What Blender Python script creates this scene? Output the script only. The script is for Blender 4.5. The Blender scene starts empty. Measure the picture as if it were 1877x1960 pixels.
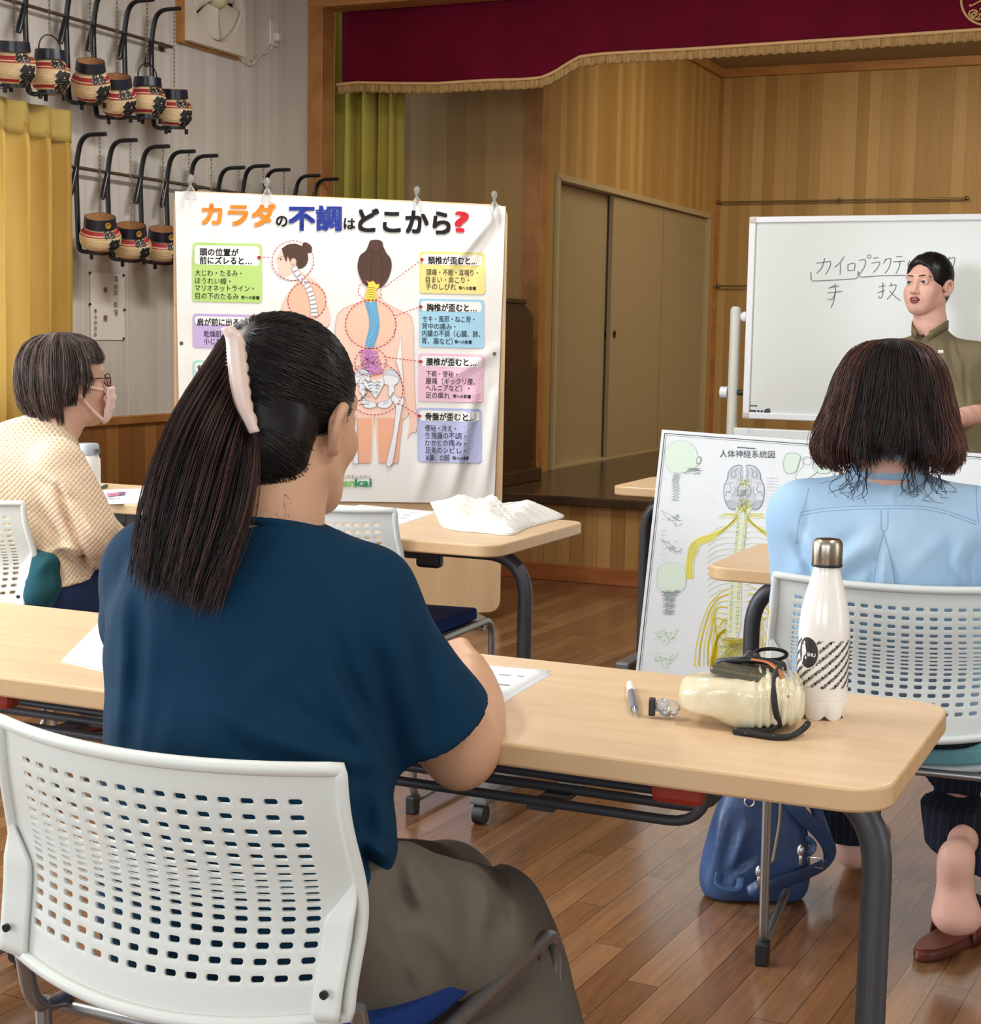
import bpy, bmesh, math, random
import numpy as np
from mathutils import Vector, Matrix

random.seed(7); RNG = np.random.default_rng(7)
SC = bpy.context.scene
COL = SC.collection
PI = math.pi

# ------------------------------------------------------------------ camera
CAM_F, CAM_YAW, CAM_PITCH, CAM_ROLL, CAM_H = 3065.6, .42137, .10991, .018345, 1.2
def _cam_axes():
    cy, sy, cp, sp = math.cos(CAM_YAW), math.sin(CAM_YAW), math.cos(CAM_PITCH), math.sin(CAM_PITCH)
    fwd = Vector((-sy*cp, cy*cp, -sp)); right = Vector((cy, sy, 0)); up = right.cross(fwd)
    c, s = math.cos(CAM_ROLL), math.sin(CAM_ROLL)
    return c*right + s*up, -s*right + c*up, fwd
CR, CU, CF = _cam_axes()
CP = Vector((0, 0, CAM_H))
cam_data = bpy.data.cameras.new('camera'); cam = bpy.data.objects.new('camera', cam_data); COL.objects.link(cam)
cam_data.sensor_fit = 'HORIZONTAL'; cam_data.sensor_width = 36.0; cam_data.lens = 36.0*CAM_F/1877
cam_data.clip_start = .05; cam_data.clip_end = 100
cam.matrix_world = Matrix(((CR.x, CU.x, -CF.x, 0), (CR.y, CU.y, -CF.y, 0), (CR.z, CU.z, -CF.z, CAM_H), (0, 0, 0, 1)))
SC.camera = cam
# measured sight lines: turn a measured photo point into a place in the room
def ray(x, y): return CR*((x-938.5)/CAM_F) - CU*((y-980)/CAM_F) + CF
def at(x, y, D): return CP + ray(x, y)*D
def atz(x, y, z): d = ray(x, y); return CP + d*((z-CAM_H)/d.z)
def aty(x, y, Y): d = ray(x, y); return CP + d*(Y/d.y)
def atx(x, y, X): d = ray(x, y); return CP + d*(X/d.x)
def atpl(x, y, p0, n): d = ray(x, y); return CP + d*((p0-CP).dot(n)/d.dot(n))

# ------------------------------------------------------------------ world, lights, exposure
SC.view_settings.view_transform = 'Standard'; SC.view_settings.look = 'None'
SC.view_settings.exposure = 0.0; SC.view_settings.gamma = 1.0; SC.view_settings.use_curve_mapping = False
SC.cycles.use_denoising = True
SC.cycles.max_bounces = 8; SC.cycles.diffuse_bounces = 5; SC.cycles.transparent_max_bounces = 12
world = bpy.data.worlds.new('world'); SC.world = world; world.use_nodes = True
bg = world.node_tree.nodes['Background']; bg.inputs[0].default_value = (.75, .87, 1, 1); bg.inputs[1].default_value = 1.2
def area(name, loc, direction, sx, sy, power, color):
    l = bpy.data.lights.new(name, 'AREA'); l.shape = 'RECTANGLE'; l.size = sx; l.size_y = sy; l.energy = power; l.color = color
    o = bpy.data.objects.new(name, l); COL.objects.link(o); o.location = loc
    o.rotation_euler = Vector(direction).to_track_quat('-Z', 'Z').to_euler()
    return o
DAY = (.86, .93, 1.0); WARM = (1.0, .80, .55)
# daylight entering through the two windows of the left wall and the windows of the rear wall
area('window_daylight', (-4.22, 2.55, 1.55), (1, 0, -.12), 1.75, 1.45, 105, DAY)
area('window_daylight', (-4.22, 0.2, 1.55), (1, 0, -.12), 1.9, 1.45, 62, DAY)
area('window_daylight', (-2.4, -3.35, 1.75), (0, 1, -.12), 2.2, 1.5, 70, DAY)
area('window_daylight', (0.9, -3.35, 1.75), (0, 1, -.12), 2.2, 1.5, 70, DAY)
area('window_daylight', (3.88, 2.2, 1.6), (-1, 0, -.1), 3.0, 1.5, 44, DAY)  # unseen daylight-coloured light at the right wall, which has no window
# stage lights, and unseen hall ceiling lamps added to brighten the walls
area('stage_lamp', (0.9, 9.9, 3.12), (-.1, .45, -1), 1.6, .4, 95, (1.0, .88, .66))
area('stage_lamp', (-1.9, 9.6, 3.12), (-.15, .3, -1), 1.6, .4, 34, (1.0, .88, .66))  # second stage light, added to brighten the stage
ADDED_LAMPS = [(-2.6, 5.2), (-2.6, 1.6), (.8, 5.2), (.8, 1.6)]
for lx_, ly_ in ADDED_LAMPS: area('ceiling_lamp_light', (lx_, ly_, 2.93), (0, 0, -1), .26, 1.2, 44 if lx_ < 0 else 32, (1.0, .97, .90))

# ------------------------------------------------------------------ node materials
def lin(c):
    c = [v/255 for v in c]
    return tuple((v/12.92 if v <= .04045 else ((v+.055)/1.055)**2.4) for v in c) + (1,)
MATS = {}
class NT:
    def __init__(s, name):
        s.m = bpy.data.materials.new(name); s.m.use_nodes = True; s.t = s.m.node_tree
        s.b = s.t.nodes['Principled BSDF']
    def n(s, typ, **kw):
        o = s.t.nodes.new(typ)
        for k, v in kw.items():
            if k == 'i':
                for a, b in v.items():
                    if isinstance(b, bpy.types.NodeSocket): s.t.links.new(b, o.inputs[a])
                    else: o.inputs[a].default_value = b
            else: setattr(o, k, v)
        return o
    def obj(s): return s.n('ShaderNodeTexCoord').outputs['Object']
    def mapv(s, v, scale=(1, 1, 1), rot=(0, 0, 0), loc=(0, 0, 0)):
        return s.n('ShaderNodeMapping', i={'Vector': v, 'Scale': scale, 'Rotation': rot, 'Location': loc}).outputs[0]
    def noise(s, v, scale, detail=3, rough=.5, out='Fac'):
        return s.n('ShaderNodeTexNoise', i={'Vector': v, 'Scale': scale, 'Detail': detail, 'Roughness': rough}).outputs[out]
    def ramp(s, f, stops):
        r = s.n('ShaderNodeValToRGB', i={'Fac': f}); e = r.color_ramp.elements
        while len(e) < len(stops): e.new(.5)
        for q, (p, c) in zip(e, stops): q.position = p; q.color = c if len(c) == 4 else lin(c)
        return r.outputs[0]
    def math(s, op, a, b=0.0, c=0.0):
        o = s.n('ShaderNodeMath', operation=op)
        for k, v in enumerate((a, b, c)):
            if isinstance(v, bpy.types.NodeSocket): s.t.links.new(v, o.inputs[k])
            else: o.inputs[k].default_value = v
        return o.outputs[0]
    def sep(s, v): return s.n('ShaderNodeSeparateXYZ', i={0: v}).outputs
    def comb(s, x=0., y=0., z=0.): return s.n('ShaderNodeCombineXYZ', i={0: x, 1: y, 2: z}).outputs[0]
    def mix(s, f, a, b, mode='MIX'):
        o = s.n('ShaderNodeMix', data_type='RGBA', blend_type=mode)
        for k, v in ((0, f), (6, a), (7, b)):
            if isinstance(v, bpy.types.NodeSocket): s.t.links.new(v, o.inputs[k])
            else: o.inputs[k].default_value = v
        return o.outputs[2]
    def bump(s, h, strength=.3, dist=.005):
        o = s.n('ShaderNodeBump', i={'Height': h, 'Strength': strength, 'Distance': dist})
        s.t.links.new(o.outputs[0], s.b.inputs['Normal'])
    def set(s, **kw):
        nm = dict(col='Base Color', rough='Roughness', metal='Metallic', spec='Specular IOR Level', trans='Transmission Weight', sheen='Sheen Weight', sss='Subsurface Weight', coat='Coat Weight', ior='IOR', alpha='Alpha')
        for k, v in kw.items():
            i = s.b.inputs[nm[k]]
            if isinstance(v, bpy.types.NodeSocket): s.t.links.new(v, i)
            else: i.default_value = v
        return s
def plain(name, c, rough=.5, metal=0., spec=.5, **kw):
    if name in MATS: return MATS[name]
    t = NT(name); t.set(col=lin(c), rough=rough, metal=metal, spec=spec, **kw)
    MATS[name] = t.m; return t.m
def fabric(name, c, c2=None, scale=300, rough=.9, bump=.25, sheen=.0, blotch=3.):
    t = NT(name); v = t.obj(); f = t.noise(v, blotch, 3)
    t.set(col=t.ramp(f, [(.3, c), (.7, c2 or c)]), rough=rough, spec=.15, sheen=sheen)
    t.bump(t.noise(v, scale, 2), bump, .001); MATS[name] = t.m; return t.m
def skin(name, c, c2):
    t = NT(name); v = t.obj(); f = t.noise(v, 18, 4)
    t.set(col=t.ramp(f, [(.3, c), (.72, c2)]), rough=.48, spec=.35, sss=.12)
    t.b.inputs['Subsurface Radius'].default_value = (.01, .004, .002)
    t.bump(t.noise(v, 350, 2), .12, .0008); MATS[name] = t.m; return t.m
def boards(name, axis, width, stops, groove=.035, rough=.45, dark=.35, grain=.25):
    """vertical boards with their own tones, thin dark grooves and fine grain"""
    t = NT(name); v = t.obj(); xyz = t.sep(v); u = t.math('DIVIDE', xyz[axis], width)
    idx = t.math('FLOOR', u); fr = t.math('FRACT', u)
    wn = t.n('ShaderNodeTexWhiteNoise', noise_dimensions='1D', i={'W': idx}).outputs['Value']
    col = t.ramp(wn, stops)
    sc = [6, 6, 6]; sc[2] = .6
    sc[axis] = 60
    g = t.noise(t.mapv(v, tuple(sc)), 1.0, 4, .6)
    col = t.mix(grain, col, t.ramp(g, [(.25, (95, 70, 40)), (.75, (215, 185, 135))]), 'OVERLAY')
    d = t.math('ABSOLUTE', t.math('SUBTRACT', fr, .5))
    gr = t.math('GREATER_THAN', d, .5-groove/2)
    col = t.mix(t.math('MULTIPLY', gr, 1-dark), col, lin((50, 33, 16)))
    t.set(col=col, rough=rough, spec=.35)
    t.bump(t.math('SUBTRACT', 1.0, gr), .5, .004); MATS[name] = t.m; return t.m
def wood(name, stops, scale=(8, 1, 8), rough=.4, spec=.4):
    t = NT(name); v = t.mapv(t.obj(), scale); g = t.noise(v, 2.2, 5, .62)
    t.set(col=t.ramp(g, stops), rough=rough, spec=spec); t.bump(g, .08, .002); MATS[name] = t.m; return t.m

# ------------------------------------------------------------------ mesh helpers
class MB:
    """collects shapes, links them as ONE mesh object"""
    def __init__(s): s.v = []; s.f = []; s.mi = []; s.cur = 0; s.flat = set()
    def raw(s, vs, fs):
        o = len(s.v); s.v += [tuple(v) for v in vs]; s.f += [tuple(i+o for i in f) for f in fs]; s.mi += [s.cur]*len(fs); return s
    def box(s, lo, hi, M=None):
        x0, y0, z0 = lo; x1, y1, z1 = hi
        vs = [Vector(p) for p in ((x0,y0,z0),(x1,y0,z0),(x1,y1,z0),(x0,y1,z0),(x0,y0,z1),(x1,y0,z1),(x1,y1,z1),(x0,y1,z1))]
        if M: vs = [M @ v for v in vs]
        return s.raw(vs, [(0,3,2,1),(4,5,6,7),(0,1,5,4),(1,2,6,5),(2,3,7,6),(3,0,4,7)])
    def prism(s, poly, z0, z1, M=None):
        n = len(poly); vs = [Vector((x, y, z0)) for x, y in poly] + [Vector((x, y, z1)) for x, y in poly]
        if M: vs = [M @ v for v in vs]
        return s.raw(vs, [tuple(range(n-1, -1, -1)), tuple(range(n, 2*n))] + [(i, (i+1) % n, (i+1) % n+n, i+n) for i in range(n)])
    def tube(s, pts, r, n=10, close=False, cap=True, sx=1.0, up=None):
        pts = [Vector(p) for p in pts]; m = len(pts); R = r if isinstance(r, (list, tuple)) else [r]*m
        vs = []; prev = None
        for i, p in enumerate(pts):
            a = pts[i-1] if (i > 0 or close) else p; b = pts[(i+1) % m] if (i < m-1 or close) else p
            t = (b-a).normalized()
            if prev is None:
                q = Vector(up) if up else (Vector((0, 0, 1)) if abs(t.z) < .9 else Vector((1, 0, 0)))
                u = (q - t*q.dot(t)).normalized()
            else: u = (prev - t*prev.dot(t)).normalized()
            prev = u; w = t.cross(u)
            for k in range(n):
                a_ = 2*PI*k/n; vs.append(p + (u*math.cos(a_)*sx + w*math.sin(a_))*R[i])
        fs = []
        for i in range(m if close else m-1):
            j = (i+1) % m
            for k in range(n): fs.append((i*n+k, i*n+(k+1) % n, j*n+(k+1) % n, j*n+k))
        if cap and not close: fs += [tuple(range(n-1, -1, -1)), tuple(range((m-1)*n, m*n))]
        return s.raw(vs, fs)
    def lathe(s, prof, n=32, M=None, cap=True, arc=None):
        vs = []; m = len(prof)
        for r, z in prof:
            for k in range(n):
                a = 2*PI*k/n; v = Vector((r*math.cos(a), r*math.sin(a), z)); vs.append(M @ v if M else v)
        fs = [(i*n+k, i*n+(k+1) % n, (i+1)*n+(k+1) % n, (i+1)*n+k) for i in range(m-1) for k in range(n)]
        if cap: fs += [tuple(range(n-1, -1, -1)), tuple(range((m-1)*n, m*n))]
        return s.raw(vs, fs)
    def grid(s, fn, nu, nv, thick=None):
        vs = [fn(i/nu, j/nv) for j in range(nv+1) for i in range(nu+1)]
        return s.raw(vs, [(j*(nu+1)+i, j*(nu+1)+i+1, (j+1)*(nu+1)+i+1, (j+1)*(nu+1)+i) for j in range(nv) for i in range(nu)])
    def ball(s, c, r, n=16, m=10, M=None):
        r = r if isinstance(r, (tuple, list)) else (r, r, r); c = Vector(c)
        vs = []; fs = []
        for j in range(m+1):
            a = PI*j/m
            for k in range(n):
                b = 2*PI*k/n; v = Vector((r[0]*math.sin(a)*math.cos(b), r[1]*math.sin(a)*math.sin(b), r[2]*math.cos(a)))
                vs.append(c + (M @ v if M else v))
        for j in range(m):
            for k in range(n): fs.append((j*n+k, (j+1)*n+k, (j+1)*n+(k+1) % n, j*n+(k+1) % n))
        return s.raw(vs, fs)
    def build(s, name, mat, parent=None, smooth=None, bevel=0., solid=0., sub=0, loc=None, seg=2, weld=False):
        me = bpy.data.meshes.new(name); me.from_pydata([tuple(v) for v in s.v], [], s.f); me.update()
        mats = mat if isinstance(mat, (list, tuple)) else [mat]
        for m in mats: me.materials.append(m)
        if len(mats) > 1: me.polygons.foreach_set('material_index', s.mi)
        bm = bmesh.new(); bm.from_mesh(me)
        if weld: bmesh.ops.remove_doubles(bm, verts=bm.verts, dist=1e-5)
        bmesh.ops.recalc_face_normals(bm, faces=bm.faces); bm.to_mesh(me); bm.free()
        o = bpy.data.objects.new(name, me); COL.objects.link(o)
        if solid:
            md = o.modifiers.new('s', 'SOLIDIFY'); md.thickness = solid; md.offset = 0
        if bevel:
            md = o.modifiers.new('b', 'BEVEL'); md.width = bevel; md.segments = seg; md.limit_method = 'ANGLE'; md.angle_limit = .6
        if sub:
            md = o.modifiers.new('u', 'SUBSURF'); md.levels = sub; md.render_levels = sub
        if smooth is not None: shade(o, smooth)
        if parent: o.parent = parent; o.matrix_parent_inverse = parent.matrix_world.inverted()
        return o
def shade(o, ang=.7):
    me = o.data; me.polygons.foreach_set('use_smooth', [True]*len(me.polygons))
    if ang < 3:
        bm = bmesh.new(); bm.from_mesh(me)
        for e in bm.edges:
            if len(e.link_faces) == 2 and e.calc_face_angle(0) > ang: e.smooth = False
        bm.to_mesh(me); bm.free()
def tag(o, label=None, cat=None, group=None, kind=None):
    if label: o['label'] = label
    if cat: o['category'] = cat
    if group: o['group'] = group
    if kind: o['kind'] = kind
    return o
def thing(name, label, cat, loc=(0, 0, 0), rz=0., group=None):
    o = bpy.data.objects.new(name, None); COL.objects.link(o); o.location = loc; o.rotation_euler = (0, 0, rz)
    o.empty_display_size = .1
    o.matrix_world = Matrix.Translation(Vector(loc)) @ Matrix.Rotation(rz, 4, 'Z')
    return tag(o, label, cat, group)
def local(o, parent):
    """o was built in the thing's own frame"""
    o.parent = parent; o.matrix_parent_inverse = Matrix.Identity(4); return o
def kids(o): return [c for c in bpy.data.objects if c.parent == o]
def dup(root, loc, rz, label=None, group=None):
    r = root.copy(); COL.objects.link(r); r.location = loc; r.rotation_euler = (0, 0, rz)
    if label: r['label'] = label
    if group: r['group'] = group
    for ch in kids(root):
        c = ch.copy(); COL.objects.link(c); c.parent = r
        for g in kids(ch):
            d = g.copy(); COL.objects.link(d); d.parent = c
    return r
def struct(o, label=None): return tag(o, label, kind='structure')
def rrect(x0, y0, x1, y1, r, n=6):
    out = []
    for cx, cy, a0 in ((x1-r, y1-r, 0), (x0+r, y1-r, PI/2), (x0+r, y0+r, PI), (x1-r, y0+r, 1.5*PI)):
        for k in range(n+1): a = a0+PI/2*k/n; out.append((cx+r*math.cos(a), cy+r*math.sin(a)))
    return out
def arc(p0, p1, p2, n=8):
    """quadratic bend p0 -> p2 around corner p1"""
    p0, p1, p2 = Vector(p0), Vector(p1), Vector(p2)
    return [p0*(1-t)**2 + p1*2*t*(1-t) + p2*t*t for t in [k/n for k in range(n+1)]]
def bent(pts, r=.05, n=6):
    """polyline with rounded corners"""
    pts = [Vector(p) for p in pts]; out = [pts[0]]
    for i in range(1, len(pts)-1):
        a, b, c = pts[i-1], pts[i], pts[i+1]
        ra = min(r, (a-b).length*.49); rc = min(r, (c-b).length*.49)
        out += arc(b+(a-b).normalized()*ra, b, b+(c-b).normalized()*rc, n)
    return out+[pts[-1]]
def spline(pts, n=8):
    """Catmull-Rom through points (tuples of any dimension)"""
    P = [np.array(p, float) for p in pts]; P = [2*P[0]-P[1]] + P + [2*P[-1]-P[-2]]; out = []
    for i in range(1, len(P)-2):
        for k in range(n):
            t = k/n; a, b, c, d = P[i-1:i+3]
            out.append(.5*((2*b)+(c-a)*t+(2*a-5*b+4*c-d)*t*t+(3*b-a-3*c+d)*t**3))
    return out+[P[-2]]
_TXT = {}
def glyphs(body, bold=0.0):
    """flat triangulated lettering: verts (u,v) at 1 em, faces, width"""
    k = (body, bold)
    if k not in _TXT:
        c = bpy.data.curves.new('t', 'FONT'); c.body = body; c.size = 1.0; c.offset = bold; c.resolution_u = 3
        o = bpy.data.objects.new('t', c); COL.objects.link(o)
        me = bpy.data.meshes.new_from_object(o.evaluated_get(bpy.context.evaluated_depsgraph_get()))
        vs = [(v.co.x, v.co.y) for v in me.vertices]; fs = [tuple(p.vertices) for p in me.polygons]
        bpy.data.objects.remove(o); bpy.data.curves.remove(c); bpy.data.meshes.remove(me)
        x0 = min((v[0] for v in vs), default=0); x1 = max((v[0] for v in vs), default=1)
        _TXT[k] = ([(a-x0, b) for a, b in vs], fs, x1-x0)
    return _TXT[k]
# ------------------------------------------------------------------ room shell
XL, YS, ZS = -4.33, 7.30, .425        # left wall, stage front, stage height
XSL, YSB = -3.49, 11.84               # stage side wall, stage back wall
ZC = 3.05                             # hall ceiling
m_trim = wood('trim_wood', [(.3, (150, 98, 50)), (.7, (186, 132, 74))], (3, 3, 3), .38)
m_trim_h = wood('trim_wood_h', [(.3, (160, 104, 54)), (.7, (192, 138, 78))], (1.2, 9, 9), .38)
m_board = boards('stage_board', 0, .085, [(0, (168, 132, 76)), (.35, (178, 142, 84)), (.7, (188, 153, 95)), (1, (198, 165, 108))], groove=.018, dark=.6, grain=.18)
m_board_y = boards('stage_board_side', 1, .085, [(0, (164, 128, 72)), (.35, (174, 138, 80)), (.7, (184, 148, 88)), (1, (194, 160, 102))], groove=.012, dark=.75, grain=.18)
m_wains = boards('wainscot_board', 1, .09, [(0, (140, 96, 52)), (.5, (158, 110, 60)), (1, (172, 124, 72))])
m_skirt = boards('stage_front_board', 0, .071, [(0, (150, 112, 62)), (.4, (166, 128, 74)), (1, (182, 146, 94))])
def m_hallwall():
    t = NT('hall_wall'); v = t.obj(); xyz = t.sep(v)
    g = t.noise(t.mapv(v, (40, 26, .5)), 1.0, 5, .65); b = t.noise(t.mapv(v, (9, 7, .12)), 1.0, 2, .5)
    c = t.ramp(g, [(.3, (196, 190, 183)), (.5, (212, 207, 200)), (.72, (221, 217, 211))])
    c = t.mix(.45, c, t.ramp(b, [(.3, (184, 176, 168)), (.7, (216, 212, 206))]))
    fr = t.math('FRACT', t.math('DIVIDE', xyz[1], .303)); gr = t.math('LESS_THAN', fr, .014)
    c = t.mix(t.math('MULTIPLY', gr, .75), c, lin((232, 228, 220)))
    t.set(col=c, rough=.5, spec=.35); t.bump(t.math('SUBTRACT', 1.0, gr), .3, .003); return t.m
m_wall = m_hallwall()
m_ceil = plain('ceiling_paint', (214, 208, 198), .9)
m_sceil = plain('stage_ceiling_paint', (166, 148, 124), .9)
def m_floor():
    t = NT('hall_floor'); v = t.obj(); xyz = t.sep(v); w = .064
    # boards run towards the stage, a few degrees off square
    rot = t.mapv(v, (1, 1, 1), (0, 0, math.radians(3.2))); r = t.sep(rot)
    u = t.math('DIVIDE', r[0], w); iu = t.math('FLOOR', u); fu = t.math('FRACT', u)
    off = t.n('ShaderNodeTexWhiteNoise', noise_dimensions='1D', i={'W': iu}).outputs['Value']
    l = t.math('DIVIDE', t.math('ADD', r[1], t.math('MULTIPLY', off, 7.3)), .91); il = t.math('FLOOR', l); fl = t.math('FRACT', l)
    wn = t.n('ShaderNodeTexWhiteNoise', noise_dimensions='2D', i={'Vector': t.comb(iu, il, 0.)}).outputs['Value']
    col = t.ramp(wn, [(0, (118, 84, 57)), (.4, (130, 95, 66)), (.75, (138, 103, 73)), (1, (148, 113, 83))])
    warp = t.noise(t.mapv(rot, (6, 1.2, 1)), 2.0, 2, .5)
    gv = t.n('ShaderNodeVectorMath', operation='ADD', i={0: t.mapv(rot, (42, 3.2, 1)), 1: t.comb(t.math('MULTIPLY', wn, 37.0), t.math('MULTIPLY', warp, 3.0), wn)}).outputs[0]
    g = t.noise(gv, 1.5, 6, .72)
    col = t.mix(.5, col, t.ramp(g, [(.30, (56, 38, 24)), (.50, (146, 126, 106)), (.78, (198, 172, 142))]), 'OVERLAY')
    e1 = t.math('GREATER_THAN', t.math('ABSOLUTE', t.math('SUBTRACT', fu, .5)), .482)
    e2 = t.math('GREATER_THAN', t.math('ABSOLUTE', t.math('SUBTRACT', fl, .5)), .4985)
    e = t.math('MAXIMUM', e1, e2)
    col = t.mix(t.math('MULTIPLY', e, .7), col, lin((48, 26, 12)))
    wear = t.noise(v, 2.1, 4, .6)
    t.set(col=col, rough=t.math('MULTIPLY_ADD', wear, .16, .10), spec=.5, coat=.0)
    h = t.math('ADD', t.math('MULTIPLY', t.math('SUBTRACT', 1.0, e), .6), t.math('MULTIPLY', g, .25))
    t.bump(h, .22, .003); return t.m
m_flr = m_floor()
def m_stagefloor():
    t = NT('stage_floor'); v = t.obj(); xyz = t.sep(v)
    u = t.math('DIVIDE', xyz[1], .09); iu = t.math('FLOOR', u); fu = t.math('FRACT', u)
    wn = t.n('ShaderNodeTexWhiteNoise', noise_dimensions='1D', i={'W': iu}).outputs['Value']
    col = t.ramp(wn, [(0, (62, 46, 34)), (1, (86, 64, 46))])
    g = t.noise(t.mapv(v, (2, 30, 1)), 2.0, 4)
    col = t.mix(.4, col, t.ramp(g, [(.3, (60, 48, 40)), (.7, (190, 176, 160))]), 'OVERLAY')
    e = t.math('LESS_THAN', fu, .04); col = t.mix(t.math('MULTIPLY', e, .6), col, lin((30, 20, 14)))
    t.set(col=col, rough=.2, spec=.5); return t.m
def slab(name, lo, hi, m, **k): return struct(MB().box(lo, hi).build(name, m, **k))

slab('floor', (XL-.15, -3.6, -.08), (4.1, YS+.02, 0), m_flr)
slab('ceiling', (XL-.15, -3.6, ZC), (4.1, YS-.05, ZC+.1), m_ceil)
slab('wall_right', (4.0, -3.6, 0), (4.12, YS+5, 3.6), m_wall)
# left wall: one mesh with two window openings
mb = MB()
def wall_x(mb, x0, x1, y0, y1, z0, z1, holes):
    ys = sorted({y0, y1, *[h[0] for h in holes], *[h[1] for h in holes]})
    for a, b in zip(ys, ys[1:]):
        hs = [h for h in holes if h[0] <= a+1e-6 and h[1] >= b-1e-6]
        if hs:
            h = hs[0]; mb.box((x0, a, z0), (x1, b, h[2])); mb.box((x0, a, h[3]), (x1, b, z1))
        else: mb.box((x0, a, z0), (x1, b, z1))
WIN = [(-.75, 1.15, .85, 2.3), (1.6, 3.45, .85, 2.3), (3.75, 5.15, .85, 2.0)]
wall_x(mb, XL-.12, XL, -3.6, YS, .0, 3.6, WIN)
struct(mb.build('wall_left', m_wall))
mb = MB()
def wall_y(mb, y0, y1, x0, x1, z0, z1, holes):
    xs = sorted({x0, x1, *[h[0] for h in holes], *[h[1] for h in holes]})
    for a, b in zip(xs, xs[1:]):
        hs = [h for h in holes if h[0] <= a+1e-6 and h[1] >= b-1e-6]
        if hs:
            h = hs[0]; mb.box((a, y0, z0), (b, y1, h[2])); mb.box((a, y0, h[3]), (b, y1, z1))
        else: mb.box((a, y0, z0), (b, y1, z1))
wall_y(mb, -3.6, -3.48, XL-.12, 4.1, 0, 3.6, [(-3.5, -1.3, 1.0, 2.5), (-.2, 2.0, 1.0, 2.5)])
struct(mb.build('wall_rear', m_wall))
m_alu = plain('window_frame_metal', (150, 140, 128), .4, .6)
m_glass = plain('window_glass', (245, 250, 250), .02, trans=1.0)
for i, (a, b, c, d) in enumerate(WIN):
    mb = MB()
    for (y0, y1, z0, z1) in ((a, b, c, c+.05), (a, b, d-.05, d), (a, a+.05, c, d), (b-.05, b, c, d), ((a+b)/2-.025, (a+b)/2+.025, c, d)):
        mb.box((XL-.10, y0, z0), (XL-.03, y1, z1))
    w = struct(mb.build('window_%d' % (i+1), m_alu))
    struct(MB().box((XL-.075, a+.04, c+.04), (XL-.069, b-.04, d-.04)).build('pane', m_glass, parent=w))
for i, (a, b) in enumerate(((-3.5, -1.3), (-.2, 2.0))):
    mb = MB()
    for (x0, x1, z0, z1) in ((a, b, 1, 1.05), (a, b, 2.45, 2.5), (a, a+.05, 1, 2.5), (b-.05, b, 1, 2.5), ((a+b)/2-.025, (a+b)/2+.025, 1, 2.5)):
        mb.box((x0, -3.58, z0), (x1, -3.51, z1))
    struct(mb.build('window_%d' % (i+4), m_alu))
# wainscot under the curtained window and to the stage
slab('wall_wainscot', (XL, 3.0, 0), (XL+.018, YS-.02, .785), m_wains)
slab('trim_1', (XL, 3.0, .785), (XL+.032, YS-.02, .822), m_trim, bevel=.004)
# proscenium post and beam
slab('trim_2', (XL, YS-.03, 0), (-4.245, YS+.10, ZC), m_trim, bevel=.004)
slab('trim_3', (XL-.004, YS-.034, 2.842), (4.0, YS+.12, ZC+.004), m_trim_h, bevel=.004)
slab('trim_4', (XL-.003, 2.0, ZC-.075), (XL+.04, YS-.033, ZC+.002), m_trim, bevel=.004)
# stage
slab('stage_floor', (XL-.2, YS-.05, ZS-.045), (4.0, YSB+.2, ZS), m_stagefloor(), bevel=.006)
slab('wall_stage_front', (XL, YS, 0), (4.0, YS+.06, ZS-.045), m_skirt)
slab('baseboard_stage', (XL, YS-.022, 0), (4.0, YS, .082), wood('baseboard_wood', [(.3, (138, 78, 40)), (.7, (168, 104, 60))], (1, 8, 8), .35), bevel=.004)
slab('wall_stage_back', (XSL-.1, YSB, ZS), (4.0, YSB+.1, 3.6), m_board)
# side wall of the stage with the sliding-door opening
mb = MB(); DY0, DY1, DZ = 8.63, 11.62, 2.10
mb.box((XSL-.1, 8.40, ZS), (XSL, DY0, 3.6)); mb.box((XSL-.1, DY1, ZS), (XSL, YSB, 3.6)); mb.box((XSL-.1, DY0, DZ), (XSL, DY1, 3.6))
struct(mb.build('wall_stage_side', m_board_y))
slab('wall_stage_wing', (XL-.9, 8.40, ZS), (XSL-.1, 8.46, 3.6), boards('wing_board', 0, .12, [(0, (150, 116, 70)), (.5, (164, 130, 80)), (1, (176, 142, 92))], groove=.008, dark=.8, grain=.18))
slab('trim_5', (XSL-.1, 8.385, ZS), (XSL+.008, 8.47, 3.6), m_trim, bevel=.003)
slab('baseboard_wing', (XL-.9, 8.378, ZS-.002), (XSL+.014, 8.41, ZS+.075), m_trim_h)
slab('wall_wing_end', (XL-.95, YS-.04, ZS-.1), (XL-.91, YSB+.1, 3.6), m_board_y)  # unseen end wall, extended back to shut out world light
slab('ceiling_wing', (XL-.95, YS+.13, 3.30), (XSL, YSB+.1, 3.4), m_sceil)
slab('ceiling_stage', (XL-.9, YS+.13, 3.20), (4.0, YSB, 3.30), m_sceil)
slab('trim_6', (XSL, YSB-.045, 3.135), (4.0, YSB, 3.20), m_trim_h, bevel=.004)
slab('trim_7', (XSL, 8.5, 3.135), (XSL+.04, YSB, 3.20), m_trim, bevel=.004)
slab('trim_8', (XSL, YSB-.03, ZS), (XSL+.03, YSB, 3.2), m_trim)
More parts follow.
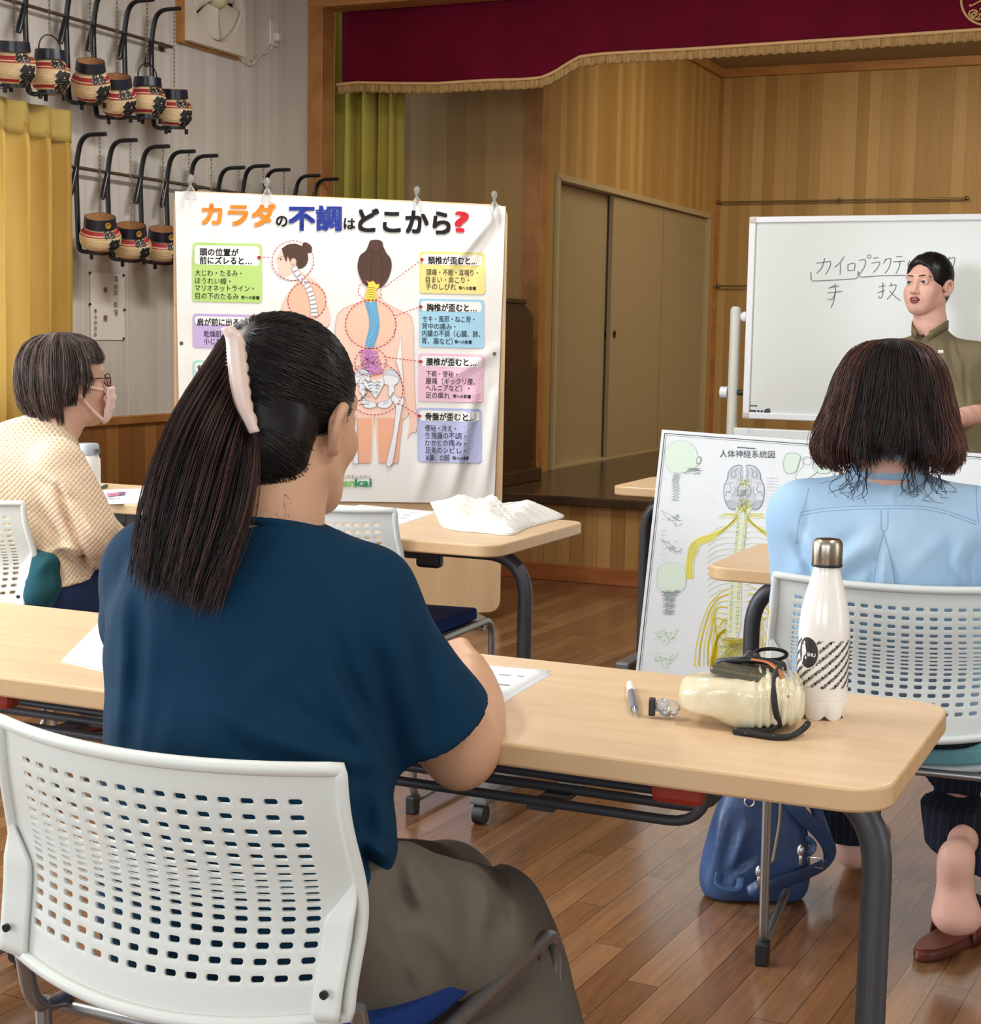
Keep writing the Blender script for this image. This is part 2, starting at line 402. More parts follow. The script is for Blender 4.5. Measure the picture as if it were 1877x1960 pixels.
# sliding doors of the stage side wall
m_door = plain('door_laminate', (160, 140, 106), .45)
m_dfr = plain('door_frame_paint', (176, 156, 118), .4)
mb = MB()
for (y0, y1, z0, z1) in ((DY0-.02, DY1+.02, DZ-.012, DZ+.024), (DY0-.024, DY0+.012, ZS, DZ), (DY1-.012, DY1+.024, ZS, DZ)):
    mb.box((XSL-.11, y0, z0), (XSL+.022, y1, z1))
struct(mb.build('trim_9', m_dfr, bevel=.003))
def door(i, x, y0, y1, seams):
    d = struct(MB().box((x-.03, y0, ZS+.006), (x, y1, DZ-.014)).build('door_%d' % i, m_door, bevel=.003))
    mb = MB()
    for y in seams: mb.box((x-.001, y-.0025, ZS+.02), (x+.0012, y+.0025, DZ-.03))
    if seams: struct(mb.build('panel_seam', plain('seam', (112, 96, 68), .6), parent=d))
    mb = MB().lathe([(.024, 0), (.026, .003), (.017, .004), (.015, .001)], 16, Matrix.Translation((x, y0+.07 if i == 2 else y1-.1, 1.22)) @ Matrix.Rotation(PI/2, 4, 'Y'))
    struct(mb.build('finger_pull', plain('dark_pull', (40, 32, 24), .4, .5), parent=d))
door(1, XSL-.055, DY0+.012, 9.75, []); door(2, XSL-.012, 9.62, DY1-.012, [10.62])
# blackout backing that closes the stage sides
slab('wall_stage_right', (3.95, YS, ZS), (4.0, YSB, 3.6), m_board_y)

slab('trim_11', (XSL-.16, DY0, ZS-.002), (XSL-.01, DY1, ZS+.012), m_dfr)  # sill strip added to block light leaking under the doors
# housings of the added hall ceiling lamps
for i, (x, y) in enumerate(ADDED_LAMPS):
    l = thing('ceiling_lamp', 'white tube lamp on the hall ceiling, %s' % ('front left', 'rear left', 'front right', 'rear right')[i], 'lamp', (x, y, ZC), 0, 'ceiling lamps')
    local(MB().box((-.15, -.64, -.09), (.15, .64, 0)).build('housing', plain('lamp_housing', (230, 230, 226), .4), bevel=.01), l)
# ------------------------------------------------------------------ tables
def m_maple(name, c0, c1, c2):
    t = NT(name); v = t.obj(); g = t.noise(t.mapv(v, (1.5, 14, 1)), 2.6, 5, .6)
    t.set(col=t.ramp(g, [(.25, c0), (.5, c1), (.75, c2)]), rough=.36, spec=.4); MATS[name] = t.m; return t.m
m_top = m_maple('maple_laminate', (208, 176, 138), (216, 186, 149), (222, 195, 160))
m_edge = m_maple('maple_edge', (198, 164, 122), (206, 172, 130), (212, 180, 138))
m_grey = plain('dark_grey_metal', (72, 72, 76), .42, .35)
m_grey2 = plain('foot_grey_metal', (120, 122, 124), .4, .4)
m_black = plain('black_plastic', (26, 26, 28), .45)
m_red = plain('red_plastic', (150, 44, 22), .45)
def table(label, x0, x1, y0, y1, z=.70, rack=True, group='folding training tables', rc=.055, shelf_l=.10, shelf_r=.27, edge=None):
    cx, cy = (x0+x1)/2, (y0+y1)/2
    t = thing('folding_table', label, 'table', (cx, cy, 0), 0, group)
    W, Dp = (x1-x0)/2, (y1-y0)/2
    mb = MB(); P = rrect(-W, -Dp, W, Dp, rc); n = len(P); th = .030
    mb.prism(P, z-th, z)
    mb.mi = [1, 0]+[1]*n
    o = mb.build('tabletop', [m_top, edge or m_edge], bevel=.004); shade(o, .5); local(o, t)
    # beam under the top whose ends bend down into the legs
    mb = MB().box((-W+.30, -.055, z-th-.055), (W-.30, .02, z-th-.004))
    mb.box((-W+.30, .022, z-th-.03), (W-.30, .05, z-th-.004))
    local(mb.build('crossbeam', m_black, bevel=.003), t)
    for s in (-1, 1):
        X = s*(W-.05)
        mb = MB().tube(bent([(s*(W-.34), 0, z-th-.032), (X, 0, z-th-.032), (X, 0, .075)], .115, 10), .0195, 14, sx=1.0)
        local(mb.build('leg', m_grey, smooth=.8), t)
        mb = MB().box((X-.026, -Dp+.03, .05), (X+.026, Dp+.06, .092))
        ft = local(mb.build('foot', m_grey2, bevel=.008), t)
        for yy in (-Dp+.05, Dp+.04):
            mb = MB().tube([(X-.014, yy, .025), (X+.014, yy, .025)], .025, 16)
            mb.tube([(X, yy, .03), (X, yy, .055)], .012, 8)
            w = mb.build('caster', m_black, smooth=.6); w.parent = ft
    if rack:
        mb = MB(); zz = .55; L, Rr = -W+shelf_l, W-shelf_r
        for y, dz in ((.01, 0), (.085, 0), (.10, .012), (.125, .014)):
            mb.tube(bent([(L, y, z-th-.01), (L+.015, y, zz+dz), (Rr-.015, y, zz+dz), (Rr, y, z-th-.01)], .05, 6), .0075 if dz == 0 else .0065, 8)
        for x in (L+.25, cx*0, Rr-.25): mb.box((x-.02, .005, zz-.012), (x+.02, .13, zz-.004))
        local(mb.build('shelf_rack', m_grey, smooth=.8), t)
    for s in (-1, 1):
        mb = MB().box((s*(W-.30)-.035, -.07, z-th-.075), (s*(W-.30)+.035, -.035, z-th-.002))
        local(tag(mb.build('fold_lever', m_red if rack else m_black, bevel=.01), 'red folding lever' if rack else 'black folding lever'), t)
    return t
T1 = table('long maple folding table in front of the ponytailed woman, with bottle and pouch on it', -2.04, -.305, 1.775, 2.27)
T2 = table('maple folding table in front of the empty chair, white plastic bag on its corner', -2.385, -1.535, 3.46, 4.07, rack=False)
T3 = table('maple folding table at the far left beside the woman in the face mask', -3.95, -2.62, 3.735, 4.215, rack=False)
T4 = table('maple folding table in front of the woman in the denim shirt', -1.005, .80, 3.40, 3.89, rack=False)
T5 = table('maple folding table hidden behind the nerve chart, its left tip showing', -1.84, -.05, 5.09, 5.56, rack=False)

# ------------------------------------------------------------------ chairs
m_shell = plain('chair_shell_plastic', (214, 217, 210), .38, spec=.4)
m_shell2 = plain('chair_shell_grey', (206, 211, 209), .4, spec=.4)
m_tube = plain('chair_tube_metal', (150, 150, 150), .32, .85)
m_navy = fabric('navy_seat_fabric', (22, 44, 98), (28, 54, 112), 500, bump=.4)
m_teal = fabric('teal_seat_fabric', (104, 156, 164), (116, 168, 176), 500, bump=.4)
NR, NC = 17, 15
def shell_pt(u, v, off=0.0):
    """u -1..1 across, v 0..1 from the bottom edge to the top; chair frame, facing +y"""
    hw = .2110 + .008*math.exp(-((v-.45)/.28)**2) + .002*(1-v)
    x = u*hw
    zb = .518 - .022*(1-u*u); zt = .775 - .004*(1-u*u)
    z = zb + (zt-zb)*v
    y = -.300 - .045*(1-u*u) + .024*math.exp(-((v-.42)/.30)**2) + .030*(1-v)**2*0 - .012*v
    return Vector((x, y-off, z))
def chair_shell():
    mb = MB(); ub, v0, v1 = .84, .13, .90
    rows = [v0 + (v1-v0)*(t + .070*math.sin(2*PI*t)) for t in [j/NR for j in range(NR+1)]]
    cols = [-ub+2*ub*i/NC for i in range(NC+1)]
    def oct_(u0, u1, a, b):
        cu, cv = (u0+u1)/2, (a+b)/2; hu = (u1-u0)*.285; hv = min((b-a)*.26, .0125)
        pts = []
        for k in range(8):
            an = PI/8+k*PI/4
            pts.append((cu+hu*(1 if math.cos(an) > 0 else -1)*(1 if abs(math.cos(an)) > .5 else .72), cv+hv*(1 if math.sin(an) > 0 else -1)*(1 if abs(math.sin(an)) > .5 else .45)))
        return pts
    idx = {}
    def V(u, v):
        k = (round(u, 5), round(v, 5))
        if k not in idx: idx[k] = len(mb.v); mb.v.append(tuple(shell_pt(u, v)))
        return idx[k]
    def F(*q): mb.f.append(tuple(q)); mb.mi.append(0)
    for j in range(NR):
        a, b = rows[j], rows[j+1]
        for i in range(NC):
            u0, u1 = cols[i], cols[i+1]; O = [V(*p) for p in oct_(u0, u1, a, b)]
            um = (u0+u1)/2
            TR, TL, BL, BR = V(u1, b), V(u0, b), V(u0, a), V(u1, a)
            # octagon order: right-upper, up-right, up-left, left-upper, left-lower, down-left, down-right, right-lower
            F(BR, TR, O[0], O[7]); F(TR, O[1], O[0]); F(TR, TL, O[2], O[1]); F(TL, O[3], O[2]); F(TL, BL, O[4], O[3])
            F(BL, O[5], O[4]); F(BL, BR, O[6], O[5]); F(BR, O[7], O[6])
    # solid border round the slotted field
    us = [-1.0, -.965, -.92] + cols + [.92, .965, 1.0]; vs_ = [0.0, .03, .07] + rows + [.94, .975, 1.0]
    for a, b in zip(vs_, vs_[1:]):
        for u0, u1 in zip(us, us[1:]):
            if u0 >= -ub-1e-6 and u1 <= ub+1e-6 and a >= v0-1e-6 and b <= v1+1e-6: continue
            F(V(u0, a), V(u1, a), V(u1, b), V(u0, b))
    return mb
def chair(label, loc, rz, seat_mat, seat_label, shell_mat=None, group='white slotted-back meeting chairs'):
    c = thing('meeting_chair', label, 'chair', loc, rz, group)
    sm = shell_mat or m_shell
    o = chair_shell().build('backrest', sm, smooth=.9, solid=.0045, bevel=.0012, seg=2); local(o, c)
    # raised rim and the stiffened lower side arms
    mb = MB(); N = 40
    edge = [(-1, v) for v in np.linspace(0.0, 1, N)] + [(u, 1) for u in np.linspace(-1, 1, N)[1:]] + [(1, v) for v in np.linspace(1, 0.0, N)[1:]] + [(u, 0) for u in np.linspace(1, -1, N)[1:-1]]
    pr = [shell_pt(u, v, .004) for u, v in edge]
    mb.tube(pr, .0075, 8, close=True)
    r_ = mb.build('backrest_rim', sm, smooth=1.2); r_.parent = o
    for s in (-1, 1):
        mb = MB()
        def pan(a, b):
            v = a*.55; w = .16*min(1, (1-a)/.30+.0); 
            u = s*(1.0 - b*w)
            q = shell_pt(u, v, .006 + .016*(1-b)*min(1, (1-a)/.3))
            return q
        mb.grid(pan, 14, 6)
        a_ = mb.build('side_arm', sm, smooth=.8, solid=.004); a_.parent = o
        p = shell_pt(s*.93, .12, .024)
        mb = MB().tube([p, p+Vector((0, -.004, 0))], .0045, 12)
        q_ = tag(mb.build('screw', plain('screw_black', (40, 40, 40), .4, .5)), 'dark screw'); q_.parent = o
    # seat pad
    mb = MB()
    def seat(u, v):
        x = (u-.5)*2; y = (v-.5)*2
        r = (abs(x)**5+abs(y)**5)**(1/5); m = max(abs(x), abs(y), 1e-6)
        k = m/r if r > 0 else 1
        return (x*.215*k, .02+y*.225*k, .448 - .012*(1-x*x)*(1-.3*y) - .02*max(0, y-.55)**1.5*1.2)
    mb.grid(seat, 18, 18); local(tag(mb.build('seat', seat_mat, smooth=3.2, solid=.03, bevel=.006), seat_label), c)
    mb = MB()
    def pan2(u, v): p = seat(u, v); return (p[0]*.97, p[1]*.97, p[2]-.026)
    mb.grid(pan2, 10, 10); local(mb.build('seat_pan', sm if seat_mat is m_teal else m_black, smooth=3.2, solid=.012), c)
    for s in (-1, 1):
        X = s*.222
        mb = MB().tube(bent([(X*.97, -.285, .52), (X, -.255, .415), (X, .245, .425), (X, .27, .035), (X, -.215, .03), (X, -.24, .43)], .045, 7), .0095, 10)
        l = local(mb.build('leg_frame', m_tube, smooth=.8), c)
        for yy in (-.215, .255):
            mb = MB().box((X-.013, yy-.022, 0), (X+.013, yy+.012, .045))
            f = tag(mb.build('foot_cap', m_black, bevel=.004), 'black foot cap'); f.parent = l
    for yy in (-.2, .2): local(MB().tube([(-.222, yy, .405), (.222, yy, .405)], .008, 8).build('crossbar', m_tube, smooth=.8), c)
    return c
CA = chair('white slotted chair in the foreground with navy seat, under the ponytailed woman', (-.967, 1.654, 0), 0, m_navy, 'navy fabric seat')
CB = chair('pale grey slotted chair with teal seat, under the woman in the denim shirt', (-.53, 3.19, 0), math.radians(6), m_teal, 'teal fabric seat', m_shell2)
CC = chair('empty grey-white chair with dark navy seat at the middle table', (-1.995, 3.73, 0), 0, m_navy, 'navy fabric seat', m_shell2)
CD = chair('white slotted chair at the left edge, under the woman in the knit cardigan', (-2.82, 3.37, 0), 0, m_navy, 'navy fabric seat')
# ------------------------------------------------------------------ stage hangings
def fine(vs, fs, maxlen):
    bm = bmesh.new(); bv = [bm.verts.new((v[0], v[1], 0)) for v in vs]
    for f in fs:
        try: bm.faces.new([bv[i] for i in f])
        except ValueError: pass
    bmesh.ops.triangulate(bm, faces=bm.faces)
    for _ in range(7):
        es = [e for e in bm.edges if e.calc_length() > maxlen]
        if not es: break
        bmesh.ops.subdivide_edges(bm, edges=es, cuts=1); bmesh.ops.triangulate(bm, faces=[f for f in bm.faces if len(f.verts) > 3])
    bm.verts.index_update()
    out = [(v.co.x, v.co.y) for v in bm.verts], [tuple(v.index for v in f.verts) for f in bm.faces]
    bm.free(); return out
YV = YS+.16
prof = [(627, 167), (685, 161), (760, 163), (839, 164), (941, 157), (1000, 155), (1036, 152), (1060, 143), (1085, 128), (1111, 113), (1150, 108), (1240, 102), (1400, 92), (1640, 78), (1877, 61)]
pp = [aty(x, y, YV) for x, y in prof]; VX = [p.x for p in pp]; VZ = [p.z for p in pp]
def val_z(x):
    if x > VX[-1]: return VZ[-1]+.012*math.sin((x-VX[-1])*2)
    return float(np.interp(x, VX, VZ))
m_val = fabric('maroon_velvet', (92, 2, 28), (104, 4, 34), 220, .8, .2, .0, 5)
m_fr = NT('gold_fringe'); _v = m_fr.obj(); _g = m_fr.noise(m_fr.mapv(_v, (120, 10, 10)), 1.6, 4, .7)
m_fr.set(col=m_fr.ramp(_g, [(.3, (128, 92, 46)), (.55, (178, 140, 84)), (.8, (214, 178, 120))]), rough=.75); m_fr.bump(_g, .6, .006); m_fringe = m_fr.m
val = thing('stage_valance', 'maroon velvet valance with gold fringe across the top of the stage', 'curtain', (0, YV, 2.3))
def vf(u, v):
    x = -4.24 + u*8.2; zb = val_z(x); z = zb + (2.99-zb)*v
    return (x, YV + .010*math.sin(x*5.3+1.2*math.sin(x*2.1))*(1-.6*v) + .006*math.sin(x*17)*(1-v)**2, z)
MB().grid(vf, 260, 14).build('curtain_cloth', m_val, val, smooth=3.2, solid=.006)
def ff(u, v):
    x = -4.26 + u*8.2; zb = val_z(x); z = zb + .006 - .047*v
    return (x, YV - .012 + .010*math.sin(x*5.3+1.2*math.sin(x*2.1)) + .004*math.sin(x*90) + .002*math.sin(x*233), z + .003*math.sin(x*140)*v)
MB().grid(ff, 1400, 3).build('fringe', m_fringe, val, smooth=3.2, solid=.012)
mb = MB().tube([(x, YV-.022 + .010*math.sin(x*5.3+1.2*math.sin(x*2.1)), val_z(x)+.006) for x in np.linspace(-4.26, 3.94, 200)], .008, 8)
mb.build('cord_trim', plain('gold_cord', (214, 170, 116), .7), val, smooth=3)
# round gold crest on the valance
cc = aty(1893, -6, YV-.012); cr = 48*7.6/CAM_F
mg = plain('crest_gold', (206, 160, 104), .6)
mb = MB()
def ring2(cx, cz, r, w, y, n=48, sx=1.0):
    o = []
    for k in range(n+1):
        a = 2*PI*k/n; o.append((cx+r*sx*math.cos(a), y, cz+r*math.sin(a)))
    return o
mb.tube(ring2(cc.x, cc.z, cr, 0, cc.y), .006, 6)
for k in range(5):
    a = PI/2+2*PI*k/5; p = Vector((cc.x+.55*cr*math.cos(a), cc.y, cc.z+.55*cr*math.sin(a)))
    mb.tube([(cc.x, cc.y, cc.z), ((cc.x+p.x)/2+.01, cc.y, (cc.z+p.z)/2), tuple(p)], .0045, 6)
    for j in (-1, 0, 1):
        b = a+j*.5; q = p+Vector((math.cos(b), 0, math.sin(b)))*.24*cr
        mb.tube([tuple(q+Vector((.16*cr*math.cos(t), 0, .11*cr*math.sin(t)))) for t in np.linspace(0, 2*PI, 13)], .0042, 6)
    b = a+PI/5; q = Vector((cc.x+.72*cr*math.cos(b), cc.y, cc.z+.72*cr*math.sin(b)))
    mb.tube(spline([(cc.x+.2*cr*math.cos(b), cc.y, cc.z+.2*cr*math.sin(b)), (q.x+.06*cr, cc.y, q.z-.05*cr), tuple(q)], 6), .004, 6)
tag(mb.build('crest', mg, val, smooth=3), 'round gold leaf crest')
# pale olive drape in the wing
m_drape = fabric('olive_drape', (158, 142, 62), (172, 154, 72), 260, .9, .2)
dl, dr = aty(629, 300, YS+.42).x, aty(766, 300, YS+.42).x
def df(u, v):
    x = dl+(dr-dl)*u; a = u*2*PI*5.2+.9*math.sin(u*7)
    return (x + .010*math.sin(a*1.7+v*1.5), YS+.42 + (.036+.01*math.sin(u*23))*math.sin(a+.25*math.sin(v*4)), ZS+.02+(2.75)*v)
dr_o = MB().grid(df, 120, 30).build('stage_drape', m_drape, smooth=3.2, solid=.004)
tag(dr_o, 'pale olive pleated drape hanging in the stage wing beside the wooden post', 'curtain')
# yellow curtain over the left window
t_ = NT('yellow_curtain'); v_ = t_.obj()
t_.set(col=t_.ramp(t_.noise(v_, 2.5, 2), [(.3, (192, 158, 84)), (.7, (202, 168, 96))]), rough=.95, spec=.1)
tr_ = t_.n('ShaderNodeBsdfTranslucent', i={'Color': lin((226, 186, 104))}); mx_ = t_.n('ShaderNodeMixShader', i={0: .38, 1: t_.b.outputs[0], 2: tr_.outputs[0]})
t_.t.links.new(mx_.outputs[0], t_.t.nodes['Material Output'].inputs[0]); t_.bump(t_.noise(v_, 300, 2), .2, .001)
cur = thing('window_curtain', 'long yellow pleated curtain over the window behind the woman in the cardigan', 'curtain', (XL+.08, 4.4, .0))
CY1 = atx(136, 330, XL+.095).y
def cf(u, v):
    y = 3.55 + (CY1-3.55)*u; a = u*2*PI*13.5
    z = .42 + (2.052-.42)*v; k = min(1, (1-v)*9)
    amp = (.012+.03*k*(.75+.25*math.sin(u*17)))
    return (XL+.085 + amp*math.sin(a+.5*math.sin(v*3+u*9)), y + (.008*math.sin(a*2+.6) - .012*(1-v))*1, z)
MB().grid(cf, 240, 36).build('curtain_cloth', t_.m, cur, smooth=3.2)
def hf(u, v):
    y = 3.55 + (CY1+.005-3.55)*u; a = u*2*PI*13.5
    return (XL+.092 + .014*math.sin(a), y, 1.935 + .125*v)
MB().grid(hf, 200, 4).build('heading_tape', fabric('curtain_heading', (176, 152, 84), (184, 160, 92), 300), cur, smooth=3.2, solid=.004)
struct(MB().tube([(XL+.03, 3.4, 2.03), (XL+.03, CY1, 2.03)], .012, 8).build('trim_10', plain('rail_white', (200, 196, 186), .4), smooth=1))
area('window_daylight', (-4.75, 4.45, 1.45), (1, 0, 0), 1.4, 1.15, 30, DAY)

# ------------------------------------------------------------------ lantern rails and bow lanterns
m_rail = plain('rail_metal', (120, 110, 92), .35, .8)
for nm, z, y0, y1, lab in (('a', 2.439, 3.3, 6.03, 'upper metal wall rail carrying the row of paper lanterns'), ('b', 1.85, 5.30, 7.22, 'lower metal wall rail carrying lanterns, partly behind the body poster')):
    r = thing('wall_rail', lab, 'rail', (XL, (y0+y1)/2, z), group=None)
    MB().tube([(XL+.045, y0, z), (XL+.045, y1, z)], .0075, 10).build('rail_tube', m_rail, r, smooth=1)
    for y in (y0+.02, (y0+y1)/2, y1-.02):
        MB().tube([(XL, y, z), (XL+.045, y, z)], .009, 8).tube([(XL+.001, y, z), (XL+.006, y, z)], .022, 12).build('bracket', m_rail, r, smooth=.6)
m_bow = plain('black_lacquer', (22, 24, 30), .3)
m_gold = plain('gold_paint', (190, 150, 60), .4, .5)
m_collar_in = plain('bare_wood', (166, 120, 78), .6)
m_collar = plain('navy_lacquer', (24, 28, 46), .28)
def m_paper():
    t = NT('lantern_paper'); v = t.obj(); g = t.noise(v, 30, 4)
    t.set(col=t.ramp(g, [(.3, (206, 176, 132)), (.7, (224, 198, 156))]), rough=.7); z = t.sep(v)[2]
    t.bump(t.math('SINE', t.math('MULTIPLY', z, 1100.0)), .35, .002); return t.m
m_pap = m_paper(); m_lred = plain('lantern_red', (156, 34, 44), .6); m_ink = plain('brush_ink', (20, 22, 24), .6); m_pale = plain('paper_white', (216, 202, 176), .7)
def lantern(label, y, z, kind, jit, group, tilt=4):
    """kind: 0 tall with crest-free collar, 1 with bail handle, 2 squat with wide collar and gold crest"""
    L = thing('bow_lantern', label, 'lantern', (XL, y, z), 0, group)
    cx = .165; squat = kind == 2
    R_ = .084 if squat else .077; Hh = .096 if squat else .118; zb = -.335+jit; cr_ = .062 if squat else .056; ch = .040 if squat else .038
    T = Matrix.Translation((cx, 0, 0))
    mb = MB()
    bow = bent([(cx+.03, 0, .128), (.075, 0, .128), (.045, 0, .0), (.055, 0, zb+.02), (.066, 0, zb-.006), (cx-.02, 0, zb-.008)], .055, 8)
    mb.tube(bow, .0092, 8, sx=1.4, up=(0, 1, 0))
    local(mb.build('bow', m_bow, smooth=.9), L)
    mb = MB().tube([(.055, -.012, -.005), (.06, -.045, -.085), (.06, -.055, -.115)], [.010, .013, .011], 10)
    local(mb.build('grip', m_bow, smooth=.9), L)
    # chain of small links
    top = zb+Hh+ch+(.055 if kind == 1 else .0); mb = MB(); n = int((.125-top)/.017); 
    for k in range(n):
        zc = .118-k*.017; pts = []
        for q in range(8):
            a = 2*PI*q/8; du = .0045*math.cos(a); dz = .0105*math.sin(a)
            pts.append((cx+(du if k % 2 else 0), (0 if k % 2 else du), zc+dz))
        mb.tube(pts, .0014, 4, close=True)
    local(mb.build('chain', plain('chain_metal', (110, 100, 88), .4, .7), smooth=1), L)
    # paper body
    def rad(t): return R_*(1-abs(2*t-1)**3.0*.42) 
    mb = MB(); N = 40; prof = [(rad(k/24), zb+Hh*k/24) for k in range(25)]
    mb.lathe(prof, N, T, cap=False)
    bands = [(.80, .93), (.70, .745), (.06, .12)] if squat else [(.74, .86), (.68, .71), (.08, .15)]
    mi = []
    for k in range(24):
        t = (k+.5)/24; mi += [1 if any(a <= t <= b for a, b in bands) else 0]*N
    mb.mi = mi
    body = local(mb.build('paper_body', [m_pap, m_lred], smooth=3.2), L)
    # brushed characters wrapped on the body
    mb = MB()
    def wrap(txt, size, az, t0, bold, mat, off):
        vs, fs, w = glyphs(txt); vs, fs = fine(vs, fs, .16); mb.cur = mat
        for ox, oy in ((-bold, -bold), (bold, -bold), (-bold, bold), (bold, bold)):
          out = []
          for a, b in [(a+ox, b+oy) for a, b in vs]:
            t = t0 + b*size/Hh; tt = min(max(t, 0.0), 1.0); r = rad(tt)+off; an = az + (a-w/2)*size/R_
            out.append(Vector((cx+r*math.cos(an), r*math.sin(an), zb+t*Hh)))
          mb.raw(out, fs)
    sz = Hh*.64
    wrap('祭', sz*1.02, -.15, .06, .085, 0, .0022); wrap('祭', sz*1.02, -.15, .06, .045, 1, .0034)
    wrap('秋谷', Hh*.27, -.40, .73, .09, 0, .0022); wrap('秋谷', Hh*.27, -.40, .73, .05, 1, .0034)
    w_ = mb.build('brush_writing', [m_pale, m_ink]); w_.parent = body
    # collar, lower ring and little feet
    mb = MB().lathe([(rad(.98), zb+Hh-.003), (cr_+.004, zb+Hh), (cr_, zb+Hh+ch), (cr_-.005, zb+Hh+ch), (cr_-.006, zb+Hh+.004), (0.001, zb+Hh+.003)], 40, T, cap=False)
    mb.mi = [0]*40*3+[1]*40*2
    col = local(mb.build('collar', [m_collar, m_collar_in], smooth=.8), L)
    if squat:
        q = Matrix.Translation((cx, 0, 0)) @ Matrix.Rotation(-.42, 4, 'Z') @ Matrix.Translation((cr_+.003, 0, zb+Hh+ch*.5)) @ Matrix.Rotation(PI/2, 4, 'Y')
        mb = MB().lathe([(.0135, 0), (.0135, .002), (.010, .003), (.009, .002), (.001, .002)], 20, q)
        g_ = tag(mb.build('crest', m_gold, smooth=.8), 'round gold crest'); g_.parent = col
    mb = MB().lathe([(rad(0)-.012, zb-.012), (rad(.02), zb-.010), (rad(.02), zb+.003), (rad(0)-.012, zb+.003)], 32, T)
    base = local(mb.build('base_ring', m_bow, smooth=.8), L)
    for a in (.6, 2.6, 4.6):
        mb = MB().box((-.007, -.005, -.022), (.007, .005, 0), Matrix.Translation((cx+.052*math.cos(a), .052*math.sin(a), zb-.010)))
        f_ = mb.build('foot', m_bow, bevel=.002); f_.parent = base
    TL = Matrix.Translation((cx, 0, zb+Hh)) @ Matrix.Rotation(math.radians(tilt), 4, Vector((.8, .6, 0))) @ Matrix.Translation((-cx, 0, -zb-Hh))
    for o in (body, col, base): o.matrix_local = TL
    if kind == 1:
        pts = [(cx+(cr_-.004)*math.cos(a)*.2, (cr_-.004)*math.cos(a), zb+Hh+ch+.058*math.sin(a)) for a in np.linspace(0, PI, 15)]
        local(mb.__class__().tube(pts, .003, 6).build('bail_handle', m_bow, smooth=2), L)
    return L
up = [(-22, -4, 0, 0.0, 'paper lantern cut by the left frame edge, upper row'), (47, 15, 1, 0.0, 'paper lantern with round bail handle, second from left in the upper row'),
      (126, 38, 0, 0.0, 'paper lantern with brown open collar, third from left in the upper row'), (178, 53, 0, -.035, 'paper lantern with dark navy shoulder, fourth from left in the upper row'),
      (237, 70, 1, -.01, 'paper lantern with bent bail handle, fifth from left in the upper row'), (289, 84, 0, -.03, 'paper lantern at the right end of the upper row near the fan')]
for px, py, kd, jt, lab in up:
    p = atx(px, 2+.286*px, XL+.045); lantern(lab, p.y, 2.439, kd, jt, 'paper bow lanterns on the left wall', 24 if px in (126, 178) else (2 if kd else 10))
lo = [(145, 2, 'squat paper lantern with gold-crested collar next to the yellow curtain, lower row'), (205, 2, 'squat paper lantern second from the curtain in the lower row'),
      (268, 2, 'squat paper lantern third from the curtain in the lower row'), (318, 2, 'lantern cut by the left edge of the body poster, lower row'),
      (362, 0, 'lantern bow rising just behind the leftmost poster clip'), (415, 0, 'lantern bow with worn bent top behind the poster between the left clips'),
      (463, 0, 'lantern bow behind the poster just left of the second clip'), (503, 0, 'lantern bow behind the poster at the second clip'),
      (562, 0, 'lantern bow behind the poster, second from the wooden post'), (598, 0, 'lantern bow behind the poster, nearest to the wooden post')]
for px, kd, lab in lo:
    p = atx(px, 300.3+.158*px, XL+.045); lantern(lab, p.y, 1.85-(.03 if px == 415 else 0), kd, -.02 if px in (205, 268) else 0.0, 'paper bow lanterns on the left wall', 20)

# ------------------------------------------------------------------ fan, outlet, notice
m_fanw = plain('fan_white_plastic', (222, 214, 200), .4)
f0, f1 = atx(343, 78, XL).y, atx(461, 106, XL+.03).y; fz = atx(343, 78, XL).z
S_ = f1-f0; fc = (f0+f1)/2
fan = thing('exhaust_fan', 'white square exhaust fan high on the left wall', 'fan', (XL, fc, fz))
mb = MB()
mb.box((XL, f0-.03, fz-.012), (XL+.03, f0+.004, fz+S_)).box((XL, f0, fz-.012), (XL+.02, f1, fz+.004))
mb.build('wood_frame', m_trim, fan)
mb = MB(); NN = 48; rin = S_*.43; zc_ = fz+S_/2
ring = [(rin*math.cos(2*PI*k/NN), rin*math.sin(2*PI*k/NN)) for k in range(NN)]
sq = []
for a, b in ring:
    m = max(abs(a), abs(b)); sq.append((a/m*S_/2, b/m*S_/2))
X0 = XL+.055
vs = [(X0, fc+a, zc_+b) for a, b in sq]+[(X0, fc+a, zc_+b) for a, b in ring]+[(X0-.045, fc+a*.95, zc_+b*.95) for a, b in ring]+[(XL+.012, fc+a*1.0, zc_+b*1.0) for a, b in sq]
fs = []
for k in range(NN):
    j = (k+1) % NN
    fs += [(k, j, NN+j, NN+k), (NN+k, NN+j, 2*NN+j, 2*NN+k), (k, j, 3*NN+j, 3*NN+k)]
mb.raw(vs, fs); hs = mb.build('housing', m_fanw, fan, smooth=.7)
MB().lathe([(rin*.98, 0), (.001, 0)], 40, Matrix.Translation((XL+.006, fc, zc_)) @ Matrix.Rotation(PI/2, 4, 'Y'), cap=False).build('duct_back', plain('duct_dark', (40, 36, 34), .8), fan)
MB().lathe([(.046, 0), (.048, .03), (.036, .055), (.012, .062), (.001, .063)], 24, Matrix.Translation((XL+.035, fc, zc_)) @ Matrix.Rotation(PI/2, 4, 'Y')).build('hub', plain('fan_cream', (214, 204, 172), .4), fan, smooth=.9)
for k in range(5):
    a0 = -PI/2-1.0+2*PI*k/5
    def bl(u, v):
        r = .035+(rin*.96-.035)*v; a = a0 + 1.06*u + .12*v
        return (XL+.024+.032*u - .004*v, fc+r*math.cos(a), zc_+r*math.sin(a))
    MB().grid(bl, 8, 8).build('blade', m_fanw, fan, smooth=3, solid=.003)
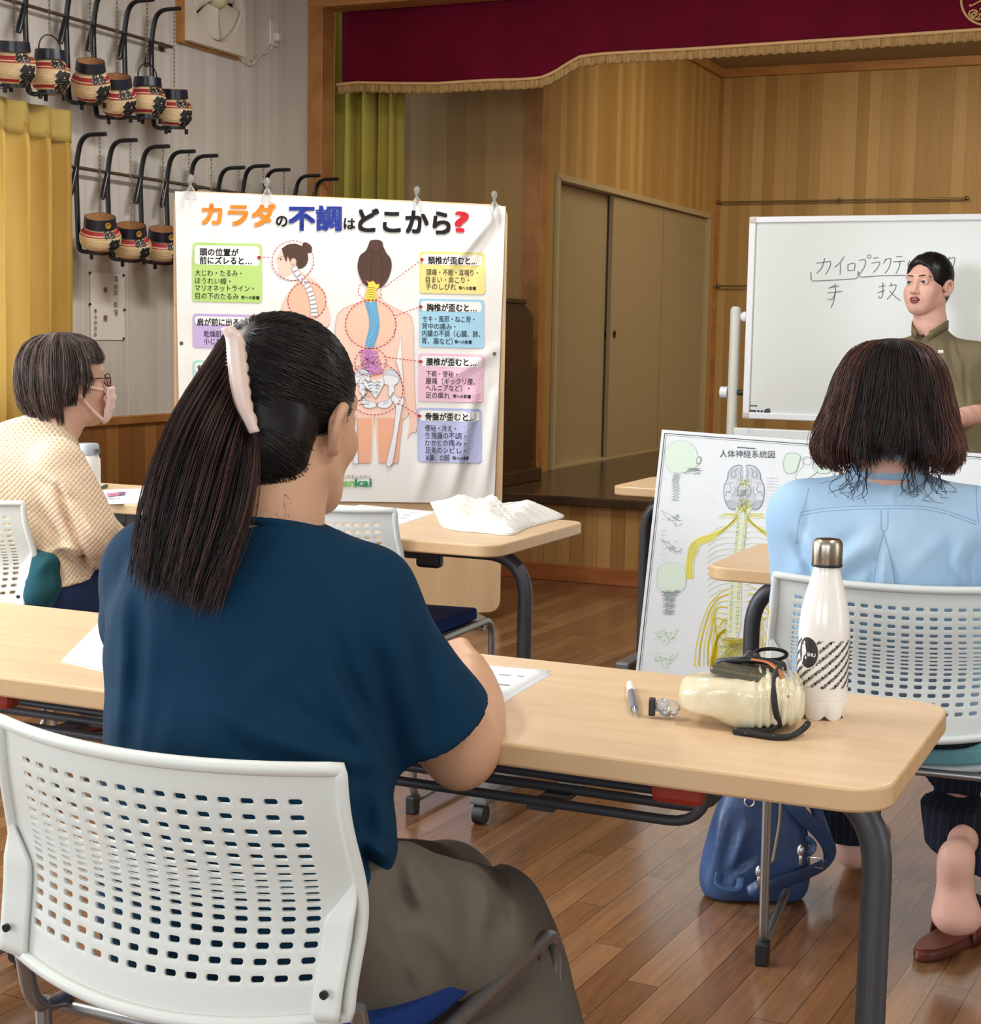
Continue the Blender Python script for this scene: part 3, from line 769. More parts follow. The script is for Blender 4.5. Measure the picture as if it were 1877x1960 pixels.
o_ = MB().box((XL, atx(514, 60, XL).y, atx(520, 88, XL).z), (XL+.012, atx(529, 60, XL).y, atx(520, 40, XL).z)).build('wall_outlet', m_fanw, bevel=.004)
out = thing('wall_outlet', 'white wall outlet plate right of the exhaust fan', 'outlet', tuple(o_.data.vertices[0].co)); 
o_.parent = out; o_.matrix_parent_inverse = out.matrix_world.inverted(); o_.name = 'plate'
py_ = atx(523, 72, XL); MB().box((XL+.012, py_.y-.018, py_.z-.02), (XL+.04, py_.y+.018, py_.z+.02)).build('plug', m_fanw, out, bevel=.005)
cd = spline([tuple(atx(*p, XL+.02)) for p in ((522, 78), (519, 92), (512, 100), (500, 104), (490, 114), (482, 122), (474, 116), (480, 112), (488, 120), (478, 124), (466, 116), (455, 108))], 6)
tag(MB().tube(cd, .0035, 6).build('power_cord', m_fanw, smooth=3), 'bundled white power cord below the exhaust fan', 'cord')
# notice on the wall
n0, n1 = atx(172, 521, XL+.004), atx(239, 651, XL+.004)
no = thing('paper_notice', 'white paper notice with vertical writing pinned to the left wall', 'notice', (XL+.003, n0.y, n1.z))
def nf(u, v): return (XL+.0045+.003*math.sin(u*5)*math.sin(v*4)**2, n0.y+(n1.y-n0.y)*u, n1.z+(n0.z-n1.z)*v)
MB().grid(nf, 8, 10).build('sheet', plain('notice_paper', (228, 222, 214), .8), no, smooth=3)
m_txt = plain('print_grey', (96, 84, 78), .8); m_txr = plain('print_red', (136, 92, 86), .8)
def wall_text(mb, ch, px, py, h):
    vs, fs, w = glyphs(ch, .02); s_ = h
    c = atx(px, py, XL+.010)
    mb.raw([(XL+.010, c.y+(a-w/2)*s_, c.z+(b-.38)*s_) for a, b in vs], fs)
mb = MB()
for ch, x, y in (('館', 222, 534), ('内', 222, 549), ('は', 222, 560), ('、', 225, 568), ('全', 222, 582), ('館', 222, 598)): wall_text(mb, ch, x, y, .026)
mb.build('writing', m_txt, no); mb = MB(); wall_text(mb, '禁', 202, 555, .026); mb.cur = 1; wall_text(mb, '煙', 202, 609, .028); mb.cur = 0
mb.build('writing', [m_txt, m_txr], no); mb = MB()
for ch, y in (('青', 595), ('山', 606), ('自', 617), ('治', 628), ('会', 639)): wall_text(mb, ch, 183, y, .018)
mb.build('writing', m_txt, no)
pin = None
for (x, y, w) in ((173, 522, 'top left corner'), (237, 527, 'top right corner'), (173, 582, 'middle of the left edge'), (239, 593, 'middle of the right edge'), (172, 648, 'bottom left corner'), (237, 648, 'bottom right corner')):
    c = atx(x, y, XL+.008)
    p = MB().lathe([(.0045, 0), (.006, .003), (.004, .008), (.001, .010)], 12, Matrix.Translation((XL+.003, c.y, c.z)) @ Matrix.Rotation(PI/2, 4, 'Y')).build('push_pin', m_black, smooth=.9)
    tag(p, 'black push pin at the %s of the white notice' % w, 'pin', 'push pins of the notice')
# thin rods on the stage back wall
for (a, b, z, lab, brk) in ((1377, 1850, 2.22, 'upper metal rod on the stage back wall', (1377, 1607, 1850)), (1380, 1720, 1.60, 'lower metal rod on the stage back wall, mostly behind the whiteboard', (1380, 1720))):
    xa, xb = aty(a, 385, YSB-.03).x, aty(b, 385, YSB-.03).x
    r = thing('wall_rod', lab, 'rod', ((xa+xb)/2, YSB, z))
    MB().tube([(xa, YSB-.035, z), (xb, YSB-.035, z)], .007, 10).build('rod', plain('brass_rod', (150, 132, 88), .3, .8), r, smooth=1)
    for q in brk:
        x = aty(q, 385, YSB-.03).x
        MB().tube([(x, YSB, z), (x, YSB-.045, z)], .010, 10).ball((x, YSB-.04, z), .016).build('bracket', m_rail, r, smooth=2)
# ------------------------------------------------------------------ flat printed things: layers laid on a real plane
class Art:
    def __init__(s, p0, n, warp=None, step=.0006, maxlen=.03):
        s.p0, s.n, s.warp, s.step, s.maxlen = p0, n, warp, step, maxlen; s.mb = MB(); s.mats = []; s.px = (atpl(940, 700, p0, n)-CP).length/CAM_F
    def P(s, x, y, lev):
        p = atpl(x, y, s.p0, s.n); return p + s.n*(lev*s.step + (s.warp(p)+.0022 if s.warp else 0))
    def m(s, mat):
        if mat not in s.mats: s.mats.append(mat)
        s.mb.cur = s.mats.index(mat)
    def tri(s, vs, fs, mat, lev):
        s.m(mat); vs, fs = fine(vs, fs, s.maxlen/s.px); s.mb.raw([s.P(x, y, lev) for x, y in vs], fs)
    def poly(s, pts, mat, lev=1):
        from mathutils.geometry import tessellate_polygon
        pts = [(float(a), float(b)) for a, b in pts]
        fs = tessellate_polygon([[Vector((a, b, 0)) for a, b in pts]]); s.tri(pts, fs, mat, lev)
    def blob(s, pts, mat, lev=1, n=6):
        pts = list(pts); c = spline(pts+pts[:1], n)
        s.poly([(q[0], q[1]) for q in c[:-1]], mat, lev)
    def ell(s, cx, cy, rx, ry, mat, lev=1, n=32, rot=0):
        c, k = math.cos(rot), math.sin(rot)
        s.poly([(cx+rx*math.cos(a)*c-ry*math.sin(a)*k, cy+rx*math.cos(a)*k+ry*math.sin(a)*c) for a in [2*PI*i/n for i in range(n)]], mat, lev)
    def line(s, pts, w, mat, lev=2, dash=None, close=False, curve=0):
        if curve: pts = [(q[0], q[1]) for q in spline(list(pts)+([pts[0]] if close else []), curve)]; close = False
        P_ = [Vector((a, b)) for a, b in pts]+([Vector(pts[0])] if close else [])
        s.m(mat)
        if dash:
            on, off = dash; segs = []; pos = 0.0; cur = [P_[0]]; draw = True; left = on
            for a, b in zip(P_, P_[1:]):
                L = (b-a).length; t = 0.0
                while L-t > left:
                    t += left; q = a+(b-a)*(t/L)
                    if draw: segs.append(cur+[q])
                    cur = [q]; draw = not draw; left = on if draw else off
                left -= L-t
                if draw: cur.append(b)
            for g in segs: s._rib(g, w, lev)
        else: s._rib(P_, w, lev)
    def _rib(s, P_, w, lev):
        P_ = [p for i, p in enumerate(P_) if i == 0 or (p-P_[i-1]).length > 1e-4]
        if len(P_) < 2: return
        L = []
        for i, p in enumerate(P_):
            a = P_[max(i-1, 0)]; b = P_[min(i+1, len(P_)-1)]; t = (b-a)
            if t.length < 1e-6: t = Vector((1, 0))
            t.normalize(); nn = Vector((-t.y, t.x))*w/2; L += [p+nn, p-nn]
        s.mb.raw([s.P(v.x, v.y, lev) for v in L], [(2*i, 2*i+1, 2*i+3, 2*i+2) for i in range(len(P_)-1)])
    def ring(s, cx, cy, rx, ry, w, mat, lev=2, dash=None, a0=0, a1=2*PI, n=60):
        s.line([(cx+rx*math.cos(a), cy+ry*math.sin(a)) for a in np.linspace(a0, a1, n)], w, mat, lev, dash)
    def text(s, body, x0, y0, x1, y1, h, mat, lev=4, bold=0.0, slant=0.0):
        """baseline from (x0,y0) to (x1,y1); h = em height in photo points"""
        vs, fs, w = glyphs(body); dx, dy = (x1-x0)/w, (y1-y0)/w; k = bold*.8
        for ox, oy in (((0, 0),) if bold < .002 else ((-k, -k), (k, -k), (-k, k), (k, k))):
            s.tri([(x0+dx*(a+ox)+slant*b*h, y0+dy*a-(b+oy)*h) for a, b in vs], fs, mat, lev)
    def build(s, name, parent): return s.mb.build(name, s.mats or [m_black], parent)

# ------------------------------------------------------------------ body poster on its panel
base = atz(955, 1172, .03)
d_ = ray(967, 393); hp = Vector((d_.x, d_.y)); tt = Vector((base.x, base.y)).dot(hp)/hp.dot(hp)
PR = CP+d_*tt; PL = atz(335, 365, PR.z)
BU = (PR-PL).normalized(); BN = Vector((BU.y, -BU.x, 0))
if BN.dot(CP-PR) < 0: BN = -BN
panel = thing('display_panel', 'beige upright panel behind the body poster, rounded at the bottom corner', 'panel', tuple((PL+PR)/2*1.0-Vector((0, 0, (PL.z+PR.z)/2))))
Wb = (PR-PL).length; u1 = (base-PL).dot(BU)+.012
M_ = Matrix(((BU.x, 0, -BN.x, PL.x), (BU.y, 0, -BN.y, PL.y), (0, 1, 0, 0), (0, 0, 0, 1)))
mb = MB().prism(rrect(-.005, .03, Wb+.012, PR.z+.002, .05, 6), .0, .028, M_)
shade(mb.build('board', m_maple('panel_laminate', (206, 172, 132), (212, 180, 140), (218, 188, 148)), panel, bevel=.003), .5)
for a in (.12, Wb-.12):
    c = PL+BU*a-BN*.015; c.z = 0
    R_ = Matrix.Translation(c) @ Matrix.Rotation(math.atan2(BU.y, BU.x), 4, 'Z')
    mb = MB().box((-.03, -.20, 0.0), (.03, .22, .035), R_).box((-.02, .015, .03), (.02, .045, .5), R_)
    mb.build('stand_foot', m_grey2, panel, bevel=.006)
def creases(specs):
    def f(p):
        u = (p-PL).dot(BU); z = p.z; d = 0.0
        for (ua, za, ub, zb, amp, w) in specs:
            ax, az = ub-ua, zb-za; l2 = ax*ax+az*az; t = max(0, min(1, ((u-ua)*ax+(z-za)*az)/l2))
            q = math.hypot(u-ua-ax*t, z-za-az*t); d += amp*math.sin(PI*min(1, max(0, .15+t*.8)))*math.exp(-(q/w)**2)
        return max(d, -.006) + .0022*math.sin(u*9+z*3)+.0015*math.sin(z*14+u*5)
    return f
bw = creases([(1.30, 1.70, 1.10, 1.46, .016, .022), (1.34, 1.66, 1.18, 1.40, -.008, .022), (1.22, .95, 1.12, .50, .022, .03), (1.29, 1.05, 1.20, .50, -.016, .035), (1.05, .80, .98, .50, .014, .03),
              (1.32, 1.15, 1.06, .98, .009, .025), (.15, 1.60, .02, 1.45, .006, .03), (.03, 1.1, .03, .6, .008, .03), (1.31, .95, 1.27, .52, .018, .02)])
B0 = PR + BN*.012
ban = thing('body_poster', 'large white cloth poster about the body and spine, hung on the beige panel', 'poster', tuple(B0))
m_cloth = fabric('poster_cloth', (232, 230, 226), (240, 238, 235), 500, .6, .1, 0, 3)
cor = {k: atpl(*p, B0, BN) for k, p in dict(tl=(335, 366), tr=(968, 395), br=(945, 964), bl=(345, 955)).items()}
def clf(u, v):
    a = cor['bl'].lerp(cor['br'], u); b = cor['tl'].lerp(cor['tr'], u); p = a.lerp(b, v); return p+BN*bw(p)
MB().grid(clf, 130, 130).build('cloth', m_cloth, ban, smooth=3.2)
ink = {}
def I(c, r=.6):
    k = 'print_%02x%02x%02x' % tuple(c)
    if k not in ink: ink[k] = plain(k, c, r, spec=.25)
    return ink[k]
def BA(): return Art(B0, BN, bw)
OR, BL, BK, RD = I((238, 140, 50)), I((40, 58, 148)), I((30, 28, 32)), I((206, 42, 56))
a = BA()
a.text('カラダ', 387, 427, 526, 430, 46, OR, bold=.045); a.text('の', 528, 432, 549, 433, 26, BK, bold=.03)
a.text('不調', 553, 436, 652, 437, 50, BL, bold=.045); a.text('は', 658, 437, 679, 438, 25, BK, bold=.03)
a.text('どこから', 686, 440, 860, 446, 50, BK, bold=.04); a.text('?', 871, 443, 895, 444, 55, RD, bold=.022)
a.build('printed_heading', ban)
WH, TX = I((238, 238, 236)), I((62, 58, 62))
DR = I((176, 48, 70))
boxes = [  # x0,y0,x1,y1, colour, head box y1, head lines, body lines, small print
 ((368, 467, 501, 580), (184, 216, 126), 511, [('頭の位置が', 382, 488, 456), ('前にズレると…', 382, 504, 481)], [('大じわ・たるみ・', 373, 527, 462), ('ほうれい線・', 373, 542, 441), ('マリオネットライン・', 373, 556, 485), ('目の下のたるみ', 374, 571, 456)], ('等への影響', 461, 573, 496)),
 ((369, 603, 501, 668), (196, 174, 218), 626, [('肩が前に出ると…', 377, 622, 484)], [('乾燥肌・くすみ', 390, 644, 470), ('小じわ・たるみ', 390, 658, 470)], None),
 ((369, 692, 501, 800), (176, 218, 210), 716, [('背中が丸まると…', 377, 712, 484)], [('肩こり・頭痛', 380, 735, 450), ('呼吸が浅い', 380, 750, 440)], None),
 ((802, 484, 928, 564), (234, 220, 142), 511, [('頚椎が歪むと…', 818, 504, 913)], [('頭痛・不眠・耳鳴り・', 815, 526, 914), ('目まい・肩こり・', 814, 540, 897), ('手のしびれ', 814, 553, 872)], ('等への影響', 877, 555, 910)),
 ((801, 574, 926, 667), (164, 208, 230), 600, [('胸椎が歪むと…', 816, 594, 911)], [('セキ・風邪・ねこ背・', 808, 615, 907), ('背中の痛み・', 807, 629, 871), ('内臓の不調（心臓、肺、', 807, 643, 918), ('胃、腸など）', 807, 657, 865)], ('等への影響', 869, 658, 902)),
 ((800, 679, 925, 771), (236, 194, 214), 706, [('腰椎が歪むと…', 815, 698, 909)], [('下痢・便秘・', 815, 720, 873), ('腰痛（ギックリ腰、', 814, 734, 908), ('ヘルニアなど）・', 814, 747, 897), ('足の痺れ', 814, 761, 860)], ('等への影響', 866, 762, 899)),
 ((798, 783, 922, 887), (184, 190, 228), 810, [('骨盤が歪むと…', 814, 803, 907)], [('便秘・冷え・', 813, 824, 872), ('生殖器の不調・', 813, 838, 888), ('かかとの痛み・', 812, 852, 888), ('足先のシビレ・', 812, 866, 888), ('X脚、O脚', 812, 880, 859)], ('等への影響', 864, 880, 897))]
for (x0, y0, x1, y1), c, hy, heads, body, small in boxes:
    a = BA(); k = .022
    def sk(P, y0=y0): return [(x, y+(x-x0)*k) for x, y in P]
    a.poly(sk(rrect(x0, y0-3, x1, y1-3, 6, 4)), I(c), 1); a.poly(sk(rrect(x0+4, y0+2, x1-5, hy-5, 6, 4)), WH, 2)
    for t, xa, ya, xb in heads: a.text(t, xa, ya, xb, ya+1.5, 15.5, BK, 3, .03)
    for t, xa, ya, xb in body: a.text(t, xa, ya, xb, ya+1.5, 13.5, TX, 3, .004)
    if small: a.text(small[0], small[1], small[2]-1, small[3], small[2], 7.5, BK, 3, .02)
    a.build('info_panel', ban)
# side figure
SK, SK2, HR = I((238, 200, 184)), I((240, 186, 160)), I((84, 62, 54))
def z6(X, Y): return (520+X*280/1877, 440+Y*280/1877)
a = BA()
a.poly([z6(255+290*math.cos(t)*.93, 395+255*math.sin(t)) for t in np.linspace(0, 2*PI, 40)[:-1]], I((240, 226, 226)), 1)
a.blob([z6(*p) for p in ((130, 230), (75, 330), (48, 415), (70, 440), (65, 490), (80, 530), (100, 580), (160, 610), (270, 560), (330, 600), (300, 690), (150, 900), (100, 1050), (100, 1250), (700, 1250), (690, 900), (600, 700), (480, 600), (360, 530), (300, 450), (330, 360), (250, 240))], SK, 2)
a.poly([z6(445+250*math.cos(t), 900+235*math.sin(t)) for t in np.linspace(0, 2*PI, 40)[:-1]], SK2, 3)
a.blob([z6(*p) for p in ((125, 240), (200, 190), (300, 178), (385, 205), (400, 165), (455, 168), (510, 220), (505, 290), (460, 300), (465, 380), (430, 460), (350, 500), (310, 440), (305, 385), (250, 380), (235, 410), (200, 340), (185, 410), (150, 330))], HR, 4)
a.ell(*z6(275, 410), 5.5, 7, SK, 5); a.ring(*z6(275, 410), 4, 5.5, .7, I((200, 150, 130)), 6)
a.line([z6(75, 372), z6(100, 360), z6(130, 378)], .9, I((120, 90, 80)), 5); a.line([z6(95, 345), z6(150, 345)], .8, I((150, 120, 110)), 5); a.ell(*z6(112, 380), .9, 1.6, BK, 5)
sp = [(280, 470), (300, 530), (340, 590), (390, 650), (430, 690), (460, 740), (485, 800), (500, 850), (512, 900), (522, 955), (530, 1010), (535, 1060), (535, 1110)]
for (q0, q1) in zip(sp, sp[1:]):
    cx, cy = (q0[0]+q1[0])/2, (q0[1]+q1[1])/2; r = 22+.017*cy; an = math.atan2(q1[1]-q0[1], q1[0]-q0[0]); hl = math.hypot(q1[0]-q0[0], q1[1]-q0[1])*.42
    P = [(cx+du*hl*math.cos(an)-dv*r*math.sin(an), cy+du*hl*math.sin(an)+dv*r*math.cos(an)) for du, dv in ((-1, 1), (1, 1), (1, -1.0), (0, -1.5), (-1, -1.0))]
    a.poly([z6(*p) for p in P], I((234, 234, 234)), 5); a.line([z6(*p) for p in P], .9, I((150, 156, 164)), 6, close=True)
a.ring(*z6(270, 395), 40, 38, 1.4, DR, 7, dash=(4, 3)); a.ring(*z6(445, 910), 36.5, 36, 1.6, DR, 7, dash=(4.5, 3)); a.line([(496, 493), (519, 493)], 1.5, DR, 7, dash=(4, 3)); a.ell(495, 493, 3.3, 3.3, DR, 7)
a.build('side_figure_drawing', ban)
# back figure
a = BA()
S1, S2 = I((242, 204, 186)), I((236, 176, 146))
a.blob([(700, 540), (697, 566), (690, 577), (660, 588), (646, 600), (641, 622), (641, 700), (645, 760), (668, 800), (672, 740), (676, 690), (672, 640), (690, 620), (745, 620), (756, 640), (752, 690), (766, 720), (772, 760), (768, 800), (776, 800), (783, 790), (784, 800), (782, 822), (779, 838), (786, 828), (796, 826), (799, 806), (795, 776), (792, 720), (790, 620), (783, 602), (765, 594), (738, 580), (728, 568), (727, 540)], S1, 1, 5)
a.poly([(678, 620), (750, 620), (757, 660), (752, 690), (764, 716), (772, 750), (770, 800), (762, 886), (724, 886), (716, 790), (709, 886), (674, 886), (668, 800), (668, 740), (676, 690), (672, 650)], S1, 2)
a.poly([(672, 800), (712, 800), (708, 886), (676, 886)], S2, 3); a.poly([(721, 800), (770, 800), (760, 886), (725, 886)], S2, 3)
a.ell(708, 620, 48, 46, I((240, 196, 172)), 3)
a.blob([z6(*p) for p in ((1235, 200), (1260, 140), (1340, 126), (1410, 150), (1430, 220), (1470, 300), (1520, 370), (1535, 470), (1500, 600), (1440, 700), (1360, 750), (1230, 730), (1160, 660), (1110, 540), (1100, 440), (1130, 330), (1200, 270))], HR, 4)
a.line([z6(*p) for p in ((1240, 220), (1290, 290), (1370, 290), (1420, 230))], .8, I((52, 38, 34)), 5, curve=4); a.line([z6(*p) for p in ((1290, 330), (1270, 500), (1280, 640))], .7, I((64, 46, 42)), 5, curve=4); a.line([z6(*p) for p in ((1400, 320), (1420, 500), (1390, 640))], .7, I((64, 46, 42)), 5, curve=4)
YE, YE2, CB, CB2, PK, PK2 = I((236, 216, 90)), I((150, 130, 40)), I((124, 190, 226)), I((60, 120, 168)), I((214, 146, 206)), I((150, 80, 150))
a.blob([z6(*p) for p in ((1215, 650), (1250, 670), (1300, 655), (1340, 700), (1375, 690), (1370, 740), (1335, 770), (1330, 910), (1210, 910), (1220, 760), (1235, 700))], YE, 6, 4)
for k in range(6): a.line([z6(1218, 745+k*30), z6(1275, 735+k*30), z6(1328, 750+k*30)], .9, YE2, 7, curve=3)
cb = [(1265, 920, 72), (1280, 1000, 62), (1300, 1080, 58), (1312, 1160, 58), (1312, 1240, 58), (1300, 1310, 58), (1280, 1380, 58), (1262, 1440, 56), (1250, 1515, 50)]
a.poly([z6(x-r*.75, y) for x, y, r in cb]+[z6(x+r*.75, y) for x, y, r in cb[::-1]], CB, 6)
for k in range(22):
    y = 940+k*26; x = float(np.interp(y, [c[1] for c in cb], [c[0] for c in cb])); r = float(np.interp(y, [c[1] for c in cb], [c[2] for c in cb]))
    for s_ in (-1, 1):
        a.ell(*z6(x+s_*r*.92, y), 3.0, 1.5, CB, 6, 10, s_*.5); a.line([z6(x, y+16), z6(x+s_*r*.5, y), z6(x+s_*r*1.12, y-10)], .7, CB2, 7)
for k in range(6):
    y = 1560+k*52; x = 1240+k*9; w_ = 55+k*4
    a.poly([z6(x-w_*.55, y-26), z6(x+w_*.55, y-26), z6(x+w_*.7, y+28), z6(x-w_*.7, y+28)], PK, 6)
    for s_ in (-1, 1): a.ell(*z6(x+s_*w_*1.25, y+2+s_*4), 7.6, 2.5, PK, 6, 14, s_*.25); a.ring(*z6(x+s_*w_*1.25, y+2+s_*4), 7.6, 2.6, .5, PK2, 7, n=16)
    a.line([z6(x-w_*.3, y-10), z6(x, y+12), z6(x+w_*.3, y-8)], .7, PK2, 7); a.line([z6(x-w_*.7, y+28), z6(x+w_*.7, y+28)], .6, PK2, 7)
def z7(X, Y): return (620+X*200/1633, 660+Y*240/1960)
BO, BO2, BOL = I((232, 234, 238)), I((206, 212, 222)), I((150, 158, 170))
def mir(P): return [(1640-x, y) for x, y in P]
hip = [(930, 470), (985, 395), (1060, 380), (1130, 420), (1165, 500), (1150, 590), (1090, 640), (1100, 720), (1060, 760), (1030, 830), (930, 880), (850, 900), (830, 960), (900, 985), (980, 985), (1050, 930), (1055, 860), (1000, 770), (1005, 640), (940, 610), (920, 540)]
for P in (hip, mir(hip)):
    a.blob([z7(*p) for p in P], BO, 6, 4); a.line([z7(*p) for p in P], .8, BOL, 7, close=True, curve=3)
for P in ([(935, 470), (985, 400), (1060, 385), (1130, 430), (1140, 500), (1040, 470)],):
    a.blob([z7(*p) for p in P], BO2, 8, 4); a.blob([z7(*p) for p in mir(P)], BO2, 8, 4)
a.blob([z7(*p) for p in ((600, 530), (700, 560), (820, 555), (920, 520), (935, 600), (890, 690), (830, 800), (800, 830), (760, 780), (680, 690), (610, 620))], BO, 7, 4)
a.line([z7(*p) for p in ((600, 530), (610, 620), (680, 690), (760, 780), (800, 830), (830, 800), (890, 690), (935, 600), (920, 520))], .9, BOL, 8, curve=4)
for k in range(4):
    for s_ in (-1, 1): a.ell(*z7(775+s_*(70-k*9), 580+k*52), 5-k*.6, 1.3, BOL, 8, 12, s_*.35)
for P in ([(960, 880), (990, 850), (1000, 900), (940, 920), (915, 910)],): a.blob([z7(*p) for p in P], BO2, 8, 3); a.blob([z7(*p) for p in mir(P)], BO2, 8, 3)
a.line([z7(823, 905), z7(830, 955)], 1.8, I((110, 112, 120)), 9)
fem = [(1090, 770), (1130, 800), (1180, 830), (1230, 820), (1245, 890), (1215, 960), (1190, 1100), (1130, 1450), (1060, 1850), (965, 1850), (1060, 1450), (1110, 1100), (1110, 930), (1040, 850)]
a.blob([z7(*p) for p in fem], BO, 8, 4); a.line([z7(*p) for p in fem], .7, BOL, 9, close=True, curve=3)
fem2 = [(490, 1100), (470, 1400), (450, 1850), (525, 1850), (510, 1450), (500, 1100)]
a.poly([z7(*p) for p in fem2], BO, 8); a.line([z7(*p) for p in fem2], .7, BOL, 9, close=True)
OUT = I((206, 170, 160))
a.line([(700, 560), (697, 566), (690, 577), (660, 588), (646, 600), (641, 622), (641, 720)], .7, OUT, 4); a.line([(728, 568), (738, 580), (765, 594), (783, 602), (790, 620), (792, 720), (795, 776), (799, 806), (796, 826), (786, 828), (779, 838)], .7, OUT, 4)
a.line([(766, 642), (763, 665), (756, 690), (766, 722), (774, 752), (770, 800), (760, 886)], .7, OUT, 4); a.line([(766, 642), (770, 700), (774, 760), (784, 800)], .7, OUT, 4)
a.poly([(766, 642), (763, 665), (757, 690), (766, 716), (772, 745), (769, 700)], WH, 5)
a.ring(708, 556, 23, 20, 1.5, DR, 10, dash=(4, 3), a0=.1*PI, a1=1.95*PI); a.ring(708.5, 621, 48.5, 46.5, 1.7, DR, 10, dash=(4.5, 3)); a.ring(708, 693, 30, 27, 1.6, DR, 10, dash=(4.2, 3)); a.ring(715, 744, 55.5, 50, 1.6, DR, 10, dash=(4.2, 3))
for (x0, y0), (x1, y1) in (((735, 550), (806, 497)), ((756, 604), (804, 587)), ((735, 683), (804, 692)), ((762, 772), (802, 796))):
    a.line([(x0, y0), (x1, y1)], 1.5, DR, 10, dash=(4, 3)); a.ell(x1, y1, 3.2, 3.2, DR, 10, 16)
a.build('back_figure_drawing', ban)
a = BA(); GR, GR2 = I((150, 206, 110)), I((64, 160, 120))
a.text('あなたのまんなかに', 640, 915, 709, 916, 8.5, I((120, 110, 104)), 3); a.text('Gen', 634, 931, 678, 931, 22, GR, 3, .03); a.text('kai', 679, 931, 710, 931, 22, GR2, 3, .03)
a.build('logo_print', ban)
for (x, y) in ((347, 657), (945, 677), (938, 953), (349, 940)):
    p = atpl(x, y, B0, BN); p = p+BN*bw(p)
    Mr = Matrix.Translation(p) @ BN.to_track_quat('Z', 'Y').to_matrix().to_4x4()
    tag(MB().lathe([(.007, .0), (.0075, .0018), (.0045, .0022), (.0035, .0008)], 16, Mr).build('grommet', m_rail, ban, smooth=.9), 'small metal eyelet')
m_clear = plain('clear_plastic', (236, 240, 242), .08, trans=.85, ior=1.35)
for (x, y, w) in ((364, 357, 'leftmost clip'), (510, 363, 'second clip from the left'), (797, 379, 'third clip from the left'), (945, 387, 'rightmost clip')):
    p = atpl(x, y, B0, BN)
    c = thing('plastic_clip', 'clear plastic clip on the top edge of the body poster, %s' % w, 'clip', tuple(p+BN*.004), math.atan2(BU.y, BU.x), 'clear clips holding the poster')
    mb = MB().lathe([(.004, -.02), (.006, .0), (.005, .012), (.0105, .02), (.013, .031), (.0105, .042), (.003, .047)], 16)
    local(mb.build('grip', m_clear, smooth=1.2), c)
    for s_ in (-1, 1):
        mb = MB().tube(spline([(s_*.003, -.004, .0), (s_*.011, -.010, -.015), (s_*.015, -.014, -.033), (s_*.014, -.017, -.052)], 5), [.0045]*8+[.0055]*8, 10)
        local(mb.build('jaw', m_clear, smooth=1.2), c)
    mb = MB().tube([(-.010, .034, -.03), (0, .034, .0), (.010, .034, -.03)], .004, 8)
    local(mb.build('rear_jaw', m_clear, smooth=1.2), c)

# ------------------------------------------------------------------ nerve chart on its board
tl, tr_, bl_ = aty(1266, 822, 5.05), aty(1611, 848, 5.05), aty(1226, 1275, 4.93)
CUv = (tr_-tl).normalized(); CV0 = (bl_-tl); CNn = CUv.cross(CV0).normalized()
if CNn.dot(CP-tl) < 0: CNn = -CNn
CVv = CNn.cross(CUv); CVv = CVv if CVv.z < 0 else -CVv
H_ = (tl.z-.012)/-CVv.z; Wc = (tr_-tl).length
chart = thing('nerve_chart', 'framed white anatomy chart of yellow nerves leaning against the table behind', 'chart', tuple(tl+CVv*H_+CUv*Wc/2))
def cpl(u, v, w): return tl+CUv*u+CVv*v+CNn*w
def board_at(u0, wd, name, parent, mat, ht=None):
    ht = ht or H_
    vs = [cpl(a_, b_, c_) for c_ in (-.014, 0) for a_, b_ in ((u0, 0), (u0+wd, 0), (u0+wd, ht), (u0, ht))]
    return MB().raw(vs, [(0, 1, 2, 3), (4, 5, 6, 7), (0, 1, 5, 4), (1, 2, 6, 5), (2, 3, 7, 6), (3, 0, 4, 7)]).build(name, mat, parent, bevel=.002)
m_cb = plain('chart_laminate', (226, 230, 232), .22, spec=.5)
board_at(0, Wc, 'board', chart, m_cb)
def CA_(): return Art(tl+CNn*.0006, CNn, None, .0004, .2)
def q4(X, Y): return (1240+X/4, 810+Y/4)
LG, DG, VG, GY, GY2 = I((198, 204, 204), .3), I((60, 66, 74), .3), I((214, 230, 214), .3), I((150, 162, 158), .3), I((188, 192, 196), .3)
YL, YD, YF = I((226, 216, 84), .3), I((214, 190, 20), .3), I((232, 228, 140), .3)
a = CA_()
def chart_border(a, u0, wd):
    for off, w_ in ((.012, .0026), (.018, .0010)):
        P = [cpl(u0+off, off, 0), cpl(u0+wd-off, off, 0), cpl(u0+wd-off, H_-off, 0), cpl(u0+off, H_-off, 0)]
        a.m(DG)
        for k in range(4):
            p, q = P[k], P[(k+1) % 4]; t = (q-p).normalized(); s_ = CNn.cross(t)*w_/2
            a.mb.raw([p+s_+CNn*.0008, q+s_+CNn*.0008, q-s_+CNn*.0008, p-s_+CNn*.0008], [(0, 1, 2, 3)])
chart_border(a, 0, Wc); a.build('border_lines', chart)
a = CA_(); a.text('人体神経系統図', 1377, 874, 1482, 876, 15.5, DG, 3); a.line([(1411, 856), (1446, 859)], 2.2, DG, 3, dash=(2.4, .8)); a.build('chart_title', chart)
rng = random.Random(3)
a = CA_()
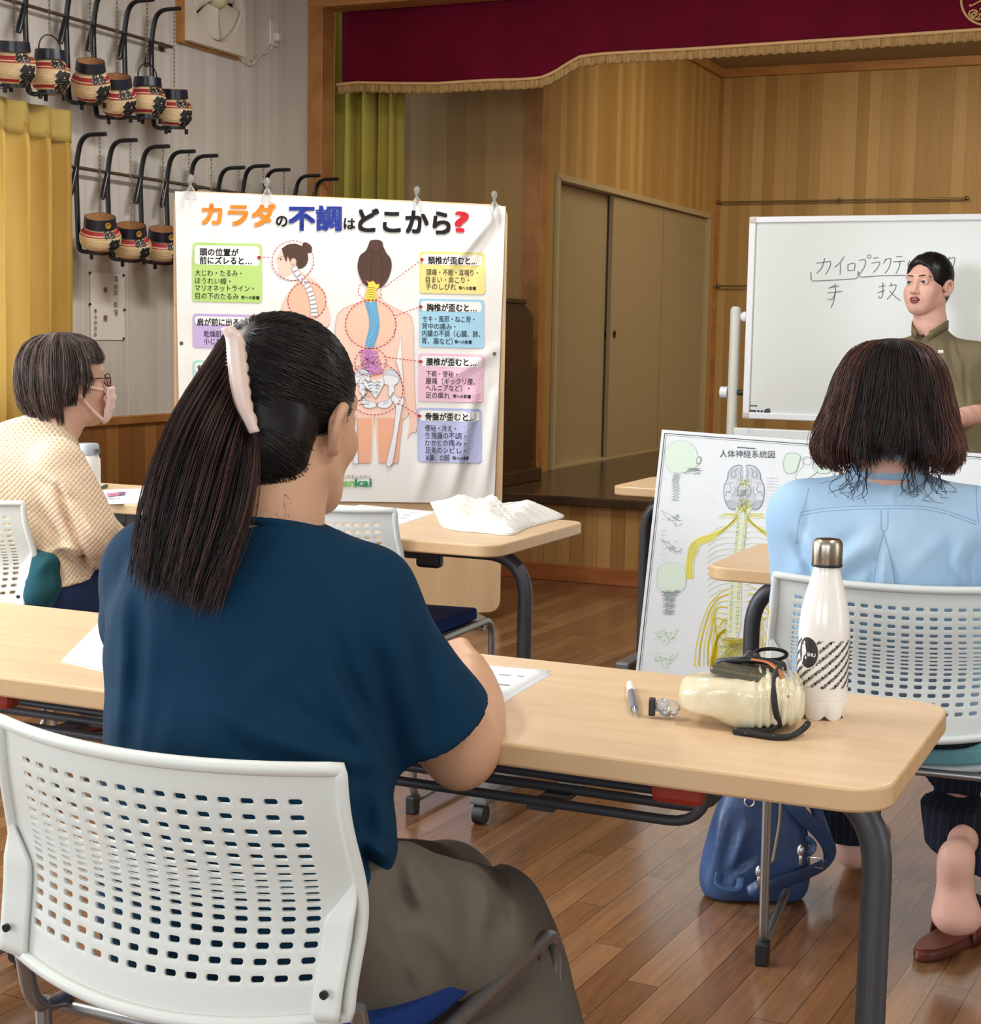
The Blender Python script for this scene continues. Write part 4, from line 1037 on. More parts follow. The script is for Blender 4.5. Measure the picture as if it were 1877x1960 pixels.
# skull from the side, top left, and its neck bones
sk_ = [(130, 300), (140, 200), (200, 140), (300, 140), (360, 190), (380, 250), (400, 300), (370, 330), (300, 370), (220, 380), (160, 360)]
a.blob([q4(*p) for p in sk_], VG, 2); a.line([q4(*p) for p in sk_], .8, LG, 3, close=True, curve=4)
a.ell(*q4(388, 285), 5, 8, GY, 4, 18, .3); a.ell(*q4(388, 285), 3, 5.5, m_cb, 5, 18, .3)
for k in range(26): a.line([q4(270+rng.random()*140, 340+rng.random()*50), q4(270+rng.random()*150, 340+rng.random()*50)], .7, GY, 4)
def spine(a, pts, w, n, col):
    P = spline(pts, 8)
    for k in range(n):
        q = P[int(k*(len(P)-1)/n)]
        a.ring(q[0], q[1], w*(.7+.3*rng.random()), 2.2, .6, col, 4, n=14); a.line([(q[0]-w*1.4, q[1]+1), (q[0]-w*.5, q[1]-1), (q[0]+w*.6, q[1]+1.5), (q[0]+w*1.3, q[1])], .6, col, 4)
spine(a, [q4(220, 395), q4(210, 450), q4(215, 520), q4(205, 610)], 6, 12, GY)
a.build('skull_drawing', chart); a = CA_()
for X, Y in ((180, 720), (180, 940)):
    for k in range(16):
        x = X+rng.uniform(-30, 70); y = Y+rng.uniform(-20, 60); a.line([q4(x, y), q4(x+rng.uniform(-20, 20), y+rng.uniform(-30, 30)), q4(x+rng.uniform(-30, 30), y+rng.uniform(-20, 30))], .6, GY, 3, curve=3)
    a.line([q4(X-80, Y-50), q4(X-30, Y+10), q4(X+20, Y+30)], .6, GY, 3, curve=3); a.line([q4(X-80, Y-55), q4(X-10, Y-15), q4(X+30, Y+20)], .6, GY, 3, curve=3)
a.build('joint_drawing', chart); a = CA_()
b_ = [(68, 1180), (80, 1110), (140, 1070), (220, 1070), (280, 1120), (290, 1200), (260, 1280), (90, 1280)]
a.blob([q4(*p) for p in b_], VG, 2); a.line([q4(*p) for p in b_], .8, LG, 3, close=True, curve=4)
for k in range(26): a.line([q4(80+rng.random()*180, 1270+rng.random()*50), q4(100+rng.random()*150, 1270+rng.random()*60)], .7, GY, 3)
spine(a, [q4(165, 1330), q4(162, 1400), q4(160, 1480)], 9, 13, GY)
a.build('rear_skull_drawing', chart); a = CA_()
for Y in (1620, 1800):
    a.blob([q4(*p) for p in ((40, Y-45), (100, Y-20), (130, Y), (170, Y-20), (230, Y-45), (200, Y+10), (160, Y+40), (150, Y+70), (115, Y+70), (100, Y+40), (70, Y+10))], VG, 2)
    for k in range(34):
        x = rng.gauss(130, 45); y = Y+rng.gauss(0, 24); a.line([q4(x, y), q4(x+rng.uniform(-25, 25), y+rng.uniform(-12, 12))], .6, GY, 3)
a.build('vertebra_drawing', chart); a = CA_()
for P in ([(1032, 300), (1060, 240), (1110, 228), (1165, 250), (1150, 320), (1130, 370), (1080, 385), (1045, 360)], [(1290, 250), (1340, 235), (1400, 270), (1420, 320), (1380, 380), (1300, 380), (1260, 340)]):
    a.blob([q4(*p) for p in P], VG, 2); a.line([q4(*p) for p in P], 1.0, GY, 3, close=True, curve=4)
a.blob([q4(*p) for p in ((1180, 270), (1220, 255), (1265, 280), (1260, 330), (1300, 360), (1260, 400), (1180, 440), (1130, 420), (1150, 370), (1190, 330))], m_cb, 3); a.line([q4(*p) for p in ((1180, 270), (1220, 255), (1265, 280), (1260, 330), (1300, 360), (1260, 400), (1180, 440), (1130, 420), (1150, 370), (1190, 330))], .8, GY, 4, close=True, curve=4)
a.ring(*q4(1220, 292), 8, 7, .8, GY, 5)
a.build('cross_section_drawing', chart)
a = CA_()
# brain
for sx in (-1, 1):
    f_ = lambda X, Y: q4(735+sx*X, Y)
    a.blob([f_(*p) for p in ((12, 330), (40, 320), (85, 335), (120, 380), (128, 430), (150, 480), (152, 560), (130, 630), (95, 660), (60, 650), (20, 600), (8, 480))], I((202, 206, 212), .3), 2)
    a.blob([f_(*p) for p in ((70, 430), (128, 440), (150, 500), (148, 580), (118, 600), (84, 560), (60, 500))], I((216, 220, 226), .3), 3)
    a.blob([f_(*p) for p in ((60, 590), (110, 590), (140, 600), (120, 650), (80, 668), (50, 650))], I((186, 190, 196), .3), 3)
    a.line([f_(*p) for p in ((12, 330), (40, 320), (85, 335), (120, 380), (128, 430), (150, 480), (152, 560), (130, 630), (95, 660), (60, 650))], 1.2, I((120, 126, 134), .3), 4, curve=5)
    for P in (((20, 345), (30, 380), (22, 420), (35, 440)), ((50, 345), (70, 370), (60, 400), (85, 420)), ((85, 360), (100, 390), (90, 420)), ((80, 450), (110, 470), (95, 510), (125, 530)), ((100, 540), (130, 520), (140, 560)), ((75, 480), (70, 520), (95, 560)), ((110, 450), (135, 470))):
        a.line([f_(*p) for p in P], .9, I((140, 146, 154), .3), 5, curve=4)
for k in range(40): a.ell(*q4(735+rng.gauss(0, 22), 455+rng.gauss(0, 14)), 1.6, 1.0, rng.choice([YL, YF, GY]), 6, 8)
a.ring(*q4(735, 520), 13, 14, 1.2, GY, 6)
for k in range(30): a.line([q4(735+rng.gauss(0, 26), 500+rng.random()*60), q4(735+rng.gauss(0, 26), 500+rng.random()*60)], .6, GY, 6)
for k in range(50): a.line([q4(735+rng.gauss(0, 28), 575+rng.random()*110), q4(735+rng.gauss(0, 30), 580+rng.random()*120)], .9, rng.choice([YL, YL, YD, GY, VG]), 6)
a.build('brain_drawing', chart)
a = CA_()
def nv(P, w=.9, c=YL, lev=3): a.line([q4(*p) for p in P], w, c, lev, curve=5)
for sx in (-1, 1):
    cx = 715 if sx < 0 else 720
    g = lambda x, y: (cx+sx*x, y)
    for k in range(7):      # neck to shoulder and arm bundles
        o = k*9
        nv([g(22+k*2, 680+k*10), g(60+k*6, 740+k*9), g(130+k*6, 800+k*8), g(240, 850+k*9), g(330-k*2, 880+k*8), g(395-o, 940+k*10), g(420-o, 1050), g(428-o*1.0, 1190)], 1.5 if k % 2 else 2.2, YL if k % 3 else YF)
    for k in range(9): nv([g(20, 690+k*4), g(60+rng.random()*50, 690+rng.random()*40), g(110+rng.random()*80, 680+rng.random()*60)], .6, YL)
    for k in range(14):     # ribs
        y = 800+k*44; nv([g(22, y), g(90, y-14), g(180+12*math.sin(k*.3), y+4), g(240+26*math.sin(k*.25), y+52)], .8, I((198, 200, 150), .3), 2)
    for k in range(6):      # lumbar bundles
        nv([g(40+k*3, 1240+k*60), g(150+k*8, 1290+k*40), g(240-k*8, 1380+k*34), g(300-k*22, 1520+k*24), g(345-k*30, 1700), g(360-k*34, 1860)], 1.6+(k % 2)*1.2, rng.choice([YL, YD, YL]))
    for k in range(12): nv([g(30+rng.random()*20, 1400+k*20), g(100+rng.random()*80, 1450+rng.random()*120), g(90+rng.random()*170, 1600+rng.random()*90), g(60+rng.random()*220, 1840)], .7, rng.choice([YL, YF, YD]))
for k in range(5): nv([(600-k*4, 1580), (540-k*3, 1640), (500+k*6, 1740), (478+k*6, 1860)], 3.6, YD, 4)
for k in range(140): a.line([q4(665+rng.gauss(0, 60), 1640+rng.random()*110), q4(665+rng.gauss(0, 60), 1640+rng.random()*120)], .8, rng.choice([YL, YD, GY, YD]), 5)
for k in range(60): a.line([q4(640+rng.gauss(0, 45), 1740), q4(640+rng.gauss(0, 60), 1790+rng.random()*80)], .7, rng.choice([YL, GY]), 5)
a.blob([q4(*p) for p in ((665, 640), (790, 640), (760, 720), (735, 960), (715, 1200), (700, 1600), (610, 1600), (630, 1200), (680, 900), (690, 720))], I((222, 232, 206), .3), 4)
for k in range(120):
    y = 650+k*8; x = float(np.interp(y, [640, 900, 1200, 1610], [728, 706, 672, 655])); w_ = 38
    a.line([q4(x-w_, y+rng.uniform(-8, 8)), q4(x-w_*.4, y+rng.uniform(-6, 6))], .8, rng.choice([YL, YD, GY]), 5); a.line([q4(x+w_, y+rng.uniform(-8, 8)), q4(x+w_*.4, y+rng.uniform(-6, 6))], .8, rng.choice([YL, YD, GY]), 5)
    if k % 5 == 0: a.line([q4(x-24, y), q4(x+24, y)], .6, GY2, 5)
a.build('nerve_drawing', chart)
a = CA_()
for k in range(17):     # columns of fine print
    y = 420+k*24; 
    if y < 720: a.line([q4(905, y), q4(905+rng.uniform(60, 125), y+2)], .9, GY2, 3, dash=(rng.uniform(1.5, 3), 1.0))
for k in range(26): x = rng.choice((100, 480, 930)); y = 250+rng.random()*900; a.line([q4(x, y), q4(x+rng.uniform(20, 50), y+1)], .8, GY2, 3, dash=(2, 1))
a.build('fine_print', chart)
ch2 = thing('blank_chart_board', 'second white framed board right of the nerve chart, behind the woman in denim', 'board', tuple(cpl(Wc+.36, H_, 0)))
board_at(Wc+.012, .70, 'board', ch2, m_cb)
a = CA_(); chart_border(a, Wc+.012, .70); a.build('border_lines', ch2)

# ------------------------------------------------------------------ whiteboard
YW = 6.85
w0, w1 = aty(1436, 417, YW), aty(1425, 799, YW)
wx0, wz1, wz0 = (w0.x+w1.x)/2, w0.z, w1.z; wx1 = wx0+1.80
wbd = thing('whiteboard', 'large rolling whiteboard with handwriting behind the standing teacher', 'whiteboard', ((wx0+wx1)/2, YW+.03, 0))
MB().box((wx0, YW, wz0), (wx1, YW+.018, wz1)).build('panel', plain('whiteboard_face', (214, 218, 214), .16, spec=.5), wbd)
m_wf = plain('whiteboard_frame_white', (226, 228, 232), .3)
for nm, lo, hi in (('l', (wx0-.006, YW-.010, wz0-.004), (wx0+.024, YW+.026, wz1+.004)), ('r', (wx1-.024, YW-.010, wz0-.004), (wx1+.006, YW+.026, wz1+.004)), ('t', (wx0+.02, YW-.010, wz1-.022), (wx1-.02, YW+.026, wz1+.004)), ('b', (wx0+.02, YW-.010, wz0-.004), (wx1-.02, YW+.026, wz0+.024))):
    MB().box(lo, hi).build('frame_bar', m_wf, wbd, bevel=.004)
m_cap = plain('corner_cap', (196, 188, 178), .4)
for x in (wx0-.008, wx1-.030):
    for z in (wz0-.006, wz1-.030): MB().box((x, YW-.012, z), (x+.038, YW+.028, z+.036)).build('corner_cap', m_cap, wbd, bevel=.010)
m_post = plain('post_ivory', (208, 206, 196), .35)
for sx, X in ((-1, wx0-.062), (1, wx1+.062)):
    ztop = aty(1410, 592, YW).z
    MB().tube([(X, YW+.03, .05), (X, YW+.03, ztop)], .024, 16).tube([(X, YW+.03, ztop), (X, YW+.03, ztop+.012)], [.024, .016], 16).build('post', m_post, wbd, smooth=.8)
    MB().box((X-.03, YW-.26, .045), (X+.03, YW+.32, .085)).build('foot', m_post, wbd, bevel=.01)
    for yy in (-.24, .30): MB().tube([(X-.012, YW+yy, .025), (X+.012, YW+yy, .025)], .025, 14).build('caster', m_black, wbd, smooth=.6)
    z_ = aty(1405, 752, YW).z
    MB().tube([(X+sx*.024, YW+.03, z_), (X+sx*.055, YW+.03, z_)], .026, 16).build('knob', m_wf, wbd, smooth=.7)
    MB().tube([(X-sx*.02, YW+.03, z_+.002), (X-sx*.075, YW+.02, z_+.002)], .013, 10).build('pivot', m_black, wbd, smooth=.7)
    z2 = aty(1426, 606, YW).z; MB().ball((X-sx*.04, YW+.03, z2), (.02, .014, .022)).build('bumper', m_wf, wbd, smooth=3)
zt = aty(1500, 822, YW+.02).z
MB().box((wx0-.05, YW+.01, zt-.16), (wx1+.05, YW+.045, zt)).build('lower_panel', plain('lower_panel_white', (222, 226, 226), .35), wbd, bevel=.006)
a = Art(Vector((0, YW+.009, 0)), Vector((0, -1, 0)), None, .0006, .2); a.poly([(1424, 819), (1441, 821), (1441, 834), (1424, 832)], I((226, 230, 236)), 1); a.line([(1429, 829), (1435, 823), (1436, 830)], .8, I((130, 140, 150)), 2); a.build('tag_sticker', wbd)
WA = Art(Vector((0, YW-.0006, 0)), Vector((0, -1, 0)), None, .0005, .3); a = WA
INK = I((112, 116, 126)); 
def w4(X, Y): return (1237+X*640/1877, Y*600/1760)
def hw(*strokes, w=1.5):
    for S in strokes: a.line([w4(*p) for p in S], w, INK, 2, curve=5 if len(S) > 2 else 0)
hw([(955, 1478), (1010, 1470), (1032, 1470), (1028, 1500), (1005, 1540)], [(1000, 1450), (985, 1500), (955, 1535)])       # ka
hw([(1110, 1440), (1085, 1475), (1055, 1500)], [(1088, 1478), (1086, 1542)])                                            # i
hw([(1130, 1482), (1130, 1522)], [(1130, 1484), (1168, 1480), (1166, 1518)], [(1130, 1520), (1168, 1518)])              # ro
hw([(1190, 1462), (1228, 1460), (1222, 1500), (1198, 1535)]); a.ring(*w4(1249, 1440), 3.6, 3.4, 1.4, INK, 2, n=20)       # pu
hw([(1272, 1450), (1300, 1447)], [(1262, 1478), (1308, 1472), (1295, 1505), (1272, 1530)])                               # ra
hw([(1345, 1452), (1330, 1480)], [(1338, 1458), (1370, 1452), (1362, 1500), (1338, 1535)])                               # ku
hw([(1400, 1442), (1435, 1438)], [(1385, 1470), (1450, 1466)], [(1422, 1468), (1418, 1500), (1400, 1535)])               # te
hw([(1478, 1462), (1466, 1485)], [(1468, 1476), (1468, 1500)]); hw([(1575, 1436), (1590, 1430), (1618, 1430), (1616, 1450)], [(1572, 1448), (1600, 1440)])
hw([(1700, 1440), (1690, 1475)], [(1696, 1455), (1730, 1450), (1712, 1530)])
a.line([w4(*p) for p in ((922, 1528), (924, 1570), (935, 1578), (1100, 1570), (1178, 1564), (1186, 1555), (1188, 1522))], 1.6, INK, 2); a.line([w4(*p) for p in ((1192, 1530), (1196, 1552), (1210, 1556), (1320, 1548), (1440, 1546), (1560, 1548))], 1.6, INK, 2)
hw([(1065, 1596), (1035, 1612)], [(1020, 1618), (1080, 1606)], [(1015, 1645), (1098, 1636)], [(1058, 1604), (1060, 1640), (1040, 1680), (1015, 1678)], [(1060, 1640), (1050, 1690), (1035, 1728)])     # te (hand)
hw([(1300, 1612), (1340, 1604)], [(1325, 1585), (1326, 1650), (1312, 1675), (1300, 1662)], [(1296, 1645), (1336, 1630)], [(1362, 1605), (1400, 1600), (1385, 1640), (1350, 1680)], [(1362, 1632), (1395, 1665), (1425, 1688)], [(1372, 1586), (1374, 1606)])
a.build('handwriting', wbd)
a = Art(Vector((0, YW-.0006, 0)), Vector((0, -1, 0)), None, .0005, .3); DKB = I((74, 76, 90))
a.line([(1431, 776), (1449, 777)], 2.6, DKB, 2, dash=(2.2, .4)); a.poly([(1430, 784), (1447, 785), (1447, 789), (1430, 788)], DKB, 2); a.ell(1451, 787, 2.6, 2.4, DKB, 2, 14); a.ell(1457.5, 787.3, 2.6, 2.4, DKB, 2, 14); a.blob([(1461, 787), (1465, 783), (1473, 782), (1473, 790), (1465, 791)], DKB, 2)
a.build('care_symbols', wbd)
# dark lectern on the stage behind the poster
lx = aty(968, 700, 7.75).x
lec = thing('lectern', 'dark brown wooden lectern on the stage, mostly hidden behind the body poster', 'lectern', (lx-.25, 7.75, ZS))
m_dark = wood('dark_lectern_wood', [(.3, (44, 26, 20)), (.7, (62, 38, 28))], (6, 6, 1), .3)
zt_ = aty(975, 578, 7.75).z; xr = aty(988, 700, 7.75).x
P_ = [(-.25, 0), (xr-lx+.25, 0), (xr-lx+.25, zt_-ZS-.07), (xr-lx+.19, zt_-ZS), (-.25, zt_-ZS)]
local(MB().prism(P_, -.22, .22, Matrix.Rotation(PI/2, 4, 'X')).build('body', m_dark, bevel=.004), lec)
local(MB().box((-.30, -.26, .0), (xr-lx+.30, .26, .07)).build('plinth', m_dark, bevel=.005), lec)
local(MB().box((-.28, -.25, zt_-ZS-.005), (xr-lx+.20, .25, zt_-ZS+.02)).build('top_shelf', m_dark, bevel=.005), lec)
# ------------------------------------------------------------------ things on the tables
ZT = .7004
m_sheet = plain('paper_white_sheet', (232, 236, 240), .75)
m_fold = plain('plastic_folder', (236, 240, 240), .25, trans=.25)
def sheet(name, label, cat, px, z=ZT, mat=None, th=.0006, text=None, lift=0.0, group=None, ty=None):
    """a sheet laid on a table top, its corners where the photo shows them"""
    P = [atz(x, y, z) for x, y in px]
    o = thing(name, label, cat, tuple(sum(P, Vector())/4), 0, group)
    def f(u, v):
        a = P[0].lerp(P[1], u); b = P[3].lerp(P[2], u); p = a.lerp(b, v)
        return (p.x, p.y, p.z+lift*(math.sin(PI*u)*.6+.4)*(1-v)**2)
    MB().grid(f, 10, 10).build('sheet', mat or m_sheet, o, smooth=3, solid=th)
    if text:
        mb = MB(); rr = random.Random(len(label))
        for r in range(text):
            v = .12+.8*r/text; u = .1
            while u < .86:
                w_ = rr.uniform(.04, .16)
                a = [Vector(f(q, v+d)) + Vector((0, 0, .0008+th)) for q, d in ((u, 0), (min(u+w_, .9), 0), (min(u+w_, .9), .018), (u, .018))]
                mb.raw(a, [(0, 1, 2, 3)]); u += w_+rr.uniform(.015, .07)
                if rr.random() < .18: break
        if mb.v: mb.build('printed_lines', plain('faint_print', (176, 182, 198), .8), o)
    return o
sheet('handout', 'white handout on the front table right of the ponytailed woman, under her forearm', 'paper', [(800, 1262), (1053, 1284), (936, 1352), (720, 1330)], text=16)
sheet('handout', 'second handout sheet peeking out below the white handout on the front table', 'paper', [(802, 1266), (1056, 1290), (938, 1360), (722, 1338)], z=ZT-.0002)
sheet('document_folder', 'clear plastic folder with papers at the left of the front table', 'folder', [(214, 1172), (330, 1210), (320, 1310), (120, 1262)], z=ZT+.002, mat=m_sheet, th=.0015, lift=.004)
sheet('plastic_sleeve', 'translucent plastic sleeve under the papers at the left of the front table', 'folder', [(200, 1180), (330, 1226), (322, 1318), (117, 1266)], z=ZT, mat=m_fold)
sheet('handout', 'white handout on the middle table beside the crumpled white bag', 'paper', [(690, 966), (838, 980), (770, 1004), (600, 985)], text=10)
sheet('handout', 'left handout on the middle table right behind the empty chair back', 'paper', [(640, 966), (745, 972), (690, 998), (560, 980)], z=ZT+.0008)
sheet('handout', 'white handout on the far left table in front of the woman in the mask', 'paper', [(192, 938), (292, 934), (300, 962), (196, 966)], text=6)
def stick(name, label, cat, p, q, r, mats, grp=None):
    p, q = Vector(p), Vector(q); o = thing(name, label, cat, tuple(p.lerp(q, .5)), 0, grp)
    d = q-p
    for nm, a, b, ra, rb, m in mats:
        MB().tube([p+d*a, p+d*b], [ra*r, rb*r], 14).build(nm, m, o, smooth=.9)
    return o
m_silver = plain('silver_metal', (196, 196, 198), .25, .9); m_smoke = plain('pen_smoke', (104, 108, 122), .3)
stick('ballpoint_pen', 'white-ended grey ballpoint pen lying on the front table', 'pen', atz(1205, 1309, ZT+.0058), atz(1216, 1367, ZT+.0058), .0056,
      [('cap', 0, .30, .85, 1.0, plain('pen_white', (236, 236, 234), .35)), ('barrel', .30, .84, 1.0, .95, m_smoke), ('tip', .84, 1.0, .8, .15, m_silver)])
stick('marker_pen', 'pink marker pen lying on the handout of the far left table', 'pen', atz(206, 948, ZT+.006), atz(238, 944, ZT+.006), .006,
      [('barrel', 0, .6, 1, 1, plain('pen_pink', (222, 150, 176), .4)), ('cap', .6, 1, 1.05, .9, plain('pen_mauve', (150, 120, 150), .4))])
stick('black_pen', 'small black pen at the far edge of the far left table', 'pen', atz(194, 934, ZT+.005), atz(208, 928, ZT+.005), .005, [('barrel', 0, .7, 1, 1, m_black), ('tip', .7, 1, .8, .2, m_silver)])

# ------------------------------------------------------------------ steel bottle
bc = atz(1579, 1380, .70) + Vector((-.012, .026, 0))
bot = thing('steel_bottle', 'white steel bottle with brushed cap and black oval badge on the front table', 'bottle', tuple(bc))
m_bw = plain('bottle_white', (232, 228, 220), .18, spec=.5); k_ = .0335
n = 72; prof_b = [(.026, .004), (.030, .0), (.0325, .006), (.0338, .020), (.0338, .026), (.0334, .0262), (.0334, .0275), (.0338, .0277), (.0340, .075), (.0340, .112), (.0332, .128), (.0308, .146), (.0270, .163), (.0225, .180), (.0192, .192), (.0178, .199), (.0176, .206)]
mb = MB(); vs = []
for r, z in prof_b:
    for j in range(n):
        a = 2*PI*j/n; lobe = abs(math.sin(a*3+.4)); rr = r*(1-.10*(1-lobe)**2*max(0, 1-z/.018)); zz = z+.007*(1-lobe)**2*max(0, 1-z/.012)
        vs.append((rr*math.cos(a), rr*math.sin(a), zz))
m = len(prof_b)
mb.raw(vs, [(i*n+j, i*n+(j+1) % n, (i+1)*n+(j+1) % n, (i+1)*n+j) for i in range(m-1) for j in range(n)]+[tuple(range(n-1, -1, -1)), tuple(range((m-1)*n, m*n))])
bb = local(mb.build('body', m_bw, smooth=.9), bot)
t = NT('brushed_steel'); v = t.obj(); t.set(col=lin((176, 166, 152)), metal=1.0, rough=.26); t.bump(t.noise(t.mapv(v, (40, 40, 900)), 3, 2), .08, .001); m_br = t.m
local(MB().lathe([(.0195, .2055), (.0200, .207), (.0200, .230), (.0192, .236), (.0165, .2395), (.010, .2402), (.001, .2402)], 48).build('cap', m_br, bot, smooth=.6), bot)
local(MB().lathe([(.0198, .2030), (.0203, .2040), (.0203, .2065), (.0198, .2075)], 48).build('gasket', m_black, bot, smooth=.9), bot)
fa = math.atan2(-bc.y, -bc.x)                      # the side that looks to the hall
def bwrap(mb, txt, u0, z0, h, ang, off, bold=0.02, clipz=None):
    vs, fs, w = glyphs(txt, bold); vs, fs = fine([(a*h, b*h) for a, b in vs], fs, .006); c, s_ = math.cos(ang), math.sin(ang); out = []
    for a, b in vs:
        u = u0+a*c-b*s_; z = z0+a*s_+b*c; out.append((u, z))
    ok = [f for f in fs if all(clipz[0] < out[i][1] < clipz[1] and not clipz[2](out[i]) for i in f)] if clipz else fs
    mb.raw([((.0342+off)*math.cos(fa+u/.034), (.0342+off)*math.sin(fa+u/.034), z) for u, z in out], ok)
bu, bz = -.0215, .0905
inb = lambda p: ((p[0]-bu)/.0150)**2+((p[1]-bz)/.0205)**2 < 1.12
mb = MB()
for r in range(-24, 24):
    z_start = .035+r*.0066
    bwrap(mb, 'CHIMEX ● '*12, -.085+(r % 2)*.009, z_start-.04, .0046, .72, .0002, .03, (.043, .1085, inb))
local(mb.build('printed_pattern', plain('bottle_ink', (54, 48, 46), .5)), bot)
mb = MB(); N = 48
rings = [[(bu+.0150*q*math.cos(2*PI*j/N), bz+.0205*q*math.sin(2*PI*j/N)) for j in range(N)] for q in (.001, .35, .7, 1.0)]
mb.raw([((.0345)*math.cos(fa+u/.034), (.0345)*math.sin(fa+u/.034), z) for R_ in rings for u, z in R_], [(i*N+j, i*N+(j+1) % N, (i+1)*N+(j+1) % N, (i+1)*N+j) for i in range(3) for j in range(N)])
bd = local(mb.build('badge', plain('badge_brown', (44, 34, 32), .45)), bot)
mb = MB(); bwrap(mb, 'SHU', bu-.0005, bz-.0045, .0066, 0, .0006, .03); bwrap(mb, '♦', bu-.004, bz-.0085, .004, 0, .0006)
sil = [(-.0105, -.0165), (-.0085, -.016), (-.006, -.006), (-.0045, -.003), (-.003, -.004), (-.0018, .001), (-.003, .007), (-.0035, .010), (-.0045, .0105), (-.0035, .0135), (-.0055, .0155), (-.0072, .014), (-.0068, .011), (-.0095, .009), (-.0098, .002), (-.0090, -.004)]
vs, fs = fine(*((lambda P: (P, __import__('mathutils').geometry.tessellate_polygon([[Vector((a, b, 0)) for a, b in P]])))(sil)), .004)
mb.raw([((.0349)*math.cos(fa+(bu+a)/.034), (.0349)*math.sin(fa+(bu+a)/.034), bz+b) for a, b in vs], fs)
w_ = mb.build('badge_print', plain('badge_white', (220, 216, 208), .5)); w_.parent = bd

# ------------------------------------------------------------------ pouch with phone and cord
pc = atz(1400, 1398, .70)+Vector((-.002, .05, 0))
pou = thing('clear_pouch', 'cream clear-plastic pouch with a phone on top, tied with black cord, on the front table', 'pouch', tuple(pc), .30)
t = NT('cream_vinyl'); v = t.obj(); t.set(col=t.ramp(t.noise(v, 25, 3), [(.3, (206, 194, 158)), (.7, (226, 218, 190))]), rough=.16, spec=.6); t.bump(t.noise(v, 60, 3), .35, .004); m_vin = t.m
mb = MB()
def pf(u, v):
    s_ = 2*u-1; a = 2*PI*v; L = .082; x = L*s_
    e = (1-abs(s_)**5)**.34; left = .35+.65*min(1, (1+s_)*1.1)
    w_ = .066*e*(.55+.45*left); hgt = .034*e*(.35+.65*left)
    if s_ > .15: w_ *= 1+.04*math.sin(s_*52); hgt *= 1+.05*math.sin(s_*52)
    c, k = math.cos(a), math.sin(a)
    return (x, w_*math.copysign(abs(c)**.55, c), .036+hgt*math.copysign(abs(k)**.48, k)*(1 if k > 0 else .98)+.003*math.sin(x*70+c*3))
mb.grid(pf, 64, 40); local(mb.build('pouch_body', m_vin, smooth=3, weld=True), pou)
ph = MB().prism(rrect(-.036, -.045, .036, .045, .009, 5), 0, .0085, Matrix.Translation((.006, .004, .066)) @ Matrix.Rotation(-.45, 4, 'Z') @ Matrix.Rotation(.05, 4, 'Y'))
local(tag(ph.build('phone', plain('phone_glass', (92, 90, 76), .08), bevel=.002), 'phone in olive glass'), pou)
m_cord = NT('black_cord'); _v = m_cord.obj(); _w = m_cord.n('ShaderNodeTexVoronoi', i={'Vector': _v, 'Scale': 170.0}).outputs['Distance']
m_cord.set(col=m_cord.ramp(_w, [(.08, (150, 146, 138)), (.16, (30, 28, 28))]), rough=.75); m_cd = m_cord.m
loop = [( .048, .0+.060*math.cos(a)*1.15, .038+.040*math.sin(a)) for a in np.linspace(-.9, PI+.75, 22)]
local(MB().tube(spline([(p[0]+.010*math.sin(i*.3), p[1], max(p[2], .005)) for i, p in enumerate(loop)], 3), .0042, 8).build('cord_loop', m_cd, pou, smooth=3), pou)
local(MB().tube(spline([(.044, -.058, .012), (.030, -.060, .0045), (-.010, -.068, .0045), (.015, -.080, .0045), (.038, -.090, .0045), (.060, -.084, .005), (.076, -.070, .012), (.082, -.062, .017), (.079, -.055, .010)], 6), .0042, 8).build('cord_tail', m_cd, pou, smooth=3), pou)
local(MB().tube(spline([(-.035, .052, .045), (-.030, .03, .072), (-.005, .012, .080), (.02, .008, .082), (.045, -.002, .080)], 6), .0050, 8).build('cord_knot', m_black, pou, smooth=3), pou)
local(MB().tube(spline([(.012, .004, .0835), (.035, -.012, .082), (.050, -.040, .070), (.054, -.062, .050)], 6), .0040, 6, sx=.4).build('leather_strip', plain('orange_leather', (176, 104, 52), .5), pou, smooth=3), pou)
mb = MB(); C0 = Vector((.036, .020, .088))
mb.tube([C0+Vector((.022*math.cos(a), .004*math.cos(a), 0))+Vector((0, .0, .0075*math.sin(a))) for a in np.linspace(0, 2*PI, 25)[:-1]], .0026, 8, close=True)
local(mb.build('carabiner', plain('carabiner_black', (24, 24, 26), .3, .6), pou, smooth=3), pou)
local(MB().ball((.012, .015, .084), (.012, .009, .009)).build('cord_lock', m_black, pou, smooth=3), pou)
mb = MB().ball((-.095, .002, .014), (.016, .014, .012)).ball((-.104, .004, .016), (.010, .011, .010))
local(mb.build('knotted_end', m_clear, pou, smooth=3), pou)
local(MB().box((-.121, -.008, .004), (-.112, .010, .026)).build('end_tab', m_black, pou, bevel=.002), pou)

# ------------------------------------------------------------------ crumpled white bag on the middle table
out = [(823, 962), (880, 963), (905, 966), (934, 963), (968, 985), (1000, 986), (1030, 985), (1060, 981), (1079, 988), (1050, 996), (1010, 1007), (977, 1021), (930, 1017), (880, 1013), (848, 1006), (836, 988)]
oz = [.035, .03, .03, .045, .012, .02, .02, .022, .022, .004, .003, .001, .001, .001, .002, .03]
C_ = [atz(x, y, .70+h) if False else None for (x, y), h in zip(out, oz)]
bp = [aty(x, y, atz(x, y+3, .702).y+h*1.2) for (x, y), h in zip(out, oz)]
bag = thing('plastic_bag', 'crumpled white plastic bag on the corner of the middle table', 'bag', tuple(atz(950, 1000, .70)))
cx_ = sum(bp, Vector())/len(bp); mb = MB(); rr = random.Random(5)
NB = 96; loopc = spline([tuple(p) for p in bp]+[tuple(bp[0])], 6)[:-1]; K = 9; vs = []
